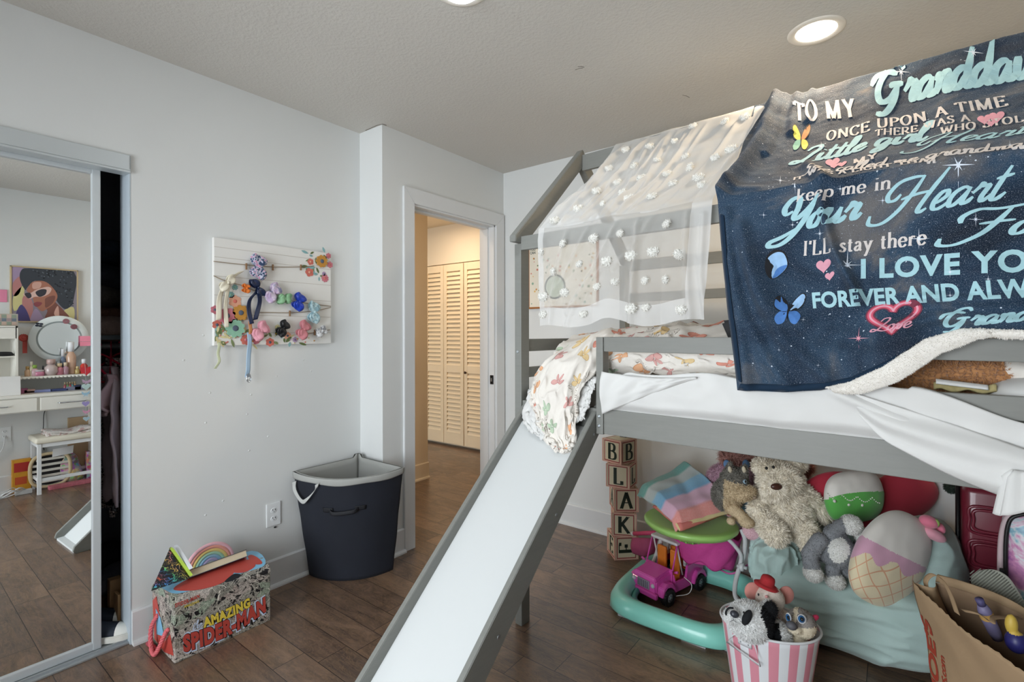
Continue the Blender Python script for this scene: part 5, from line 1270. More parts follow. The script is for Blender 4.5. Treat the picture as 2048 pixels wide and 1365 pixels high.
# lettering on the front face
FX = cx1 + .0012
def cf(px, py, off=0): return A(px, py, X=FX + off)
q = M()
gl, w = sans('SPIDER-MAN', .012, 0, .3, 1.0); 
def curve_place(gl, w, o, e, top, sag, off, m, T=None):
    o, e, top = cf(*o, off), cf(*e, off), cf(*top, off)
    def f(s, t): 
        return o + (e-o)*s + (top-o)*t + Vector((0, 0, -sag*math.sin(PI*s)))
    place(q, gl, w, f, m)
for bold, off, mm_ in ((.20, .0, 2), (.12, .0008, 3), (.085, .0016, 0)):
    gl, w = sans('SPIDER-MAN', bold, 0, .3, 1.12); w0 = w
    curve_place(([Vector((v.x, v.y, 0)) for v in gl[0]], gl[1]), w0, (367, 1304), (532, 1222), (365, 1273), .021, off, mm_)
for bold, off, mm_ in ((.12, .0008, 3), (.08, .0016, 1)):
    gl, w = sans('AMAZING', bold, 0, .3, 1.12); curve_place(gl, w, (407, 1256), (501, 1213), (405, 1238), .005, off, mm_)
gl, w = script('the', .06, .3, .4); curve_place(gl, w, (384, 1262), (404, 1254), (383, 1246), 0, .0016, 2)
gl, w = sans('SPIDER-MAN', .05, 0, .3, 1.1); curve_place(gl, w, (350, 1216), (399, 1196), (350, 1208), .002, .0008, 0)
gl, w = sans('AMAZING', .03, 0, .3, 1.1); curve_place(gl, w, (368, 1217), (398, 1205), (368, 1212), .002, .0008, 1)
q.build('lettering_print', [M_red, M_yel, M_paleb, M_ink], parent=body, label='red and yellow lettering with a pale blue outline')
q = M(); q.prism([(cx0+.03, cy0-.0015, .02), (cx0+.01, cy0-.0015, .17), (cx0+.05, cy0-.0015, .20), (cx0+.10, cy0-.0015, .12), (cx0+.13, cy0-.0015, .04), (cx0+.20, cy0-.0015, .10), (cx0+.235, cy0-.0015, .03), (cx0+.14, cy0-.0015, .008)], (0, .001, 0), 0)
q.prism([(cx0+.06, cy0-.0028, .05), (cx0+.05, cy0-.0028, .15), (cx0+.10, cy0-.0028, .13), (cx0+.14, cy0-.0028, .07)], (0, .001, 0), 1); q.build('end_print', [M_red, M_skyb], parent=body)
M_rope = mat('coral_rope', '#d96a70', rough=.8)
for yy, s in ((cy0, -1), (cy1, 1)):
    q = M(); c = cr([(cx0+.075, yy+.002*s, .135), (cx0+.065, yy+.022*s, .09), (cx0+.085, yy+.030*s, .025), (cx0+.13, yy+.032*s, .010), (cx0+.165, yy+.026*s, .05), (cx0+.185, yy+.012*s, .105), (cx0+.19, yy+.002*s, .118)], 14)
    for ph in (0, 2*PI/3, 4*PI/3):
        pts = []
        for i, p in enumerate(c):
            a = i*.75 + ph; t = (c[min(len(c)-1, i+1)] - c[max(0, i-1)]).normalized(); u = t.orthogonal().normalized(); v_ = t.cross(u); pts.append(p + u*.0042*math.cos(a) + v_*.0042*math.sin(a))
        q.tube(pts, .0046, 7)
    q.build('rope_handle', M_rope, parent=chest, label='twisted coral rope handle')

# rainbow scratch-art box leaning on the lid, book, rainbow plush
def scratch_mat():
    t = NT('scratch_art_black'); o = t.obj(); n = t.noise(o, 26, 2, .5, 1.2); line = t.math('LESS_THAN', t.math('ABSOLUTE', t.math('SUBTRACT', n, .5)), .014)
    n2 = t.noise(t.mapv(o, (1, 1, 1), (0, 0, 0), (4, 4, 4)), 40, 1, .5, 2); l2 = t.math('LESS_THAN', t.math('ABSOLUTE', t.math('SUBTRACT', n2, .42)), .010)
    hue = t.ramp(t.noise(o, 9, 1), [(.3, '#d24fa0'), (.42, '#e6d24a'), (.5, '#57c98a'), (.6, '#4a8fe0'), (.72, '#e06a4a')])
    t.base(t.mix(t.math('MAXIMUM', line, l2), '#101522', hue)); t.p(rough=.4); return t.mat
a1, a2, a3 = A(302, 1183, X=-2.245), A(338, 1101, X=-2.36), A(378, 1158, X=-2.262)
tb = thing('scratch_art_tent', 'triangular black card with neon scribbles leaning on the toy chest lid', 'card', (a1+a2+a3)/3)
q = M(); back = Vector((-.022, .012, .004)); q.prism([a1, a3, a2], back, 0); q.build('card', scratch_mat(), parent=tb)
q = M(); e1, e2 = a2 + Vector((.0, .006, 0)), a3 + Vector((0, .004, .006)); q.prism([e1, e2, e2 + Vector((0, .010, .004)), e1 + Vector((0, .010, .002))], (-.02, 0, 0), 0); q.build('edge_band', mat('lime_band', '#b6d44e', rough=.5, var=.2), parent=tb, label='lime green edge band')
q = M(); e1, e2 = a2 + Vector((-.02, .03, -.004)), a3 + Vector((-.01, .006, .03)); q.prism([e1, e2, e2 + Vector((0, .012, .004)), e1 + Vector((0, .012, .002))], (-.02, 0, 0), 0); q.build('inner_card', mat('white_card', '#dfe2e8', rough=.5), parent=tb)
bl_, br_ = A(378, 1156, X=-2.290), A(494, 1113, X=-2.290)
bk = thing('book', 'book lying across the toy chest lid with its cream page edges facing the room', 'book', (bl_+br_)/2, (0, 0, 0))
ax = (br_-bl_).normalized(); pz = Vector((-math.cos(math.radians(24)), .0, -math.sin(math.radians(24)))); pz = (pz - ax*pz.dot(ax)).normalized(); zz = ax.cross(pz).normalized(); th = .026
if zz.z < 0: zz = -zz
q = M(); q.hexa([bl_, br_, br_ + pz*.088, bl_ + pz*.088, bl_ + zz*th, br_ + zz*th, br_ + pz*.088 + zz*th, bl_ + pz*.088 + zz*th]); q.build('page_block', mat('page_edges', '#d8c8ac', rough=.8, var=.06, vs_=200), parent=bk)
for k, zo in enumerate((-.0025, th)):
    q = M(); o_ = zz*zo - ax*.002 - pz*.003; L = (br_-bl_).length + .004
    q.hexa([bl_+o_, bl_+o_+ax*L, bl_+o_+ax*L+pz*.094, bl_+o_+pz*.094, bl_+o_+zz*.0025, bl_+o_+ax*L+zz*.0025, bl_+o_+ax*L+pz*.094+zz*.0025, bl_+o_+pz*.094+zz*.0025]); q.build('cover', mat('navy_book_cover', '#27304a', rough=.4) if k == 0 else mat('grey_book_cover', '#4b4c50', rough=.4), parent=bk)
rb = thing('rainbow_pillow', 'plush rainbow cushion in pastel stripes standing behind the book on the toy chest', 'toy', (-2.42, .95, .26))
RC = Vector((-2.415, .943, .240)); cols = ['#ecb6c0', '#eca08e', '#f0d482', '#b4dfc4', '#a5cdea', '#cdbce0']
for k, c in enumerate(cols):
    R = .095 - k*.0130; q = M()
    q.tube([RC + Vector((0, -R*1.0*math.cos(a), R*math.sin(a))) for a in [PI*(-.05 + 1.1*i/40) for i in range(41)]], .0078, 14, up=(1, 0, 0), flat=1.0); q.build('rainbow_band', mat('velvet_%d' % k, c, rough=.85, sheen=.4, var=.05), parent=rb)
q = M(); p0 = A(296, 1287, Z=.009); p1 = A(316, 1303, Z=.009); q.tube([p0, p0.lerp(p1, .6), p0.lerp(p1, .62), p1], [.009, .009, .007, .006], 12); q.build('marker_pen', mat('coral_plastic', '#c9505e', rough=.4), label='coral marker pen lying on the floor left of the toy chest', cat='pen')

# ================================================================== INSIDE THE CLOSET (seen through the open gap)
def hanger(y, label, tilt=0):
    t = thing('clothes_hanger', label, 'hanger', (-2.86, y, 1.2)); q = M(); T = Matrix.Translation((-2.86, y, 1.215)) @ Matrix.Rotation(tilt, 4, 'Z')
    q.tube([T @ Vector(p) for p in cr([(-.012, 0, .004), (-.008, 0, .018), (.006, 0, .018), (.012, 0, .004), (.002, 0, -.018), (0, 0, -.035)], 6)], .0028, 6)
    q.tube([T @ Vector(p) for p in cr([(0, 0, -.035), (.10, 0, -.075), (.20, 0, -.125), (.205, 0, -.145), (.18, 0, -.15), (0, 0, -.15), (-.18, 0, -.15), (-.205, 0, -.145), (-.20, 0, -.125), (-.10, 0, -.075)], 5, closed=True)], .0045, 8, closed=True)
    q.build('hanger_body', mat('hot_pink_plastic', '#d8244f', rough=.4), parent=t); return t
for i, (y, tl) in enumerate(((.655, .5), (.70, -.25), (.735, .3), (.60, .2), (.625, -.2))): hanger(y, ('hot pink plastic hanger carrying the taupe trousers', 'hot pink plastic hanger just behind the trousers hanger', 'rearmost hot pink plastic hanger in the closet gap', 'hot pink plastic hanger closest to the mirrored door', 'hot pink plastic hanger second from the mirrored door')[i], tl)
def garment(name, pts, thick, mt, label, y, wr=.012, seed=1):
    """hanging cloth: outline widths down its length (z, x0, x1)"""
    q = M(); c = cr([(p[0], p[1], p[2]) for p in pts], 10)
    def f(u, v):
        i = min(len(c)-1, int(v*(len(c)-1))); z, x0, x1 = c[i]; return Vector((x0 + (x1-x0)*u, y + wr*math.sin(u*16 + v*3) + .02*nz((u*4, v*6, 0), 1, seed) + thick*math.sin(PI*u), z))
    q.grid(f, 40, len(c)-1, thick=.01); return q.build(name, mt, label=label, cat='clothing')
garment('trousers', [(1.13, -2.78, -2.64), (1.0, -2.82, -2.60), (.86, -2.82, -2.595), (.70, -2.79, -2.595), (.54, -2.74, -2.60)], .02, mat('taupe_twill', '#ab999e', rough=.8, bump=.2, bs_=500), 'taupe trousers hanging in the closet gap', .66, seed=5)
hem = garment('hem_band', [(.545, -2.74, -2.60), (.53, -2.74, -2.60)], .02, M_black, 'black hem band', .66, seed=5); del hem['category']; hem.parent = [o for o in COL.objects if o.name == 'trousers'][0]
garment('floral_dress', [(1.16, -2.92, -2.80), (.95, -2.98, -2.78), (.75, -3.0, -2.80), (.45, -3.02, -2.78)], .02, cloth2('black_floral', '#15151a', '#e7d8d4', 150), 'black dress with tiny pale flowers hanging beside the taupe trousers', .70, seed=9)
garment('sweatshirt', [(1.10, -2.72, -2.62), (.98, -2.80, -2.61), (.93, -2.86, -2.62)], .03, mat('mauve_fleece', '#ad9196', rough=.9), 'mauve sweatshirt folded over the hanging trousers', .635, .02, 12)
rnd = random.Random(7)
for k, (c, lab) in enumerate((('#6b4a3e', 'rust brown sweater crumpled on the closet shelf'), ('#a08a82', 'beige knit top crumpled low in the pile on the closet shelf'), ('#2c3340', 'dark navy clothes heaped high on the closet shelf'), ('#24364a', 'blue black jacket at the top of the closet pile'), ('#585450', 'grey shirt between the sweaters on the closet shelf'))):
    z = 1.30 + (.05, .0, .22, .34, .13)[k]; q = fuse([E((-2.92 + rnd.uniform(-.05, .05), .68 + rnd.uniform(-.04, .04), z + rnd.uniform(-.01, .02)), (rnd.uniform(.08, .13), rnd.uniform(.09, .13), rnd.uniform(.025, .07))) for _ in range(4)], .012, 2)
    q.build('folded_clothes', mat('cloth_heap%d' % k, c, rough=.9, var=.4, vs_=14, bump=1, bs_=22, bd=.02), label=lab, cat='clothing', group=None)
def sneaker(c, ang, label, s=1.0):
    t = thing('sneaker', label, 'shoe', c, (0, 0, ang)); T = MW[t]
    def ring(x, w, h, z0=.022):
        return [(x, w*math.cos(a), z0 + max(0, math.sin(a))*h if math.sin(a) > 0 else z0 + math.sin(a)*.004) for a in [2*PI*k/20 for k in range(20)]]
    q = M(); st_ = [(-.125, .022, .045), (-.115, .033, .065), (-.07, .036, .075), (-.02, .037, .068), (.03, .040, .048), (.08, .042, .036), (.115, .034, .028), (.135, .012, .012)]
    vs = [p for x, w, h in st_ for p in ring(x*s, w*s, h*s)]; fs = [(i*20+j, i*20+(j+1) % 20, (i+1)*20+(j+1) % 20, (i+1)*20+j) for i in range(len(st_)-1) for j in range(20)] + [tuple(range(19, -1, -1)), tuple((len(st_)-1)*20+j for j in range(20))]
    q.add(vs, fs, 0, True, T); q.m = [1 if (T.inverted() @ Vector(q.v[f[0]])).x < .045*s else 0 for f in q.f]
    q.build('upper', [mat('sneaker_white', '#eeeee8', rough=.6), mat('sneaker_navy', '#1d2634', rough=.7)], parent=t)
    q = M(); pts = [((x if x > 0 else x)*s, y*s, 0) for x, y in [(-.135, 0), (-.125, .030), (-.07, .042), (0, .042), (.07, .048), (.115, .042), (.142, .015), (.142, -.015), (.115, -.042), (.07, -.048), (0, -.042), (-.07, -.042), (-.125, -.030)]]
    q.prism([T @ Vector(p) for p in cr(pts, 4, closed=True)], (0, 0, .026), bev=.003); q.build('sole', mat('sneaker_sole', '#dcdad2', rough=.6), parent=t)
sneaker((-2.61, .585, .012), .95, 'white toed navy sneaker nearest the closet track'); sneaker((-2.70, .60, .03), 1.0, 'white and navy sneaker behind the front one in the closet')
q = M(); q.box((-2.74, .655, 0), (-2.70, .70, .20), bev=.004); q.box((-2.665, .660, 0), (-2.61, .671, .165), bev=.003); q.build('wood_offcut', mat('raw_pine', '#b89268', rough=.7, var=.15, vs_=20), label='upright piece of raw pine wood inside the closet jamb', cat='wood')
for k, (c, x, y, z, lab) in enumerate((('#2a3040', -2.92, .66, .06, 'dark bag on the closet floor behind the sneakers'), ('#4b4a55', -2.84, .72, .16, 'grey shoe heaped on the closet floor'), ('#6a4128', -2.86, .62, .05, 'brown boot on the closet floor'), ('#15171d', -2.98, .72, .22, 'black bag at the back of the closet floor'))):
    q = fuse([E((x, y, z), (.07, .08, .06)), E((x+.04, y-.05, z-.01), (.05, .06, .04))], .012, 2); q.build('closet_clutter', mat('clutter%d' % k, c, rough=.7, var=.4, vs_=20, bump=.8, bs_=25, bd=.01), label=lab, cat='bag' if 'bag' in lab else 'shoe')

# ================================================================== RIGHT WALL: vanity and stool (beside the camera, seen in the mirrored door)
M_van = mat('white_vanity_paint', '#dfdcd3', rough=.45, var=.03, vs_=14)
VX0, VX1, VT = .22, XR-.004, .802
van = thing('vanity', 'white vanity table with two drawers and a small shelf hutch, reflected in the closet mirror', 'vanity', (.39, .75, 0))
q = M(); q.box((VX0, .18, VT-.022), (VX1, 1.27, VT)); q.build('tabletop', M_van, parent=van)
q = M(); q.box((VX0+.015, .20, .665), (VX1, 1.25, VT-.022)); q.build('apron', M_van, parent=van)
for x in (VX0+.03, VX1-.03):
    for y in (.215, 1.235): q = M(); q.box((x-.02, y-.02, 0), (x+.02, y+.02, .67), bev=.004); q.build('leg', M_van, parent=van)
for y0, y1 in ((.34, .838), (.856, 1.235)):
    q = M(); q.box((VX0+.002, y0, .672), (VX0+.02, y1, .772), bev=.004); d = q.build('drawer', M_van, parent=van)
    yc = (y0+y1)/2; q = M(); q.tube(cr([(VX0+.002, yc-.085, .722), (VX0-.022, yc-.075, .722), (VX0-.024, yc, .722), (VX0-.022, yc+.075, .722), (VX0+.002, yc+.085, .722)], 6), .0045, 8); q.build('handle', M_chrome, parent=d, label='chrome bar handle')
q = M()      # hutch at the left end
hx0, hx1 = .33, VX1
q.box((hx0, .730, VT), (hx1, .747, 1.335)); q.box((hx0, .30, VT), (hx1, .317, 1.335)); q.box((hx0, .30, 1.318), (hx1, .747, 1.335)); q.box((hx0+.01, .31, 1.09), (hx1, .74, 1.10)); q.box((hx0, .31, 1.235), (hx0+.012, .74, 1.325)); q.box((hx1-.008, .31, VT), (hx1, .74, 1.32)); q.build('hutch', M_van, parent=van)
q = M(); q.box((.34, .747, .922), (VX1, 1.24, .934))
for k in range(20): q.ell((.341, .76 + .0245*k, .922), (.003, .012, .009), 0, n=8, k=5)
q.box((.34, 1.225, VT), (VX1, 1.24, .925)); q.build('scalloped_shelf', M_van, parent=van)
# round vanity mirror
RM = Vector((.455, 1.012, 1.232))
rm = thing('vanity_mirror', 'round lighted vanity mirror with white rim, pink sticky notes and rose stickers', 'mirror', (.47, 1.012, .934))
TM = Matrix.Translation(RM) @ Matrix.Rotation(-PI/2 - .06, 4, 'Y')
q = M(); q.lathe([(.145, .006), (.188, .006), (.192, .0), (.188, -.012), (.0, -.014)], 64, T=TM, cap=(False, False)); q.build('rim', mat('white_acrylic_rim', '#dfe6e6', rough=.25), parent=rm)
q = M(); q.lathe([(.134, .0065), (.146, .0065)], 64, T=TM, cap=(False, False)); q.build('light_band', mat('frosted_band', '#8f9a9a', rough=.5), parent=rm)
q = M(); q.lathe([(.0, .0062), (.135, .0062)], 64, T=TM, cap=(False, False)); q.build('mirror_glass', M_mirror, parent=rm)
q = M(); q.tube([(.475, 1.012, 1.05), (.485, 1.012, .94)], .012, 10); q.lathe([(.075, 0), (.075, .008), (.02, .014)], 28, c=(.485, 1.012, .934)); q.build('stand', mat('white_acrylic_rim'), parent=rm)
for (px, py, r, c) in ((132, 643, .020, '#a4727a'), (148, 654, .020, '#8f5d66')):
    p = MI(px, py, .44); q = M()
    for k in range(4): q.tube([p + Vector((-.004, r*(1-.24*k)*math.cos(a*PI/8 + k), r*(1-.24*k)*math.sin(a*PI/8 + k))) for a in range(16)], .0026, 5, closed=True)
    q.build('rose_sticker', mat('rose_'+c[1:], c, rough=.6), parent=rm)
p = MI(78, 650, .44); q = M()
for a in range(4): q.ell(p + Vector((-.003, .016*math.cos(a*PI/2 + .6), .012*math.sin(a*PI/2 + .6))), (.003, .013, .008), n=10, k=5)
q.build('navy_sticker', mat('navy_sticker', '#1d2436'), parent=rm)
for k, (z0, z1) in enumerate(((1.207, 1.253), (1.168, 1.205))): q = M(); q.box((.425, 1.137, z0), (.428, 1.208, z1), bev=0); q.build('sticky_note', mat('pink_note', '#ef8fa6', rough=.7), parent=rm)
# painting: woman in white sunglasses
PX = XR - .020
pt = thing('painting', 'framed painting of a woman with dark curly hair and white cat-eye sunglasses above the vanity', 'painting', (XR, .94, 1.6))
y0, y1, z0, z1 = .737, 1.142, 1.375, 1.815
q = M()
for a, b in (((PX-.004, y0-.008, z0-.008), (XR-.001, y0+.002, z1+.008)), ((PX-.004, y1-.002, z0-.008), (XR-.001, y1+.008, z1+.008)), ((PX-.004, y0-.008, z0-.008), (XR-.001, y1+.008, z0+.002)), ((PX-.004, y0-.008, z1-.002), (XR-.001, y1+.008, z1+.008))): q.box(a, b)
q.build('frame', mat('light_wood_frame', '#c3ae88', rough=.5), parent=pt)
q = M(); q.box((PX, y0, z0), (XR-.002, y1, z1), bev=0)
def art(pts, m, off, smooth=True):
    pp = [MI(x, y, PX - off) for x, y in pts]
    if smooth: pp = cr(pp, 4, closed=True)
    q.prism([Vector((PX - off, min(y1, max(y0, p.y)), min(z1, max(z0, p.z)))) for p in pp], (.0002, 0, 0), m)
art([(24, 536), (48, 538), (38, 562), (27, 570)], 1, .0005); art([(26, 566), (44, 552), (40, 585), (27, 592)], 2, .0006); art([(27, 592), (48, 572), (44, 608), (28, 622)], 3, .0006); art([(44, 605), (52, 590), (66, 608), (62, 650), (55, 650)], 2, .0007); art([(28, 640), (41, 610), (55, 625), (60, 652), (30, 652)], 4, .0008); art([(60, 650), (70, 618), (84, 632), (90, 652)], 1, .0008)
art([(128, 622), (147, 615), (148, 640), (135, 638)], 3, .0006)
art([(40, 560), (42, 542), (60, 537), (147, 543), (147, 600), (140, 614), (128, 618), (112, 600), (106, 580), (98, 570), (70, 562), (55, 575), (50, 580)], 5, .0010)
art([(100, 590), (112, 606), (128, 622), (138, 638), (92, 640), (95, 622), (88, 612)], 7, .0012)
art([(54, 578), (66, 564), (88, 563), (104, 574), (115, 592), (108, 608), (94, 618), (84, 623), (75, 616), (68, 606), (64, 592), (55, 584)], 6, .0014)
art([(66, 566), (82, 565), (80, 576), (66, 578)], 8, .0018); art([(92, 596), (110, 592), (106, 606), (92, 616), (90, 606)], 7, .0018); art([(108, 628), (116, 612), (118, 636)], 8, .0018)
art([(46, 588), (62, 586), (72, 580), (94, 574), (103, 578), (98, 588), (84, 594), (70, 594), (60, 598), (52, 594)], 9, .0022)
art([(49, 588), (60, 586), (63, 594), (56, 597)], 10, .0026); art([(71, 585), (82, 579), (93, 580), (90, 590), (78, 594)], 10, .0026)
art([(67, 608), (74, 604), (84, 606), (80, 612), (72, 614)], 11, .0022); 
q.build('canvas', [mat('paint_ground', '#8e8690')] + [mat('paint_%d' % i, c, rough=.7) for i, c in enumerate(('#a590ad', '#b97f7c', '#cfc58c', '#4d4678', '#3b4048', '#a8705c', '#7f5248', '#d2a596', '#dcb9ae', '#3a3840', '#8e4a50'))], parent=pt)
q = M(); rnd = random.Random(9)
for k in range(160):
    px, py = rnd.uniform(44, 146), rnd.uniform(540, 612)
    if py > 560 and px < 105 or py > 575 + (px-100)*.9: continue
    p = MI(px, py, PX - .003); q.ell(p, (.0006, .006, .0045), 0 if rnd.random() < .5 else 1, n=7, k=4)
q.build('curls', [mat('hair_light', '#5f6870'), mat('hair_dark', '#22252b')], parent=pt, kind='stuff')
# pink wall decal, red rosette
q = M(); p = MI(2, 592, XR-.004); q.box((XR-.006, p.y-.04, p.z-.05), (XR-.001, p.y+.035, p.z+.05), bev=.002); q.build('wall_decal', mat('bubblegum_pink', '#e58aa8'), label='pink wall decal at the left edge of the mirror reflection', cat='decal')
rz = thing('rosette', 'red award rosette ribbon hanging between the hutch and the round mirror', 'rosette', MI(47, 680, .5)); c = MI(47, 676, .50)
q = M()
for k in range(16): a = 2*PI*k/16; q.ell(c + Vector((-.004, .020*math.cos(a), .020*math.sin(a))), (.004, .012, .007), 0, (a, 0, 0), n=8, k=5)
q.ell(c + Vector((-.006, 0, 0)), (.004, .014, .014)); q.build('rosette_head', M_red, parent=rz); q = M(); q.box((c.x, c.y-.006, c.z-.125), (c.x+.002, c.y+.022, c.z-.02), bev=0); q.build('tail', M_red, parent=rz)
q = M(); p = MI(12, 637, .42); q.box((.40, p.y-.12, 1.336), (.42, p.y+.065, 1.43), bev=.002)
for i in range(6):
    for j in range(3): q.box((.3985, p.y-.11 + .028*i, 1.342 + .028*j), (.4, p.y-.085 + .028*i, 1.367 + .028*j), 1 + (i*2+j*3) % 4, 0)
q.build('block_sign', [mat('sign_beige', '#b7aea2')] + [mat('sign_%d' % i, c) for i, c in enumerate(('#8f9b8a', '#6f7a86', '#c9b0a2', '#a48f8f'))], label='small patchwork sign standing on top of the hutch', cat='sign')
# bottles and jars
def bottle(px, top, bot, wpx, c, cap, label, X=.40, z0=None, capf=.25, shape='cyl', clear=False):
    b = MI(px, bot, X); t_ = MI(px, top, X); k = 1/F*( (Vector((2*XM - X, b.y, CH)) - Vector((0, 0, CH))).dot(Fv)); r = wpx*k/2; h = max(.02, t_.z - b.z); zb = z0 if z0 is not None else b.z
    t = thing('bottle', label, 'bottle', (X, b.y, zb)); q = M(); hb = h*(1-capf); mt = mat('bottle_%s' % c[1:], c, rough=.2, coat=.3, var=.08, vs_=30) if not clear else mat('glass_%s' % c[1:], c, rough=.08, trans=.6)
    pr_ = [(r*.9, 0), (r, .004), (r, hb*.8), (r*.55, hb*.96), (r*.5, hb)] if shape == 'cyl' else [(r*.7, 0), (r, hb*.3), (r*.9, hb*.7), (r*.4, hb)] if shape == 'ball' else [(r, 0), (r, hb)]
    q.lathe(pr_, 20, c=(X, b.y, zb)); q.build('body', mt, parent=t)
    q = M(); rc = r*(.62 if shape != 'jar' else 1.02); q.lathe([(rc, 0), (rc, h*capf*.95), (rc*.9, h*capf)], 18, c=(X, b.y, zb + hb)); q.build('cap', mat('cap_%s' % cap[1:], cap, rough=.3), parent=t)
zs = .9345
for a in ((55, 733, 753, 9, '#c4a283', '#b08f5a', 'gold capped beige bottle, leftmost on the scalloped shelf'), (63, 723, 752, 7, '#cfc9a8', '#d8d2c0', 'tall cream tube beside the beige bottle on the scalloped shelf'), (69, 722, 744, 12, '#c9a8ae', '#8cb04a', 'pink bottle with green label on the scalloped shelf'),
          (78, 738, 750, 17, '#c77f9a', '#b9b0b4', 'low pink jar in the row on the scalloped shelf'), (86, 728, 748, 4, '#1c1c20', '#1c1c20', 'slim black tube on the scalloped shelf'), (102, 718, 750, 22, '#b9a9a6', '#b59a94', 'round crystal perfume bottle with a flower stopper on the scalloped shelf'),
          (119, 726, 749, 13, '#b4707e', '#c8b48e', 'rose pink perfume bottle right of the crystal one'), (126, 697, 748, 9, '#6a7890', '#d5d5d8', 'slate blue body mist with a white cap'), (131, 724, 748, 10, '#b08a96', '#cdbba2', 'mauve bottle in front of the tall body mist'),
          (142, 684, 748, 16, '#c8a48c', '#dfe0e2', 'tallest body mist bottle with a big white cap on the scalloped shelf'), (155, 733, 748, 8, '#b09a62', '#c9b684', 'small gold bottle right of the tallest body mist'), (168, 716, 745, 12, '#c0392f', '#dcdde0', 'red bottle with a white cap at the right of the shelf')):
    bottle(a[0], a[1], a[2], a[3], a[4], a[5], a[6], X=.42 if a[0] in (126, 142) else .385, z0=zs, capf=.3, shape='ball' if a[0] == 102 else 'jar' if a[0] == 78 else 'cyl')
bottle(24, 732, 752, 19, '#8fc4c0', '#d07a4c', 'aqua jar with an orange lid in the hutch', X=.36, z0=VT+.0, capf=.35, shape='jar'); bottle(4, 728, 752, 14, '#a79aa6', '#c9c4cc', 'mauve glass jar at the left in the hutch', X=.36, z0=VT, capf=.2, shape='jar')
for i, (px, c) in enumerate(((130, '#8e3c44'), (135, '#5f8a58'), (140, '#a34c50'), (145, '#4f7f86'), (150, '#c08452'))): bottle(px, 762, 779, 5, c, '#8c7c64', 'lip gloss tube, %s in the row under the scalloped shelf' % ('leftmost', 'second', 'middle', 'fourth', 'rightmost')[i], X=.36, z0=VT, capf=.3)
for i, (px, py, L, c, lab) in enumerate(((78, 772, .16, '#8f9ad0', 'periwinkle cosmetic tube lying under the scalloped shelf'), (58, 774, .07, '#b08f8a', 'rose gold compact under the scalloped shelf'), (45, 774, .06, '#8a4a6a', 'plum cosmetic case under the scalloped shelf'), (118, 777, .12, '#3c4a7c', 'navy pencil case under the scalloped shelf'), (150, 780, .12, '#7d7f94', 'grey palette at the right under the scalloped shelf'), (155, 770, .05, '#2a3350', 'dark blue bottle lying under the scalloped shelf'))):
    p = MI(px, py, .36); q = M(); q.box((.345, p.y-L/2, VT), (.375, p.y+L/2, VT+.022 + .01*(i % 3)), bev=.006); q.build('makeup_item', mat('makeup_%d' % i, c, rough=.35), label=lab, cat='cosmetics')
q = M(); p = MI(14, 690, .34)
for k in range(3): q.tube([(.345 + .004*k, p.y - .02 + (.055 - .004*k)*math.cos(a*PI/12), 1.1 + .012 + .006*k + .004*math.sin(a*PI/12)) for a in range(24)], .007, 8, closed=True)
q.build('hair_bands', M_black, label='loop of black hair bands on the hutch shelf', cat='hair band')
q = M(); p = MI(10, 757, .26); q.hexa([(.245, p.y-.12, VT), (.25, p.y+.085, VT), (.29, p.y+.085, VT), (.285, p.y-.12, VT), (.255, p.y-.12, VT+.15), (.26, p.y+.085, VT+.145), (.30, p.y+.085, VT+.145), (.295, p.y-.12, VT+.15)], bev=.002)
q.build('paper_gift_bag', mat('white_gift_bag', '#dddcda', rough=.6), label='small white shopping bag standing on the vanity in front of the hutch', cat='bag')
q = M(); q.box((.30, MI(30, 770, .3).y-.015, VT), (.33, MI(30, 770, .3).y+.012, VT+.11), bev=.002); q.build('makeup_box', mat('tan_box', '#a98f76'), label='narrow tan box with a dark cap beside the white shopping bag', cat='box')
# heart and butterfly garland hanging at the right
gd = thing('garland', 'string of paper hearts and butterflies hanging down in front of the vanity', 'garland', MI(172, 735, .20))
q = M(); q.tube([MI(x, y, .20) for x, y in ((170, 728), (172, 770), (172, 800), (172, 842))], .0008, 5); q.build('thread', M_gtube, parent=gd)
for i, (px, py, s, c) in enumerate(((173, 742, .085, '#c8303a'), (173, 764, .06, '#b79ab0'), (172, 774, .06, '#b9d0cc'), (171, 788, .055, '#9dc0d4'), (171, 808, .05, '#9c8fc4'), (172, 824, .05, '#d49ab4'), (172, 838, .045, '#a9c3cf'))):
    c0 = MI(px, py, .20); q = M(); q.prism([Vector((.20 - .002*i, c0.y + p[0]*s, c0.z + p[1]*s)) for p in (heart_pts(20) if i % 2 == 0 else [(-.5, .4), (-.1, .1), (0, .2), (.1, .1), (.5, .4), (.4, -.1), (.15, -.15), (.3, -.5), (0, -.2), (-.3, -.5), (-.15, -.15), (-.4, -.1)])], (.002, 0, 0)); q.build('paper_charm', mat('charm_%d' % i, c, rough=.5), parent=gd)
# stool
so = thing('stool', 'white metal stool with a cream cushion under the vanity, reflected in the closet mirror', 'stool', (.40, 1.02, 0)); M_wm = mat('white_metal', '#dfe0e0', rough=.4)
sx0, sx1, sy0, sy1 = .27, .53, .845, 1.275; SZ = .40
for x in (sx0, sx1-.025):
    for y in (sy0, sy1-.025): q = M(); q.box((x, y, 0), (x+.025, y+.025, SZ), bev=.002); q.build('leg', M_wm, parent=so)
q = M(); 
for x in (sx0, sx1-.025): q.box((x+.003, sy0+.02, .10), (x+.022, sy1-.02, .125)); q.box((x+.003, sy0+.02, SZ-.03), (x+.022, sy1-.02, SZ))
for y in (sy0, sy1-.025): q.box((sx0+.02, y+.003, SZ-.03), (sx1-.02, y+.022, SZ)); q.box((sx0+.02, y+.003, .10), (sx1-.02, y+.022, .125))
q.build('frame', M_wm, parent=so)
q = M(); rbox_ = None
bm = bmesh.new(); bmesh.ops.create_cube(bm, size=1)
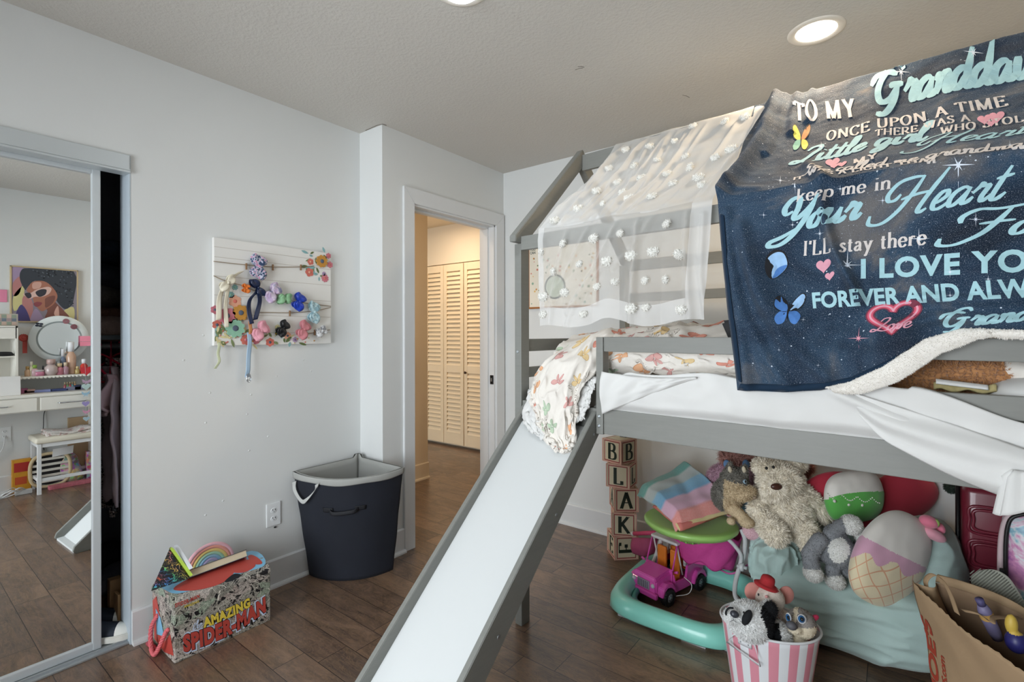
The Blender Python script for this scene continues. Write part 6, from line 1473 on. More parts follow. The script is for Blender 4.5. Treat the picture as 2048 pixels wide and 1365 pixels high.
for v in bm.verts: v.co = Vector(((sx0+sx1)/2 + v.co.x*(sx1-sx0+.03), (sy0+sy1)/2 + v.co.y*(sy1-sy0+.03), SZ + .024 + v.co.z*.048))
bmesh.ops.bevel(bm, geom=list(bm.edges), offset=.018, segments=4, affect='EDGES', profile=.5); q.bm(bm, 0, True); q.build('cushion', mat('cream_vinyl', '#ddd6c4', rough=.5), parent=so)
q = M()
def fold(k): return lambda u, v: Vector((.29 + .21*v, .90 + .34*u, SZ + .066 + .020*k + .008*math.sin(u*9 + k) + .010*nz((u*4, v*4, 0), 1, k) - .012*(abs(2*v-1)**4)))
for k in range(2): q.grid(fold(k), 40, 16, thick=-.018)
q.build('folded_blanket', cloth2('grey_striped_cloth', '#c2bcb6', '#d8d2cc', 30, c3='#b08f8a'), label='folded pale striped cloth lying on the white stool', cat='cloth')
# things on the floor against the right wall
p = MI(40, 935, .50); q = M(); q.box((.50, p.y-.045, 0), (.545, p.y+.065, .26), 0, .002); q.box((.4988, p.y-.035, .16), (.4999, p.y+.055, .235), 1, 0); q.box((.4988, p.y-.03, .06), (.4999, p.y+.04, .12), 2, 0)
gl, w = sans('RI', .04); q.build('snack_box', [mat('cracker_yellow', '#d99a2c', rough=.5, var=.2, vs_=20), mat('cracker_red', '#b4322c', rough=.5), mat('cracker_orange', '#c9552c')], label='yellow and red snack box on the floor against the wall, left of the round basket', cat='box')
bkt = thing('basket', 'round cream basket with dark slats standing on its side behind the stool', 'basket', (.47, .955, .16)); q = M(); c = Vector((.455, .955, .150))
q.tube([c + Vector((0, .125*math.copysign(abs(math.cos(a))**.7, math.cos(a)), .135*math.copysign(abs(math.sin(a))**.7, math.sin(a)))) for a in [2*PI*k/48 for k in range(48)]], .013, 10, closed=True); q.build('rim', mat('cream_rattan', '#cdb994', rough=.7), parent=bkt)
q = M(); q.lathe([(0, 0), (.125, 0)], 32, T=Matrix.Translation(c + Vector((.02, 0, 0))) @ Matrix.Rotation(-PI/2, 4, 'Y'), cap=(False, False)); q.build('backing', mat('dark_backing', '#262426'), parent=bkt)
q = M()
for k in range(5): z = c.z - .09 + .045*k; w_ = .12*math.sqrt(max(.1, 1 - ((z-c.z)/.135)**2)); q.box((c.x-.004, c.y-w_, z-.010), (c.x+.004, c.y+w_, z+.010))
q.build('slats', mat('white_slat', '#d9d6cc'), parent=bkt)
tbx = [('toy_bag', '#8d6a9a', 1.075, .15, .07, .27, 'clear bag of purple and blue toys behind the stool'), ('snack_bag', '#d0a93a', 1.10, .12, .05, .14, 'yellow snack bag on the floor under the stool'), ('gift_box', '#d2608c', 1.235, .09, .07, .25, 'pink floral gift box at the right behind the stool')]
for i, (n_m, c, y, wd, dp, h, lab) in enumerate(tbx):
    t = NT('toy_print_%d' % i); o = t.obj(); t.base(t.mix(t.vor(o, 40), lin(c), t.ramp(t.white(t.n('ShaderNodeTexVoronoi').outputs['Color'])[0], [(0, '#d0a0a8'), (1, '#7fa4b8')]))); v = t.n('ShaderNodeTexVoronoi'); t.set(v, 'Scale', 45.0); t.l(o, v.inputs['Vector']); t.base(t.mix(.5, v.outputs['Color'], c)); t.p(rough=.3)
    q = fuse([E((.50 - .03*i % .05, y, h*.5), (dp*.6, wd/2, h/2)), E((.49, y + .02, h*.35), (dp*.6, wd/2.2, h/3))], .008, 2) if i < 2 else M().box((.46, y-.045, 0), (.53, y+.045, h), 0, .003); q.build(n_m, t.mat, label=lab, cat='bag' if i < 2 else 'box')
q = M(); q.box((.36, .93, 0), (.42, 1.20, .03), bev=.003); q.build('gift_box', mat('pink_dotted_box', '#c9727e', rough=.6, var=.3, vs_=90), label='long flat pink box on the floor in front of the basket', cat='box')
q = M(); p0 = MI(124, 905, .44); q.prism([Vector((.44, p0.y + a, p0.z + b)) for a, b in ((-.06, -.03), (.07, -.02), (.075, .045), (-.055, .035))], (.008, 0, 0)); q.build('cardboard_picture_mount', M_wm, label='white picture mount leaning on the toy bag behind the stool', cat='picture mount')
ps = thing('power_strip', 'white power strip with cables on the floor left of the stool', 'power strip', (.40, .765, 0)); q = M(); q.box((.385, .735, 0), (.425, .835, .035), bev=.006); q.build('strip_body', M_wm, parent=ps)
for k in range(7):
    rr = random.Random(k); y = .74 + .01*k; q = M(); q.tube(cr([(.40, y, .035), (.36 + rr.uniform(-.06, .02), y - .05, .03 + rr.uniform(0, .04)), (.34 + rr.uniform(-.06, .04), y - .15, .012), (.40 + rr.uniform(-.1, .03), y - .25, .008 + .004*k)], 8), .0035, 6); q.build('cable', M_wm, parent=ps)
outlet(0, 0, XR, 'white outlet on the right wall under the vanity, seen in the mirror', -1, (.70, .47))
q = M(); q.tube(cr([(XR-.006, .95, .665), (XR-.01, .93, .60), (XR-.02, .925, .50), (XR-.01, .92, .40), (XR-.012, .93, .30)], 8), .003, 6); q.build('black_cable', M_black, label='black cable hanging down the wall behind the vanity', cat='cable')
q = M(); q.tube(cr([(XR-.012, .70, .45), (XR-.03, .68, .35), (XR-.02, .60, .20), (.45, .66, .01), (.42, .74, .03)], 8), .0032, 6); q.build('white_cable', M_wm, label='white cable running from the wall outlet to the power strip', cat='cable')
q = M(); q.box((.535, 1.08, .10), (.555, 1.26, .55), bev=.001); q.build('cardboard_sheet', mat('cardboard', '#b79d7c', rough=.85), label='cardboard sheet leaning on the wall behind the stool', cat='cardboard')

# ================================================================== UNDER THE BED
def alpha_block(z, ang, letter, side, side_letter, rot=0, dx=0, dy=0, lab=''):
    s = .066; t = thing('letter_block', lab, 'letter block', (-1.243+dx, 2.655+dy, z), (0, 0, math.radians(ang)), group=None); T = MW[t]; h = .132
    q = M(); q.box((-s, -s, 0), (s, s, h), 0, .003, T)
    for (R, on) in ((0, 1), (90, 1), (-90, 1), (180, 1)):
        TR = T @ Matrix.Rotation(math.radians(R), 4, 'Z'); e = s + .0006; a = s - .010
        for (x0, x1, z0, z1) in ((-a, a, .008, .0135), (-a, a, h-.0135, h-.008), (-a, -a+.0055, .008, h-.008), (a-.0055, a, .008, h-.008)): q.box((x0, -e, z0), (x1, -e+.001, z1), 1, 0, TR)
    for (x0, x1, y0, y1) in ((-.056, .056, -.056, -.052), (-.056, .056, .052, .056), (-.056, -.052, -.056, .056), (.052, .056, -.056, .056)): q.box((x0, y0, h), (x1, y1, h+.0006), 1, 0, T)
    def let(ch, R, rt, fz=None):
        gl, w = serif(ch, .10, 0, 0, .3); TR = T @ Matrix.Rotation(math.radians(R), 4, 'Z')
        def f(u, v):
            x = (u*w - w/2 + .02)*.092; zz_ = (v - .5)*.092
            if rt: x, zz_ = -zz_, x
            return TR @ Vector((x, -s-.0012, h/2 + zz_))
        place(q, gl, w, f, 2)
    let(letter, 0, rot); let(side_letter, 90 if side > 0 else -90, 0)
    q.build('block', [mat('cream_block_face', '#dcd1b4', rough=.6, var=.06), mat('brick_red_border', '#a34848', rough=.6), mat('dark_green_letter', '#1e2a1e', rough=.6)], parent=t)
    q = M()
    for (x, y) in ((-s, -s), (s, -s), (s, s), (-s, s)): q.box((x-.0035, y-.0035, .001), (x+.0035, y+.0035, h-.001), 0, .001, T)
    for zc in (.0035, h-.0035):
        for k in range(4):
            TR = T @ Matrix.Rotation(PI/2*k, 4, 'Z'); q.box((-s, -s-.001, zc-.0035), (s, -s+.004, zc+.0035), 0, .001, TR)
    q.build('edging', mat('dusty_pink_edge', '#dcae9c', rough=.6, var=.1), parent=t)
alpha_block(0, 44, 'E', -1, 'E', 1, .0, .0, lab='cream letter block with a sideways E, bottom of the stack of five')
alpha_block(.1335, 27, 'K', -1, 'K', 0, .010, -.008, lab='cream letter block showing K, second from the bottom of the stack')
alpha_block(.267, 37, 'A', -1, 'A', 0, .006, .004, lab='cream letter block showing A, middle of the stack')
alpha_block(.4005, 7, 'L', 1, 'L', 0, -.002, -.006, lab='cream letter block showing L, second from the top of the stack')
alpha_block(.534, -14, 'B', 1, 'B', 0, -.018, .0, lab='cream letter block showing B, topmost of the stack of five')

# baby walker: aqua floor ring, grey tubes, green tray, magenta seat
M_aqua = mat('aqua_plastic', '#8ad8c9', rough=.28, var=.04, coat=.3); M_aquad = mat('dark_aqua_plastic', '#3f8f88', rough=.35)
wk = thing('baby_walker', 'baby walker with aqua base ring, grey tubes and green tray standing under the loft bed', 'baby walker', (-.79, 2.35, 0))
WC = (-.775, 2.345)
def ringpt(a, grow=0):
    e = 2/4.4; ca, sa = math.cos(a), math.sin(a); return Vector((WC[0] + (.250+grow)*math.copysign(abs(ca)**e, ca), WC[1] + (.270+grow)*math.copysign(abs(sa)**e, sa), 0))
q = M(); prof = [(-.038, .018), (-.036, .060), (-.018, .084), (.006, .094), (.030, .086), (.044, .060), (.046, .026), (.034, .014), (-.03, .014)]
n = 96; vs = []; fs = []
for i in range(n):
    for g, z in prof: p = ringpt(2*PI*i/n, g); vs.append((p.x, p.y, z))
k = len(prof)
for i in range(n):
    for j in range(k): fs.append((i*k+j, ((i+1) % n)*k+j, ((i+1) % n)*k+(j+1) % k, i*k+(j+1) % k))
q.add(vs, fs, 0, True); q.build('base_ring', M_aqua, parent=wk)
for a in (3.75, 4.3, 4.9, 5.5):
    q = M(); p = ringpt(a, .005); q.box((p.x-.05, p.y-.012, .0), (p.x+.05, p.y+.012, .014), bev=.003); q.build('skid_pad', mat('pale_grey_rubber', '#a9adaf', rough=.7), parent=wk)
q = M(); q.tube([ringpt(a, -.048) + Vector((0, 0, .045)) for a in [PI*(.62 + .75*i/24) for i in range(25)]], .014, 10); q.build('inner_rail', M_aquad, parent=wk)
TC = Vector((-.775, 2.395, .36))
q = M(); q.lathe([(.0, -.035), (.09, -.036), (.15, -.030), (.195, -.012), (.212, .004), (.214, .014), (.205, .022), (.17, .020), (.0, .018)], 64, c=TC, sx=1.0, sy=.92); q.build('tray', mat('lime_green_tray', '#a2d474', rough=.35, var=.04, coat=.2), parent=wk)
q = M(); q.lathe([(.045, -.085), (.055, -.075), (.060, -.035), (.05, -.03)], 28, c=TC + Vector((.0, .0, .01)));
for k in range(12):
    a = 2*PI*k/12; c = TC + Vector((.0, .0, -.05)); q.box((c.x + .056*math.cos(a) - .004, c.y + .056*math.sin(a) - .004, c.z-.02), (c.x + .056*math.cos(a) + .004, c.y + .056*math.sin(a) + .004, c.z+.015), bev=.001)
q.build('tray_hub', mat('lime_green_hub', '#7dbb58', rough=.4), parent=wk)
def tube_part(name, pts, r, mt, parent, lab=None):
    q = M(); q.tube(cr(pts, 8), r, 12); return q.build(name, mt, parent=parent, label=lab)
J = A(1480, 1132, Y=2.36)
tube_part('support_tube', [A(1455, 1078, Y=2.33), A(1470, 1093, Y=2.34), A(1482, 1112, Y=2.35), J], .0085, M_gtube, wk)
tube_part('support_tube', [A(1483, 1060, Y=2.42), A(1490, 1082, Y=2.40), A(1487, 1112, Y=2.37), J + Vector((0, .01, 0)), A(1472, 1160, Y=2.33), A(1470, 1190, Y=2.27), A(1481, 1215, Y=2.20), A(1480, 1250, Y=2.13)], .0095, M_gtube, wk)
tube_part('support_tube', [A(1325, 1072, Y=2.50), A(1316, 1095, Y=2.48), A(1308, 1120, Y=2.45), A(1290, 1150, Y=2.36), A(1286, 1168, Y=2.30)], .0085, M_gtube, wk)
tube_part('support_tube', [A(1322, 1095, Y=2.55), A(1321, 1120, Y=2.6), A(1316, 1140, Y=2.62)], .007, M_gtube, wk)
q = M(); q.lathe([(.016, -.008), (.018, 0), (.016, .008)], 20, T=Matrix.Translation(J + Vector((.01, -.01, 0))) @ Matrix.Rotation(PI/2, 4, 'Y')); q.lathe([(.007, -.02), (.007, .02)], 12, T=Matrix.Translation(J + Vector((.01, -.01, 0))) @ Matrix.Rotation(PI/2, 4, 'Y')); q.build('joint', M_gtube, parent=wk)
def seatf(u, v):
    a = u*2*PI; r = .165*(1 - .25*v) ; return (-.735 + r*math.cos(a), 2.50 + r*.80*math.sin(a), .33 - .155*v - .05*v*math.sin(a)*0 + .012*math.sin(a*7 + v*6) + .01*math.sin(a*3))
q = M(); q.grid(seatf, 80, 16, thick=.006); q.add([seatf(i/24, 1.0) for i in range(24)], [tuple(range(24))], 0)
q.build('seat', mat('magenta_nylon', '#cf4a98', rough=.5, var=.15, vs_=9, bump=.5, bs_=18, bd=.01), parent=wk, label='magenta cloth seat')
q = M()
for k in range(14):
    q.tube([seatf(.78 + .012*k, .2), seatf(.78 + .012*k, .9)], .0018, 5)
q.tube([seatf(i/60, .98) for i in range(61)], .005, 8); q.build('seat_piping', mat('pink_piping', '#d76aa0', rough=.5), parent=wk)
# pink folded canopy poking out left
q = M(); a, b = A(1268, 1068, Y=2.55), A(1312, 1066, Y=2.50); q.tube([a, b], .011, 12); q.tube([a - (b-a)*.10, a], .012, 12, 1); q.build('grip', [mat('hot_pink_grip', '#cf4a72', rough=.5), mat('grip_cap', '#d7d7d4')], parent=wk, label='pink grip bar')
q = M()
def canopy(u, v):
    p = A(1268 + 46*u, 1078 + (26 - 6*u)*v + 8*math.sin(PI*u)*v, Y=2.53 - .04*math.sin(PI*u)); return p + Vector((0, -.02*math.sin(PI*v), 0))
q.grid(canopy, 16, 10, thick=.012); q.build('canopy_flap', mat('raspberry_mesh', '#a2446a', rough=.7, var=.15, vs_=40), parent=wk)
q = M(); q.tube(cr([A(1405, 1118, Y=2.52), A(1440, 1140, Y=2.45), A(1465, 1148, Y=2.40), A(1497, 1130, Y=2.40)], 10), .004, 8); q.build('strap', mat('pink_strap', '#c565a0', rough=.5), parent=wk)

# toy jeep 
jp = thing('toy_jeep', 'magenta toy jeep with white roof and orange seats parked inside the walker ring', 'toy car', (-.897, 2.43, 0), (0, 0, math.radians(-16)))
JT = MW[jp] @ Matrix.Scale(1.17, 4)
M_mag = mat('magenta_plastic', '#d653ae', rough=.25, coat=.3, var=.03); M_jw = mat('white_jeep_plastic', '#d9dadb', rough=.35); M_or = mat('orange_jeep_seat', '#e0802c', rough=.45, bump=.4, bs_=60, bd=.003)
def jb(name, parts, mt, par=jp, lab=None, bev=.003):
    q = M()
    for pr_ in parts:
        if len(pr_) == 2: q.box(pr_[0], pr_[1], 0, bev, JT)
        else: q.bm(pr_[2], 0, False, JT)
    return q.build(name, mt, parent=par, label=lab)
def jprism(q, yz, x0, x1, m=0, bev=.003): q.prism([JT @ Vector((x0, y, z)) for y, z in yz], JT.to_3x3() @ Vector((x1-x0, 0, 0)), m, bev)
q = M()
jprism(q, [(-.155, .052), (-.155, .098), (-.150, .110), (-.055, .122), (-.055, .052)], -.052, .052)          # hood block
jprism(q, [(-.158, .050), (-.158, .092), (-.150, .100), (-.05, .112), (-.05, .05)], -.060, .060, bev=.006)
for s in (-1, 1):   # fenders
    jprism(q, [(-.150, .045), (-.140, .078), (-.115, .088), (-.080, .084), (-.062, .060), (-.055, .04), (-.064, .04), (-.075, .060), (-.090, .070), (-.115, .072), (-.130, .062), (-.140, .040)], s*.052, s*.086)
    jprism(q, [(-.058, .032), (-.058, .108), (-.048, .075), (.02, .072), (.03, .12), (.145, .125), (.145, .05), (.135, .048), (.128, .075), (.10, .085), (.075, .078), (.06, .05), (.052, .032)], s*.066, s*.076)
    jprism(q, [(.055, .04), (.062, .068), (.080, .088), (.11, .090), (.135, .078), (.150, .05), (.140, .045), (.125, .066), (.105, .074), (.085, .07), (.072, .055), (.065, .038)], s*.070, s*.090)
q.box((-.066, -.06, .030), (.066, .145, .040), 0, .002, JT); q.box((-.066, .135, .04), (.066, .146, .125), 0, .003, JT); q.box((-.070, -.170, .035), (.070, -.155, .055), 0, .004, JT); q.box((-.066, -.062, .04), (.066, -.054, .118), 0, .002, JT)
bodyj = q.build('body', M_mag, parent=jp)
q = M()
for s in (-1, 1):
    q.tube([JT @ Vector((s*.064, -.055, .118)), JT @ Vector((s*.062, -.022, .212))], .004, 8); q.tube([JT @ Vector((s*.075, -.055, .115)), JT @ Vector((s*.090, -.058, .122))], .006, 8)
q.tube([JT @ Vector((-.064, -.055, .118)), JT @ Vector((.064, -.055, .118))], .004, 8); q.build('windshield_frame', M_mag, parent=jp)
q = M(); q.box((-.066, -.028, .210), (.066, .146, .222), 0, .005, JT)
for s in (-1, 1):
    q.box((s*.060-.006, .030, .115), (s*.060+.006, .042, .215), 0, .002, JT); q.box((s*.060-.006, .132, .115), (s*.060+.006, .146, .215), 0, .002, JT); q.box((s*.060-.006, .030, .112), (s*.060+.006, .146, .130), 0, .002, JT); q.box((s*.060-.006, .080, .125), (s*.060+.006, .088, .215), 0, .002, JT)
    q.tube([JT @ Vector((s*.058, .020, .08)), JT @ Vector((s*.058, -.018, .212))], .004, 8)
q.build('roof', M_jw, parent=jp)
for s in (-1, 1):
    q = M(); q.box((s*.032-.022, .0, .075), (s*.032+.022, .014, .175), 0, .009, JT); q.box((s*.032-.022, -.04, .062), (s*.032+.022, .010, .080), 0, .006, JT); q.build('seat', M_or, parent=jp)
q = M(); q.box((-.05, .085, .07), (.05, .098, .15), 0, .008, JT); q.build('rear_seat', M_or, parent=jp)
for s in (-1, 1):
    for y in (-.105, .105):
        TW = JT @ Matrix.Translation((s*.078, y, .033)) @ Matrix.Rotation(PI/2, 4, 'Y'); q = M()
        q.lathe([(.018, -.013), (.030, -.014), (.034, -.008), (.034, .008), (.030, .014), (.018, .013)], 28, T=TW, cap=(False, False)); 
        for k in range(18): a = 2*PI*k/18; q.box((.032*math.cos(a)-.002, .032*math.sin(a)-.002, -.012), (.032*math.cos(a)+.002, .032*math.sin(a)+.002, .012), 0, 0, TW)
        w_ = q.build('wheel', mat('black_rubber', '#17171a', rough=.6), parent=jp)
        q = M(); q.lathe([(.0, -.010), (.018, -.012), (.018, .012), (.0, .010)], 20, T=TW)
        for k in range(6): a = PI*k/3; q.box((.010*math.cos(a)-.002, .010*math.sin(a)-.002, -.0125), (.010*math.cos(a)+.002, .010*math.sin(a)+.002, .0125), 1, 0, TW)
        q.build('hubcap', [mat('silver_hub', '#a9a9b0', rough=.3, metal=.6), mat('dark_hub', '#4a4a50')], parent=w_)
q = M(); q.box((-.030, -.1605, .058), (.030, -.156, .092), 0, .002, JT)
for k in range(6): q.box((-.026 + k*.009, -.1615, .062), (-.023 + k*.009, -.160, .088), 1, 0, JT)
q.build('grille', [mat('grille_grey', '#8a8390', rough=.4), mat('grille_dark', '#55505c')], parent=bodyj)
for s in (-1, 1): q = M(); q.ell(JT @ Vector((s*.046, -.158, .080)), (.010, .010, .010)); q.build('headlight', mat('headlight_grey', '#b9b2c0', rough=.2), parent=bodyj)
q = M(); q.tube(cr([A(1368, 1155, Y=2.36), A(1383, 1170, Y=2.34), A(1377, 1188, Y=2.33), A(1352, 1193, Y=2.33)], 10), .0016, 6); q.build('white_cord', mat('white_cord', '#d9d9d9'), parent=jp)

# folded striped fleece throw on the tray
def throw_mat():
    t = NT('pastel_striped_fleece'); x, y, z = t.sep(t.uv())[:3]; n = t.math('MULTIPLY', t.math('SUBTRACT', t.noise(t.uv(), 5, 3), .5), .05)
    v = t.math('ADD', y, n); c = t.ramp(v, [(0, '#e8897f'), (.10, '#e8897f'), (.14, '#e6b0cc'), (.36, '#e8b8d4'), (.40, '#5fb0dd'), (.58, '#7cc2e6'), (.62, '#b4cace'), (.80, '#c9d6d6'), (.84, '#4fb0a6'), (1, '#44a39b')])
    t.base(t.mix(t.noise(t.uv(), 60, 3), c, t.mix(.25, c, '#ffffff'))); t.p(rough=.95, sheen=.4); t.bump(t.noise(t.uv(), 120, 4), .4, .003); return t.mat
q = M(); Fp, Rp, Lp, Bp = Vector((-.775, 2.205, .395)), Vector((-.600, 2.470, .430)), Vector((-1.045, 2.400, .420)), Vector((-.880, 2.670, .560))
UPN = Vector((.18, -.35, .92)).normalized()
def thr(u, v, lift=.060, amp=1.0):
    # v 0..1 from the coral front-right edge to the teal back edge, u from F to R
    a = Fp.lerp(Rp, u); b = Lp.lerp(Bp, u); p = a.lerp(b, v)
    h = .030*math.sin(PI*min(1, v))**.6 + .014*math.sin(u*5 + 1)*v + .010*nz((u*4, v*5, 0), 1, 2) - .008*math.exp(-((u-.5-.3*(v-.4))/.10)**2)*sm01(v*3)
    e = min(u, 1-u)/.10; h -= .045*(1-sm01(e)) if e < 1 else 0
    e = v/.10; h -= .030*(1-sm01(e)) if e < 1 else 0
    return p + UPN*(lift + h*amp)
q.grid(thr, 70, 70, thick=.020); q.build('striped_throw', throw_mat(), label='folded fleece throw in teal, blue, pink and coral stripes on the green tray', cat='blanket')
thw = [o for o in COL.objects if o.name == 'striped_throw'][0]
q = M(); q.grid(lambda u, v: thr(.02 + .96*u, .0 + .5*v, .036, .55) + (Fp-Lp).normalized()*(.012*(1-v)), 40, 20, thick=.010)
q.build('folded_layer', mat('cream_backing', '#e0cf9a', rough=.9), parent=thw, label='cream underside of the fold')
q = M(); q.grid(lambda u, v: thr(.03 + .94*u, .02 + .6*v, .018 + .004*math.sin(u*9), .3) + (Fp-Lp).normalized()*(.010*(1-v)), 40, 20, thick=.018)
q.tube(cr([thr(.04, .0, .012, 0), thr(.25, .0, .012, 0), thr(.5, .0, .010, 0)], 6), [.018, .019, .019, .018, .018, .017, .016, .015, .014, .013, .012, .010, .008], 14)
q.build('folded_layer', mat('coral_layer', '#d87f76', rough=.9, bump=.4, bs_=60), parent=thw, label='coral lower layer of the fold')

# ------------------------------------------------------------------ mint floor sofa
def SE(c, r, R=None, e=2.8):
    def g(t):
        Rm = Euler(R).to_matrix() if R is not None else Matrix.Identity(3); pw = lambda x, p: math.copysign(abs(x)**p, x); k = 2/e; nu, nv = 36, 20; vs = []; fs = []
        for j in range(nv+1):
            b = (j/nv - .5)*PI
            for i in range(nu):
                a = 2*PI*i/nu; vs.append(Vector(c) + Rm @ Vector((r[0]*pw(math.cos(a), k)*pw(math.cos(b), k), r[1]*pw(math.sin(a), k)*pw(math.cos(b), k), r[2]*pw(math.sin(b), k))))
        for j in range(nv):
            for i in range(nu): fs.append((j*nu+i, j*nu+(i+1) % nu, (j+1)*nu+(i+1) % nu, (j+1)*nu+i))
        t.add(vs, fs, 0, True)
    return g
def mint_mat():
    t = NT('mint_cotton_canvas'); o = t.obj(); n = t.noise(o, 7, 4, .6); w = t.n('ShaderNodeTexWave', bands_direction='Z'); t.set(w, 'Scale', 5.0); t.set(w, 'Distortion', 5.0); t.set(w, 'Detail', 3.0); t.l(t.mapv(o, (.35, .35, 1.6)), w.inputs['Vector'])
    t.base(t.mix(n, lin('#a3bdb8'), lin('#b5cac6'))); t.p(rough=.9, sheen=.2); t.bump(t.math('ADD', t.math('MULTIPLY', w.outputs['Fac'], .5), t.math('MULTIPLY', t.noise(o, 300, 2), .12)), .35, .012); return t.mat
M_mint = mint_mat()
sofa = thing('floor_sofa', 'mint green padded floor sofa under the loft bed, piled with plush toys', 'sofa', (-.14, 2.5, 0))
def crumple(mm, a, sx=6, sz=26):
    cx = sum(v[0] for v in mm.v)/len(mm.v); cy = sum(v[1] for v in mm.v)/len(mm.v); cz = sum(v[2] for v in mm.v)/len(mm.v)
    for i, v in enumerate(mm.v):
        d = Vector((v[0]-cx, v[1]-cy, v[2]-cz)).normalized(); k = (1-abs(noise.noise(Vector((v[0]*sx, v[1]*sx, v[2]*sz)))))**4 + .6*noise.noise(Vector((v[0]*3, v[1]*3, v[2]*5))); mm.v[i] = tuple(Vector(v) + d*(a*(k-.5)))
    return mm
q = crumple(fuse([SE((-.155, 2.50, .165), (.335, .235, .150), None, 4.0)], .008, 5), .016, 4, 22); q.build('seat', M_mint, parent=sofa)
q = crumple(fuse([SE((-.425, 2.50, .27), (.105, .20, .125), (0, .05, .06), 2.8)], .007, 5), .020, 22, 6); q.build('armrest', M_mint, parent=sofa)
q = crumple(fuse([SE((.115, 2.60, .26), (.115, .18, .26), (-.12, -.10, -.1), 2.6)], .008, 5), .012, 8, 8); q.build('armrest', M_mint, parent=sofa)
q = fuse([SE((-.16, 2.72, .30), (.33, .10, .20), (-.15, 0, 0), 3.2)], .012, 5); q.build('backrest', M_mint, parent=sofa)


# ------------------------------------------------------------------ plush toys. a local frame facing the camera at a given place
Rv = Vector((C_, S_, 0)); Fv = Vector((-S_, C_, 0)); Uv = Vector((0, 0, 1))
class Fr:
    def __init__(s, px, py, Y): s.o = A(px, py, Y=Y); s.px = px; s.py = py; s.k = (s.o - Vector((0, 0, CH))).dot(Fv)/F
    def __call__(s, px, py, f=0):
        p = s.o + Rv*((px-s.px)*s.k) + Uv*((s.py-py)*s.k); return p + (Vector((0, 0, CH)) - p).normalized()*f
FACE = Matrix((( C_, -S_, 0), (S_, C_, 0), (0, 0, 1)))      # columns right, forward, up
def EF(fr, px, py, f, rx, ry, rf, roll=0):     # ellipsoid: radii in pixels across / up, metres in depth
    R = (FACE @ Matrix.Rotation(-math.radians(roll), 3, 'Y')).to_euler()
    return E(fr(px, py, f), (rx*fr.k, rf, ry*fr.k), R)
def part_ell(parent, name, fr, px, py, f, rx, ry, rf, mt, roll=0, lab=None):
    q = M(); EF(fr, px, py, f, rx, ry, rf, roll)(q); return q.build(name, mt, parent=parent, label=lab)
M_cream = mat('cream_shaggy_fur', '#f4ecdb', rough=.95, var=.08, vs_=30, sheen=.3)
# shaggy cream dog
fr = Fr(1570, 1010, 2.44)
dog = thing('plush_dog', 'shaggy cream plush dog with a brown nose sitting on the mint sofa', 'plush toy', fr(1575, 1080))
q = fuse([EF(fr, 1560, 962, .03, 42, 36, .075), EF(fr, 1553, 975, .075, 28, 24, .045), EF(fr, 1523, 930, .01, 18, 13, .03, 25), EF(fr, 1590, 928, .01, 22, 14, .03, -20), EF(fr, 1572, 1030, .02, 50, 45, .085), EF(fr, 1580, 1000, .02, 46, 30, .07),
          TB([fr(1530, 1040, .06), fr(1542, 1058, .11), fr(1552, 1068, .125)], [.045, .046, .046]), TB([fr(1600, 1045, .06), fr(1614, 1068, .11), fr(1620, 1084, .12)], [.045, .046, .044]),
          TB([fr(1606, 985, .03), fr(1632, 1010, .05), fr(1648, 1034, .05)], [.034, .032, .026]), TB([fr(1530, 990, .03), fr(1512, 1015, .05), fr(1510, 1035, .05)], [.032, .030, .026])], .008, 3)
fur(q, 34000, .017, .0016, droop=.3, seed=2, jitter=.5, clump=.02); q.build('fur_body', M_cream, parent=dog)
part_ell(dog, 'nose', fr, 1553, 974, .128, 11, 6.5, .012, mat('brown_nose', '#4a2c22', rough=.35)); part_ell(dog, 'eye', fr, 1533, 937, .105, 2.6, 3, .006, M_black); part_ell(dog, 'eye', fr, 1547, 935, .108, 2.4, 3, .006, M_black)
# husky / wolf plush
fr = Fr(1475, 975, 2.33)
M_husk = mat('grey_husky_fur', '#77746c', rough=.95, var=.35, vs_=40); M_tan = mat('tan_husky_fur', '#cbb796', rough=.95, var=.1)
hus = thing('plush_wolf', 'grey and tan plush wolf peeking over the striped throw', 'plush toy', fr(1470, 1010))
q = fuse([EF(fr, 1468, 962, 0, 26, 27, .055), EF(fr, 1492, 988, .065, 20, 11, .032, 28), EF(fr, 1464, 985, .01, 20, 18, .045), EF(fr, 1455, 990, -.04, 30, 34, .06), TB([fr(1459, 950, .02), fr(1460, 928, .02)], [.024, .010]), TB([fr(1486, 948, .02), fr(1490, 932, .02)], [.020, .009])], .006, 2,
         fn=lambda p: (lambda x, y: 0 if (y < 966 + .35*(x-1470) or x < 1448) and x < 1497 else 1)(*PRJ(p)))
fur(q, 9000, .010, .0012, droop=.2, seed=6, jitter=.5); q.build('head', [M_husk, M_tan], parent=hus)
q = fuse([TB([fr(1458, 1010, -.02), fr(1478, 1030, .05), fr(1492, 1045, .08)], [.028, .026, .024]), EF(fr, 1494, 1046, .09, 13, 10, .03), EF(fr, 1462, 1043, .08, 8, 7, .02)], .006, 3); fur(q, 2500, .004, .0011, seed=8); q.build('paw', M_tan, parent=hus)
part_ell(hus, 'eye', fr, 1490, 964, .066, 4, 4.5, .008, mat('blue_grey_eye', '#8fa6b4', rough=.2)); part_ell(hus, 'pupil', fr, 1491, 964, .073, 2, 2.6, .004, M_black); part_ell(hus, 'nose', fr, 1509, 996, .100, 4, 3.4, .01, mat('taupe_nose', '#8d7c68')); 
for x in (1462, 1490): part_ell(hus, 'inner_ear', fr, x - 2, 940, .038, 4, 7, .006, mat('pale_ear', '#c9bfa8', rough=.9), 12)
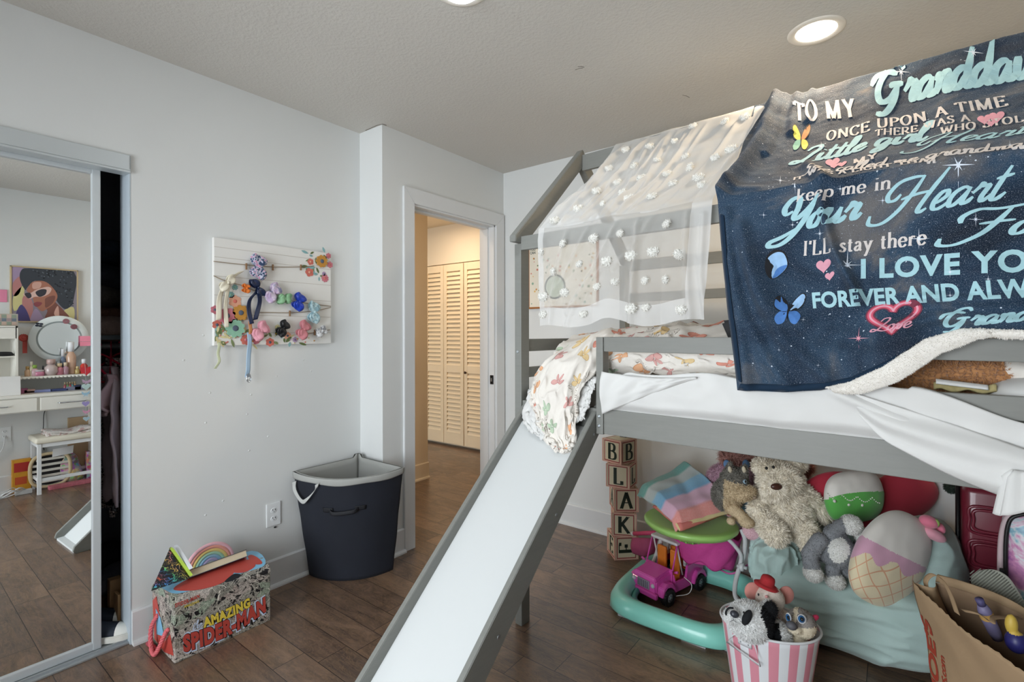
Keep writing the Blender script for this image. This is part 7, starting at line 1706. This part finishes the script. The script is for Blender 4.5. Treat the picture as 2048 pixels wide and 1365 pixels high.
# pink fluffy plush and blue ball toy behind
fr = Fr(1470, 930, 2.62); fz = fuse([EF(fr, 1450, 955, 0, 34, 26, .05), EF(fr, 1500, 945, 0, 24, 22, .04)], .008, 2); fur(fz, 9000, .016, .0014, seed=12, jitter=.7); fz.build('plush_unicorn', mat('lilac_pink_fur', '#c9a3b4', rough=.95, var=.2, vs_=20), label='lilac pink fluffy plush behind the wolf', cat='plush toy')
fz = fuse([EF(fr, 1478, 915, .02, 36, 12, .05), EF(fr, 1598, 935, .02, 20, 14, .05)], .008, 2); fur(fz, 8000, .030, .0015, seed=13, jitter=.5, clump=.02); fz.build('plush_pony', mat('dusty_rose_yarn', '#b98a80', rough=.95, var=.2, vs_=30), label='dusty rose long haired plush squeezed under the bed rail behind the cream dog', cat='plush toy')
fr2 = Fr(1488, 1010, 2.44); q = M(); EF(fr2, 1490, 1008, .0, 18, 22, .045, 20)(q); q.build('plush_egg', mat('blue_violet_plush', '#6f9fc4', rough=.9, var=.35, vs_=8, sheen=.3), label='blue and violet round plush between the wolf and the cream dog', cat='plush toy')
q = fuse([EF(fr2, 1506, 1064, .03, 21, 16, .04), EF(fr2, 1498, 1040, .0, 16, 18, .03)], .006, 2); fur(q, 2500, .004, .001, seed=3); q.build('blush_plush', mat('blush_plush', '#dcb4bd', rough=.95, var=.06), label='blush pink plush foot on the sofa arm below the wolf', cat='plush toy')
for x in (1454, 1492): q = M(); EF(Fr(1470, 930, 2.5), x, 929, .0, 7, 9, .014, 10)(q); q.build('plush_tip', mat('steel_blue_plush', '#5d7fa6', rough=.9), label='small steel blue plush tip %s the wolf ear' % ('left of' if x < 1470 else 'right of'), cat='plush toy')

# heart cushion
fr = Fr(1740, 990, 2.66)
def heartc(u, v):
    a = u*2*PI; x = 16*math.sin(a)**3/16; y = (13*math.cos(a) - 5*math.cos(2*a) - 2*math.cos(3*a) - math.cos(4*a))/16; r = math.sin(PI*v/2) if v <= 1 else 1
    return x, y, r
q = M()
for sgn in (1, -1):
    q.grid(lambda u, v: (lambda h: fr(1740 + 138*h[0]*h[2], 1010 - 90*h[1]*h[2], sgn*.055*math.sqrt(max(0, 1 - h[2]**2))))(heartc(u, v)), 60, 14)
q.build('heart_cushion', mat('red_velour', '#b52b40', rough=.8, sheen=.2, var=.12, vs_=10), label='large red heart cushion behind the green and white pillow', cat='cushion')

def plump(name, fr, px, py, rx, ry, rd, roll, ex, mats, mf, label, cat='cushion', f=0, tiltb=0):
    q = M(); ca, sa = math.cos(math.radians(roll)), math.sin(math.radians(roll)); pw = lambda x, p: math.copysign(abs(x)**p, x)
    def sph(u, v):
        a = 2*PI*u; b = (v-.5)*PI; k = 2/ex
        cb = max(0, math.cos(b))**.72; x = pw(math.cos(a), k)*cb; y = pw(math.sin(a), k)*cb; d = math.sin(b)
        return x, y, d
    def ff(u, v):
        x, y, d = sph(u, v); w = 1 - .10*abs(y); X = x*rx*w; Y_ = y*ry; return fr(px + X*ca + Y_*sa, py - (-X*sa + Y_*ca), f + d*rd + .004*nz((x*3, y*3, d), 1, 4) + Y_*fr.k*tiltb)
    q.grid(ff, 260, 130, mf=lambda u, v: mf(*sph(u, v))); return q, ff
M_pw = mat('white_velour', '#ddd9d2', rough=.85, sheen=.3, var=.03)
fr = Fr(1708, 992, 2.52)
q, f_ = plump('', fr, 1708, 994, 61, 52, .075, -6, 3.2, None, lambda x, y, d: 1 if y < .12 + .05*math.cos(x*3) else 0, '', f=.0)
q.build('plush_cushion', [M_pw, mat('green_velour', '#5aae4e', rough=.8, sheen=.3, var=.06)], label='round plush cushion, white above and green below, in front of the red heart', cat='cushion')
gc = [o for o in COL.objects if o.name == 'plush_cushion'][0]
q = M()
for k in range(30):
    u = k/29; x = 1655 + 104*u; y = 988 + 10*abs(math.sin(u*PI*3.5)) + 9*u; dx = (x-1708)/61; dy = (y-994)/52; q.ell(fr(x, y, .075*math.sqrt(max(0, 1-dx*dx*.8-dy*dy*.8)) + .001), (.0028, .0028, .0028), n=8, k=5)
for x, y in ((1669, 1003), (1697, 1010), (1724, 1011)): q.ell(fr(x, y, .071), (.006, .006, .006), n=10, k=6)
q.build('bead_trim', M_pw, parent=gc, label='white bead stitching', kind='stuff')
fr = Fr(1790, 1115, 2.36)
M_cone = NT('waffle_print'); o_ = M_cone.sep(M_cone.uv())
uvn = M_cone
x_, y_ = o_[0], o_[1]
g1 = M_cone.math('ABSOLUTE', M_cone.math('SUBTRACT', M_cone.math('FRACT', M_cone.math('ADD', x_, y_)), .5)); g2 = M_cone.math('ABSOLUTE', M_cone.math('SUBTRACT', M_cone.math('FRACT', M_cone.math('SUBTRACT', x_, y_)), .5))
lines = M_cone.math('LESS_THAN', M_cone.math('MINIMUM', g1, g2), .045); M_cone.base(M_cone.mix(lines, lin('#dccfae'), lin('#d3a07e'))); M_cone.p(rough=.85, sheen=.3); M_cone = M_cone.mat
M_icing = mat('pink_icing_velour', '#cfa0b6', rough=.85, sheen=.3, var=.05)
def conef(x, y, d):
    b = .10 + .10*math.sin(x*9 + 1) - .0*x
    return 0 if y > .16 else (1 if y > -.14 + .10*math.sin(x*8) + .10*x else 2)
q, f_ = plump('', fr, 1780, 1118, 76, 98, .095, 28, 2.6, None, conef, '', f=.0, tiltb=-.25)
# icing-cream UVs for the waffle squares
i0 = 0
for k_ in list(q.uv): u, v = q.uv[k_]; a = 2*PI*u; b = (v-.5)*PI; q.uv[k_] = (math.cos(a)*math.cos(b)*2.4, math.sin(a)*math.cos(b)*2.8)
q.build('plush_cushion', [M_pw, M_icing, M_cone], label='large plush cushion with white top, pink icing band and waffle print below', cat='cushion')
# pink slippers pair of lobes
fr = Fr(1865, 1055, 2.50)
pk = fuse([EF(fr, 1858, 1044, .05, 17, 12, .03, -20), EF(fr, 1877, 1056, .03, 13, 9, .025, -60)], .005, 2); pk.build('plush_bow', mat('pink_velour', '#d9768f', rough=.85, sheen=.3), label='pink plush toy with a green spot at the right of the red heart', cat='plush toy')
pkb = [o for o in COL.objects if o.name == 'plush_bow'][0]; part_ell(pkb, 'green_spot', fr, 1871, 1047, .072, 7, 8, .012, mat('lime_plush', '#a4c46a', rough=.8), lab='lime green spot')
pk = fuse([EF(fr, 1868, 1070, .05, 24, 11, .03, -30)], .005, 2); pk.build('plush_ear', mat('light_pink_velour', '#dc9bab', rough=.85, sheen=.3), label='light pink plush lobe under the pink and green plush', cat='plush toy')
# grey and white raccoon-like plush lying down
fr = Fr(1675, 1100, 2.33)
M_gp = mat('grey_plush', '#83868a', rough=.95, var=.12, vs_=30); M_wp = mat('white_plush', '#dcdcd8', rough=.95, var=.04)
gl_ = thing('plush_lemur', 'grey and white plush animal lying on its back on the mint sofa', 'plush toy', fr(1675, 1130))
q = fuse([EF(fr, 1676, 1103, .05, 30, 32, .06, -15), EF(fr, 1640, 1098, .01, 16, 26, .04, 20), EF(fr, 1670, 1066, .01, 20, 14, .04, 20)], .006, 3, fn=lambda p: (lambda x, y: 1 if ((x-1678)/22)**2 + ((y-1102)/25)**2 < 1 else 0)(*PRJ(p)))
fur(q, 7000, .005, .0011, seed=5); q.build('body', [M_gp, M_wp], parent=gl_)
for pts, r, end in ((((1640, 1082), (1620, 1108), (1624, 1135)), .030, (1626, 1147, 16)), (((1668, 1128), (1665, 1145), (1668, 1158)), .026, (1670, 1162, 16)), (((1706, 1112), (1716, 1098), (1728, 1082)), .024, (1732, 1076, 18)), (((1662, 1070), (1680, 1055), (1696, 1046)), .026, (1702, 1050, 19)), (((1680, 1120), (1690, 1138), (1694, 1145)), .022, None)):
    q = fuse([TB([fr(x, y, .04) for x, y in pts], r)], .006, 2); fur(q, 1500, .005, .0011, seed=7); q.build('limb', M_gp, parent=gl_)
    if end: q = fuse([EF(fr, end[0], end[1], .05, end[2], end[2]*.95, .038)], .006, 1); fur(q, 2500, .006, .0012, seed=9); q.build('paw', M_wp, parent=gl_)
part_ell(gl_, 'claw', fr, 1746, 1060, .06, 4, 5, .006, mat('dark_brown_felt', '#35202a', rough=.8), 20)

# ------------------------------------------------------------------ suitcases
def rbox(q, a, b, r, m=0, seg=4):
    bm = bmesh.new(); bmesh.ops.create_cube(bm, size=1)
    for v in bm.verts: v.co = Vector(((a[0]+b[0])/2 + v.co.x*(b[0]-a[0]), (a[1]+b[1])/2 + v.co.y*(b[1]-a[1]), (a[2]+b[2])/2 + v.co.z*(b[2]-a[2])))
    bmesh.ops.bevel(bm, geom=list(bm.edges), offset=r, segments=seg, affect='EDGES', profile=.5); q.bm(bm, m, True)
sc_ = thing('suitcase', 'maroon hard shell suitcase with raised ribs standing against the back wall', 'suitcase', (.36, 2.72, 0))
q = M(); rbox(q, (.205, 2.61, .03), (.484, 2.82, .675), .03); M_mar = mat('maroon_shell', '#742334', rough=.3, coat=.4, var=.05); q.build('shell', M_mar, parent=sc_)
for z0, z1 in ((.50, .60), (.37, .47), (.24, .34), (.11, .21)):
    q = M()
    for g, dz in ((0, 0), (.012, .006)): q.tube(cr([(x, 2.607 - g*.3, z) for x, z in ((.235+g, z0+g), (.225+g, (z0+z1)/2), (.235+g, z1-g), (.36, z1-g+.001), (.455-g, z1-g), (.465-g, (z0+z1)/2), (.455-g, z0+g), (.36, z0+g-.001))], 6, closed=True), .0055, 8, closed=True)
    q.build('raised_rib', M_mar, parent=sc_)
q = M(); q.tube([(.198, 2.70, .02), (.198, 2.70, .66)], .008, 8); q.build('black_trim', M_black, parent=sc_)
for x in (.24, .45): q = M(); q.lathe([(.018, -.012), (.02, 0), (.018, .012)], 16, T=Matrix.Translation((x, 2.66, .02)) @ Matrix.Rotation(PI/2, 4, 'Y')); q.build('wheel', M_black, parent=sc_)
q = M(); rbox(q, (.30, 2.635, .675), (.44, 2.70, .70), .01); q.build('carry_handle', M_black, parent=sc_)
td = thing('suitcase', 'small pastel tie-dye suitcase with black zipper in front of the maroon one', 'suitcase', (.41, 2.4, 0))
t = NT('tie_dye_shell'); o = t.obj(); t.base(t.ramp(t.noise(o, 9, 4, .6, 1.8), [(.3, '#6a6fae'), (.42, '#8fc0cf'), (.5, '#e4dfe6'), (.58, '#d795bf'), (.7, '#a05f9f')])); t.p(rough=.35)
q = M(); rbox(q, (.292, 2.335, .03), (.53, 2.47, .665), .05, seg=6); q.build('shell', t.mat, parent=td)
q = M(); q.tube(cr([(x, 2.352, z) for x, z in ((.296, .12), (.294, .35), (.296, .60), (.33, .662), (.41, .670), (.50, .662), (.528, .60), (.53, .35), (.528, .10))], 8), .006, 8); q.build('zipper', M_black, parent=td)
q = M(); q.tube(cr([(.286, 2.365, .14), (.283, 2.365, .35), (.286, 2.365, .58), (.32, 2.365, .668), (.41, 2.365, .680)], 8), .009, 8); q.build('pink_piping', mat('pale_pink_trim', '#c9b4b8', rough=.5), parent=td)
q = M(); rbox(q, (.278, 2.345, .40), (.292, 2.375, .47), .004); q.build('lock', M_black, parent=td)
for x in (.33, .49): q = M(); q.lathe([(.016, -.010), (.018, 0), (.016, .010)], 16, T=Matrix.Translation((x, 2.38, .018)) @ Matrix.Rotation(PI/2, 4, 'Y')); q.build('wheel', M_black, parent=td)
fz = fuse([EF(Fr(1903, 975, 2.75), 1903, 975, 0, 12, 10, .02)], .006, 1); fur(fz, 900, .010, .0012, seed=4); fz.build('pompom_charm', mat('dark_green_yarn', '#2c3a30', rough=.9), label='dark fuzzy pompom hanging just below the bed rail left of the maroon suitcase', cat='charm')

# ------------------------------------------------------------------ clothes heap behind the bag, sole of a shoe on it
q = fuse([E((.34, 2.18, .16), (.10, .12, .17)), E((.36, 2.12, .26), (.08, .09, .10))], .012, 3); q.build('clothes_heap', mat('dark_grey_clothes', '#3b3c42', rough=.9, var=.3, bump=.8, bs_=25, bd=.01), label='dark clothes heaped on the floor behind the paper bag', cat='clothing')
sh = thing('sandal', 'pale grey sandal lying sole up behind the paper bag', 'shoe', (.27, 2.2, .42))
sp = [A(1940, 1146, Y=2.22), A(1962, 1138, Y=2.24), A(1992, 1142, Y=2.25), A(2020, 1160, Y=2.24), A(2040, 1190, Y=2.21), A(2062, 1225, Y=2.17), A(2090, 1262, Y=2.12), A(2085, 1290, Y=2.09), A(2050, 1275, Y=2.10), A(2020, 1235, Y=2.15), A(1990, 1210, Y=2.18), A(1960, 1190, Y=2.20), A(1942, 1168, Y=2.21)]
nv_ = Vector((-.25, -.75, .62)).normalized(); q = M(); pp = cr(sp, 5, closed=True); c = sum(pp, Vector())/len(pp); pl = [p - nv_*((p-c).dot(nv_)) for p in pp]
q.prism(pl, -nv_*.022, 0, bev=.003); q.build('sole', mat('pale_grey_sole', '#aeb0a4', rough=.7), parent=sh)
q = M(); axs = (sp[6]-sp[0]).normalized(); axs = (axs - nv_*axs.dot(nv_)).normalized(); sd = nv_.cross(axs)
for k in range(34):
    s0 = c + axs*(-.115 + .0068*k); ws = [ (p-s0) for p in pl if abs((p-s0).dot(axs)) < .006]
    if len(ws) > 1:
        a_, b_ = min(w.dot(sd) for w in ws)*.86, max(w.dot(sd) for w in ws)*.86; q.tube([s0 + sd*a_ + nv_*.001, s0 + sd*b_ + nv_*.001], .0018, 5)
q.build('tread', mat('tread_grey', '#8e9186', rough=.8), parent=sh)

# ------------------------------------------------------------------ paper bag
M_kraft = mat('kraft_paper', '#ab9070', rough=.85, var=.06, vs_=5, bump=.25, bs_=14, bd=.01); M_kraftd = mat('kraft_inside', '#8c735a', rough=.9)
bag = thing('paper_bag', 'brown paper grocery bag with red print and paper handles, right corner of the photo', 'bag', (.25, 1.95, 0))
e_ = Vector((.57, -.82, 0)).normalized(); n_ = Vector((.82, .57, 0)).normalized(); FL = Vector((.044, 2.104, .45)); FB = Vector((.118, 2.085, 0)); LEN = .40; DEP = .15
def bagp(s, t, z):       # s along the long side, t across, z 0..1
    base = FB + e_*(.30*s) + n_*(DEP*t); 
    top = FL + e_*(LEN*s) + n_*((.075 + .10*math.sin(PI*min(1, s*1.0)))*t) + Vector((0, 0, .012*math.sin(s*5) - .03*s))
    if t < .5: top += -n_*(.020*math.sin(PI*s)) + Vector((0, 0, -.022*math.sin(PI*min(1, s*1.3))))
    p = base.lerp(top, z); return p + n_*(.010*nz((s*3, z*4, t), 1, 2)) + n_*(.012*(1 if t < .5 else -1)*math.sin(PI*z)*math.sin(PI*s)*.5)
def bagwall(fn): q = M(); q.grid(fn, 40, 40, thick=.0012); return q
zig = lambda s: .006*(abs((s*30) % 2 - 1))
q = bagwall(lambda u, v: bagp(u, 0, v) + Vector((0, 0, zig(u)*(v > .98)))); q.build('front_panel', M_kraft, parent=bag)
q = bagwall(lambda u, v: bagp(u, 1, v)); q.build('back_panel', M_kraftd, parent=bag)
q = bagwall(lambda u, v: bagp(0, u, v) + e_*(.035*math.sin(PI*u)*v)); q.build('side_panel', M_kraft, parent=bag)
q = bagwall(lambda u, v: bagp(1, u, v) - e_*(.035*math.sin(PI*u)*v)); q.build('side_panel', M_kraft, parent=bag)
q = M(); q.prism([bagp(0, 0, 0), bagp(1, 0, 0), bagp(1, 1, 0), bagp(0, 1, 0)], (0, 0, .002)); q.build('bottom_panel', M_kraftd, parent=bag)
q = M(); bk_ = [bagp(0, 1, 1), bagp(.35, 1, 1), bagp(.7, 1, 1)]; q.grid(lambda u, v: bagp(.02 + .5*u, 1, 1) + Vector((-.02*v, -.0, 0)) + Vector((.010*v, .020*v, .028*math.sin(PI*v) - .005*v)), 16, 6, thick=.001); q.build('folded_rim', M_kraft, parent=bag)
def handle(pts, w, lab):
    c = cr(pts, 10); q = M(); q.grid(lambda u, v: c[min(len(c)-1, int(u*(len(c)-1)))] + e_*(w*(v-.5)) + Vector((0, 0, 0)), len(c)-1, 3, thick=.0014); q.build('handle', M_kraft, parent=bag, label=lab)
H = lambda s, t, z, dx=0: bagp(s, t, min(1, z)) + Vector((0, 0, max(0, z-1)*.45)) + n_*dx
handle([A(1856, 1184, Y=2.12), A(1852, 1162, Y=2.13), A(1866, 1150, Y=2.12), A(1884, 1160, Y=2.08), A(1900, 1188, Y=2.03), A(1914, 1228, Y=1.97)], .020, 'twisted paper handle standing up')
handle([A(1926, 1222, Y=2.02), A(1960, 1230, Y=1.98), A(1984, 1246, Y=1.93), A(1990, 1236, Y=1.96), A(2040, 1237, Y=2.02)], .018, 'flattened paper handle')
# print on the front panel
q = M()
def bf(s, z, off=.0022): return bagp(s, 0, z) - n_*off
def barea(o, e, top): 
    o, e, top = Vector(o).to_2d() if False else Vector((*o, 0)), Vector((*e, 0)), Vector((*top, 0))
    return lambda s, t: (lambda p: bf(p.x, p.y))(o + (e-o)*s + (top-o)*t)
M_rp = mat('red_bag_print', '#a8402c', rough=.8); M_bp = mat('brown_bag_print', '#6b4a44', rough=.8)
gl, w = sans("JOE'S", .05, 0, .2, .95); place(q, gl, w, barea((.125, .30), (.125, .80), (.01, .30)), 0)
gl, w = sans('TRADERJOES.com', .03, 0, .2, .9); place(q, gl, w, barea((.235, .02), (.235, .62), (.17, .02)), 0)
o_ = ([], []); ribbon(o_, [(.5 + .5*math.cos(a)*(1+.2*math.sin(a*3)), .5 + .5*math.sin(a)) for a in [2*PI*k/20 for k in range(21)]], lambda t, f: .012, 3); place(q, o_, 1, barea((.30, .05), (.48, .05), (.30, .42)), 0)
gl, w = script('sure to come', .03, .3, .4) ; place(q, gl, w, barea((.33, .22), (.45, .18), (.33, .28)), 1); gl, w = script('hen out', .03, .3, .4); place(q, gl, w, barea((.33, .12), (.44, .08), (.33, .18)), 1)
o_ = ([], [])
for st_ in ([(.0, .6), (.12, .7), (.2, .55), (.1, .45), (0, .6)], [(.15, .55), (.4, .3), (.6, .1)], [(.1, .5), (.35, .22), (.55, .05)], [(.35, 1.0), (.5, .6), (.7, .2)], [(.42, .95), (.6, .6), (.75, .25)], [(.6, .9), (.7, .6), (.9, .35)], [(.65, .55), (.8, .7)], [(.3, .0), (.6, .05), (.9, .3)]): ribbon(o_, st_, lambda t, f: .012, 5)
place(q, o_, 1, barea((.58, .42), (.98, .30), (.58, .80)), 1)
for k in range(3):
    o_ = ([], []); ribbon(o_, [(.5 + .4*math.cos(a), .5 + .4*math.sin(a)) for a in [2*PI*k2/14 for k2 in range(15)]], lambda t, f: .05, 3); place(q, o_, 1, barea((.88, .10 + .17*k), (.99, .10 + .17*k), (.88, .24 + .17*k)), 0)
q.build('print', [M_rp, M_bp], parent=bag, label='red shop name and brown line drawing')
# things in the bag
c1 = A(1975, 1235, Y=2.0); q = M(); T = Matrix.Translation(c1) @ Euler((.3, -.35, 0)).to_matrix().to_4x4() @ Matrix.Scale(.8, 4)
q.lathe([(.016, -.09), (.020, -.06), (.022, .0), (.020, .03), (.014, .05)], 20, T=T); q.lathe([(.0205, -.01), (.0225, .0), (.0215, .022)], 20, m=1, T=T, cap=(False, False)); q.lathe([(.012, .05), (.013, .075), (.0, .077)], 16, m=2, T=T)
q.build('doll', [mat('violet_doll_cloth', '#7a7496', rough=.5, var=.2), mat('gold_band', '#cda25e', rough=.4), mat('mauve_top', '#55507a')], label='violet doll with a gold sash inside the paper bag', cat='doll')
c2 = A(2033, 1285, Y=1.93)
q = fuse([E(c2, (.025, .025, .03)), E(c2 + Vector((-.01, 0, .045)), (.014, .014, .028))], .004, 2, fn=lambda p: 1 if p.z > c2.z + .025 else 0); q.build('doll', [mat('indigo_doll_dress', '#2b2a6a', rough=.4), mat('yellow_doll_hair', '#d2b24e', rough=.5)], label='small doll with yellow hair and indigo dress inside the paper bag', cat='doll')

# ------------------------------------------------------------------ pink striped tub with three plush toys
def tub_mat():
    t = NT('pink_white_stripes'); x = t.sep(t.uv())[0]; s = t.math('LESS_THAN', t.math('FRACT', t.math('MULTIPLY', x, 15)), .5)
    t.base(t.mix(s, lin('#dfe3e6'), lin('#d9909f'))); t.p(rough=.3, coat=.3); return t.mat
TB_ = Vector((-.352, 1.930, 0)); TA = math.radians(17)
tub = thing('storage_tub', 'pink and white striped metal tub holding three plush toys, in front of the mint sofa', 'tub', TB_)
def tubp(u, z, g=0):
    a = 2*PI*u; k = .76 + .24*(z/.26); rx, ry = (.155+g)*k, (.120+g)*k; x, y = rx*math.cos(a), ry*math.sin(a); return TB_ + Vector((x*math.cos(TA) - y*math.sin(TA), x*math.sin(TA) + y*math.cos(TA), z))
q = M(); q.grid(lambda u, v: tubp(u, .004 + .256*v), 96, 12, thick=.0025); q.build('shell', tub_mat(), parent=tub)
q = M(); q.grid(lambda u, v: tubp(u, .01 + .248*v, -.004), 64, 8); q.add([tubp(i/40, .008, -.004) for i in range(40)], [tuple(range(40))]); q.build('inside', mat('tub_white_inside', '#dfe3e6', rough=.35), parent=tub)
q = M(); q.tube([tubp(i/72, .262, .001) for i in range(72)], .0042, 8, closed=True); q.build('rim', mat('tub_white_rim', '#dcdfe2', rough=.3), parent=tub)
ha = [A(1472, 1272, Y=1.81), A(1474, 1285, Y=1.80), A(1480, 1280, Y=1.79)]
uh = .655; q = M(); hp_ = [tubp(uh - .035, .243, .006), tubp(uh - .060, .205, .022), tubp(uh + .055, .178, .026), tubp(uh + .035, .240, .006)]; q.tube(hp_, .0034, 8, closed=True)
q.grid(lambda u, v: tubp(uh - .025 + .05*u, .236 - .022*v, .003), 6, 2, thick=.002); q.build('drop_handle', mat('tub_white_rim'), parent=tub)
for k in (-.014, .014): q = M(); q.ell(tubp(uh + k, .225, .005), (.0028, .0028, .0028), n=8, k=5); q.build('rivet', M_zinc, parent=tub)
# panda
fr = Fr(1520, 1245, 1.86); M_pww = mat('panda_white_fur', '#e2e3e2', rough=.95, var=.03); M_pbb = mat('panda_black_fur', '#15171b', rough=.95)
pan = thing('plush_panda', 'white and black plush panda leaning out of the striped tub', 'plush toy', fr(1520, 1250))
q = fuse([EF(fr, 1500, 1243, .01, 43, 37, .068, -12), EF(fr, 1468, 1234, .03, 20, 15, .03), EF(fr, 1548, 1275, -.01, 32, 34, .06), EF(fr, 1535, 1222, .0, 16, 20, .03, -35)], .005, 2,
         fn=lambda p: (lambda x, y: 1 if ((x-1538)/17)**2 + ((y-1228)/24)**2 < 1 or (1532 < x - (y-1262)*.15 < 1560 and y > 1248) else 0)(*PRJ(p)))
fur(q, 16000, .007, .0010, seed=14, jitter=.6); q.build('fur_body', [M_pww, M_pbb], parent=pan)
part_ell(pan, 'nose', fr, 1469, 1229, .068, 8.5, 6.5, .012, mat('slate_nose', '#3a3d45', rough=.3), -15); part_ell(pan, 'eye_patch', fr, 1494, 1236, .072, 8, 16, .012, M_pbb, -25); part_ell(pan, 'eye', fr, 1488, 1226, .088, 2.2, 2.2, .004, M_black)
q = M(); q.tube(cr([fr(1453, 1233, .035), fr(1452, 1224, .045), fr(1458, 1217, .050), fr(1467, 1217, .055)], 6), .0032, 6); q.build('eye_patch', M_pbb, parent=pan); q = M(); q.tube(cr([fr(1466, 1236, .073), fr(1466, 1241, .070), fr(1460, 1244, .064)], 5), .0009, 5); q.tube(cr([fr(1466, 1241, .070), fr(1474, 1246, .066)], 5), .0009, 5); q.build('mouth', mat('mouth_thread', '#6a6a6e'), parent=pan)
# mouse with red hat
fr = Fr(1540, 1200, 1.98); mo = thing('plush_mouse', 'white plush mouse with big pink ears and a red hat behind the panda', 'plush toy', fr(1540, 1215))
q = fuse([EF(fr, 1539, 1197, .02, 27, 24, .05), EF(fr, 1546, 1235, .0, 18, 22, .04), EF(fr, 1566, 1236, .01, 12, 15, .03, -20)], .005, 2); fur(q, 4000, .003, .0008, seed=4); q.build('body', mat('ivory_plush', '#ddd3c8', rough=.95, var=.03), parent=mo)
for x, y in ((1505, 1183), (1572, 1191)): part_ell(mo, 'ear', fr, x, y, .0, 16, 18, .010, mat('coral_pink_ear', '#cf8a80', rough=.9, var=.15, vs_=60, sheen=.3), lab='round coral pink ear')
q = M(); T = Matrix.Translation(fr(1533, 1172, .01)) @ (FACE @ Matrix.Rotation(.25, 3, 'Y')).to_4x4(); q.lathe([(.040, -.004), (.042, 0), (.030, .006), (.024, .008), (.023, .024), (.020, .032), (.010, .037), (0, .038)], 28, T=T); q.build('hat', mat('red_felt', '#a8272c', rough=.9, bump=.3, bs_=200), parent=mo, label='red felt bowler hat')
part_ell(mo, 'nose', fr, 1533, 1194, .074, 3.2, 2.6, .005, mat('pink_nose', '#d99a98')); part_ell(mo, 'eye', fr, 1517, 1190, .062, 1.4, 2.6, .004, M_black); part_ell(mo, 'eye', fr, 1555, 1197, .066, 1.6, 2.8, .004, M_black)
q = M(); EF(fr, 1551, 1229, .030, 13, 15, .022)(q); EF(fr, 1556, 1245, .030, 10, 12, .020)(q); q.build('scarf', cloth2('red_polka', '#b3262b', '#e6dcd4', 260, kind='vor'), parent=mo, label='red polka dot scarf')
# puppy
fr = Fr(1600, 1250, 1.93); pu = thing('plush_puppy', 'grey and cream plush puppy with big blue eyes in the striped tub', 'plush toy', fr(1600, 1255))
q = fuse([EF(fr, 1603, 1247, .01, 25, 27, .05), EF(fr, 1589, 1256, .045, 13, 12, .025), EF(fr, 1597, 1285, 0, 20, 16, .035)], .005, 2, fn=lambda p: (lambda x, y: 1 if abs(x - 1590 - (y-1240)*-.15) < 5 and y < 1250 or y > 1258 or x < 1583 and y > 1250 else 0)(*PRJ(p))); fur(q, 3500, .003, .0008, seed=5); q.build('body', [mat('taupe_grey_plush', '#8f8984', rough=.95, var=.05), mat('cream_plush', '#d6cbb4', rough=.95, var=.04)], parent=pu)
part_ell(pu, 'nose', fr, 1583, 1252, .072, 10, 8, .016, mat('grey_velvet_nose', '#55555a', rough=.6), -10)
for x, y, s in ((1604, 1239, 1.0), (1577, 1236, .55)):
    e = part_ell(pu, 'eye', fr, x, y, .052 if s == 1 else .046, 8.5*s, 9, .012, mat('eye_white', '#dfe6ee', rough=.15)); part_ell(e if False else pu, 'iris', fr, x-1, y, .058 if s == 1 else .050, 6.2*s, 6.8, .010, mat('blue_iris', '#2f5f8f', rough=.1)); part_ell(pu, 'pupil', fr, x-1, y, .064 if s == 1 else .055, 3.2*s, 4, .008, M_black)
q = M(); q.prism([fr(1613, 1222, .01), fr(1622, 1232, .02), fr(1634, 1238, .02), (fr(1620, 1243, .02)), fr(1612, 1236, .02)], -Fv*.010, 0, .002); q.build('ear', mat('cream_plush'), parent=pu); part_ell(pu, 'inner_ear', fr, 1629, 1237, .024, 9, 5.5, .008, mat('magenta_ear', '#b52f52', rough=.9), 25, lab='magenta inner ear')
q = M(); q.tube(cr([fr(1606, 1276, .045), fr(1614, 1279, .030), fr(1620, 1282, .01)], 6), .003, 6); q.build('collar', M_red, parent=pu)
q = M(); gl, w = sans('CoCo', .04, 0, .3); p0, p1 = A(1482, 1162, Y=2.215), A(1497, 1164, Y=2.215); place(q, gl, w, affine(p0, p1, p0 + Vector((0, 0, .011))), 0)

# ------------------------------------------------------------------ groups of repeats
for o in COL.objects:
    if o.parent is None and 'category' in o:
        n = o.name.split('.')[0]
        g = {'hair_bow': 'hair bows clipped on the board', 'letter_block': 'stacked letter blocks', 'clothes_hanger': 'pink hangers in the closet', 'folded_clothes': 'clothes piled on the closet shelf', 'closet_clutter': 'things heaped on the closet floor', 'ribbon_streamer': 'ribbons hanging from the board', 'sneaker': 'sneakers in the closet', 'makeup_item': 'cosmetics under the scalloped shelf', 'recessed_light': 'recessed ceiling lights'}.get(n)
        if n == 'bottle': g = 'lip gloss tubes under the shelf' if 'lip gloss' in o['label'] else 'bottles on the vanity'
        if g and 'group' not in o: o['group'] = g
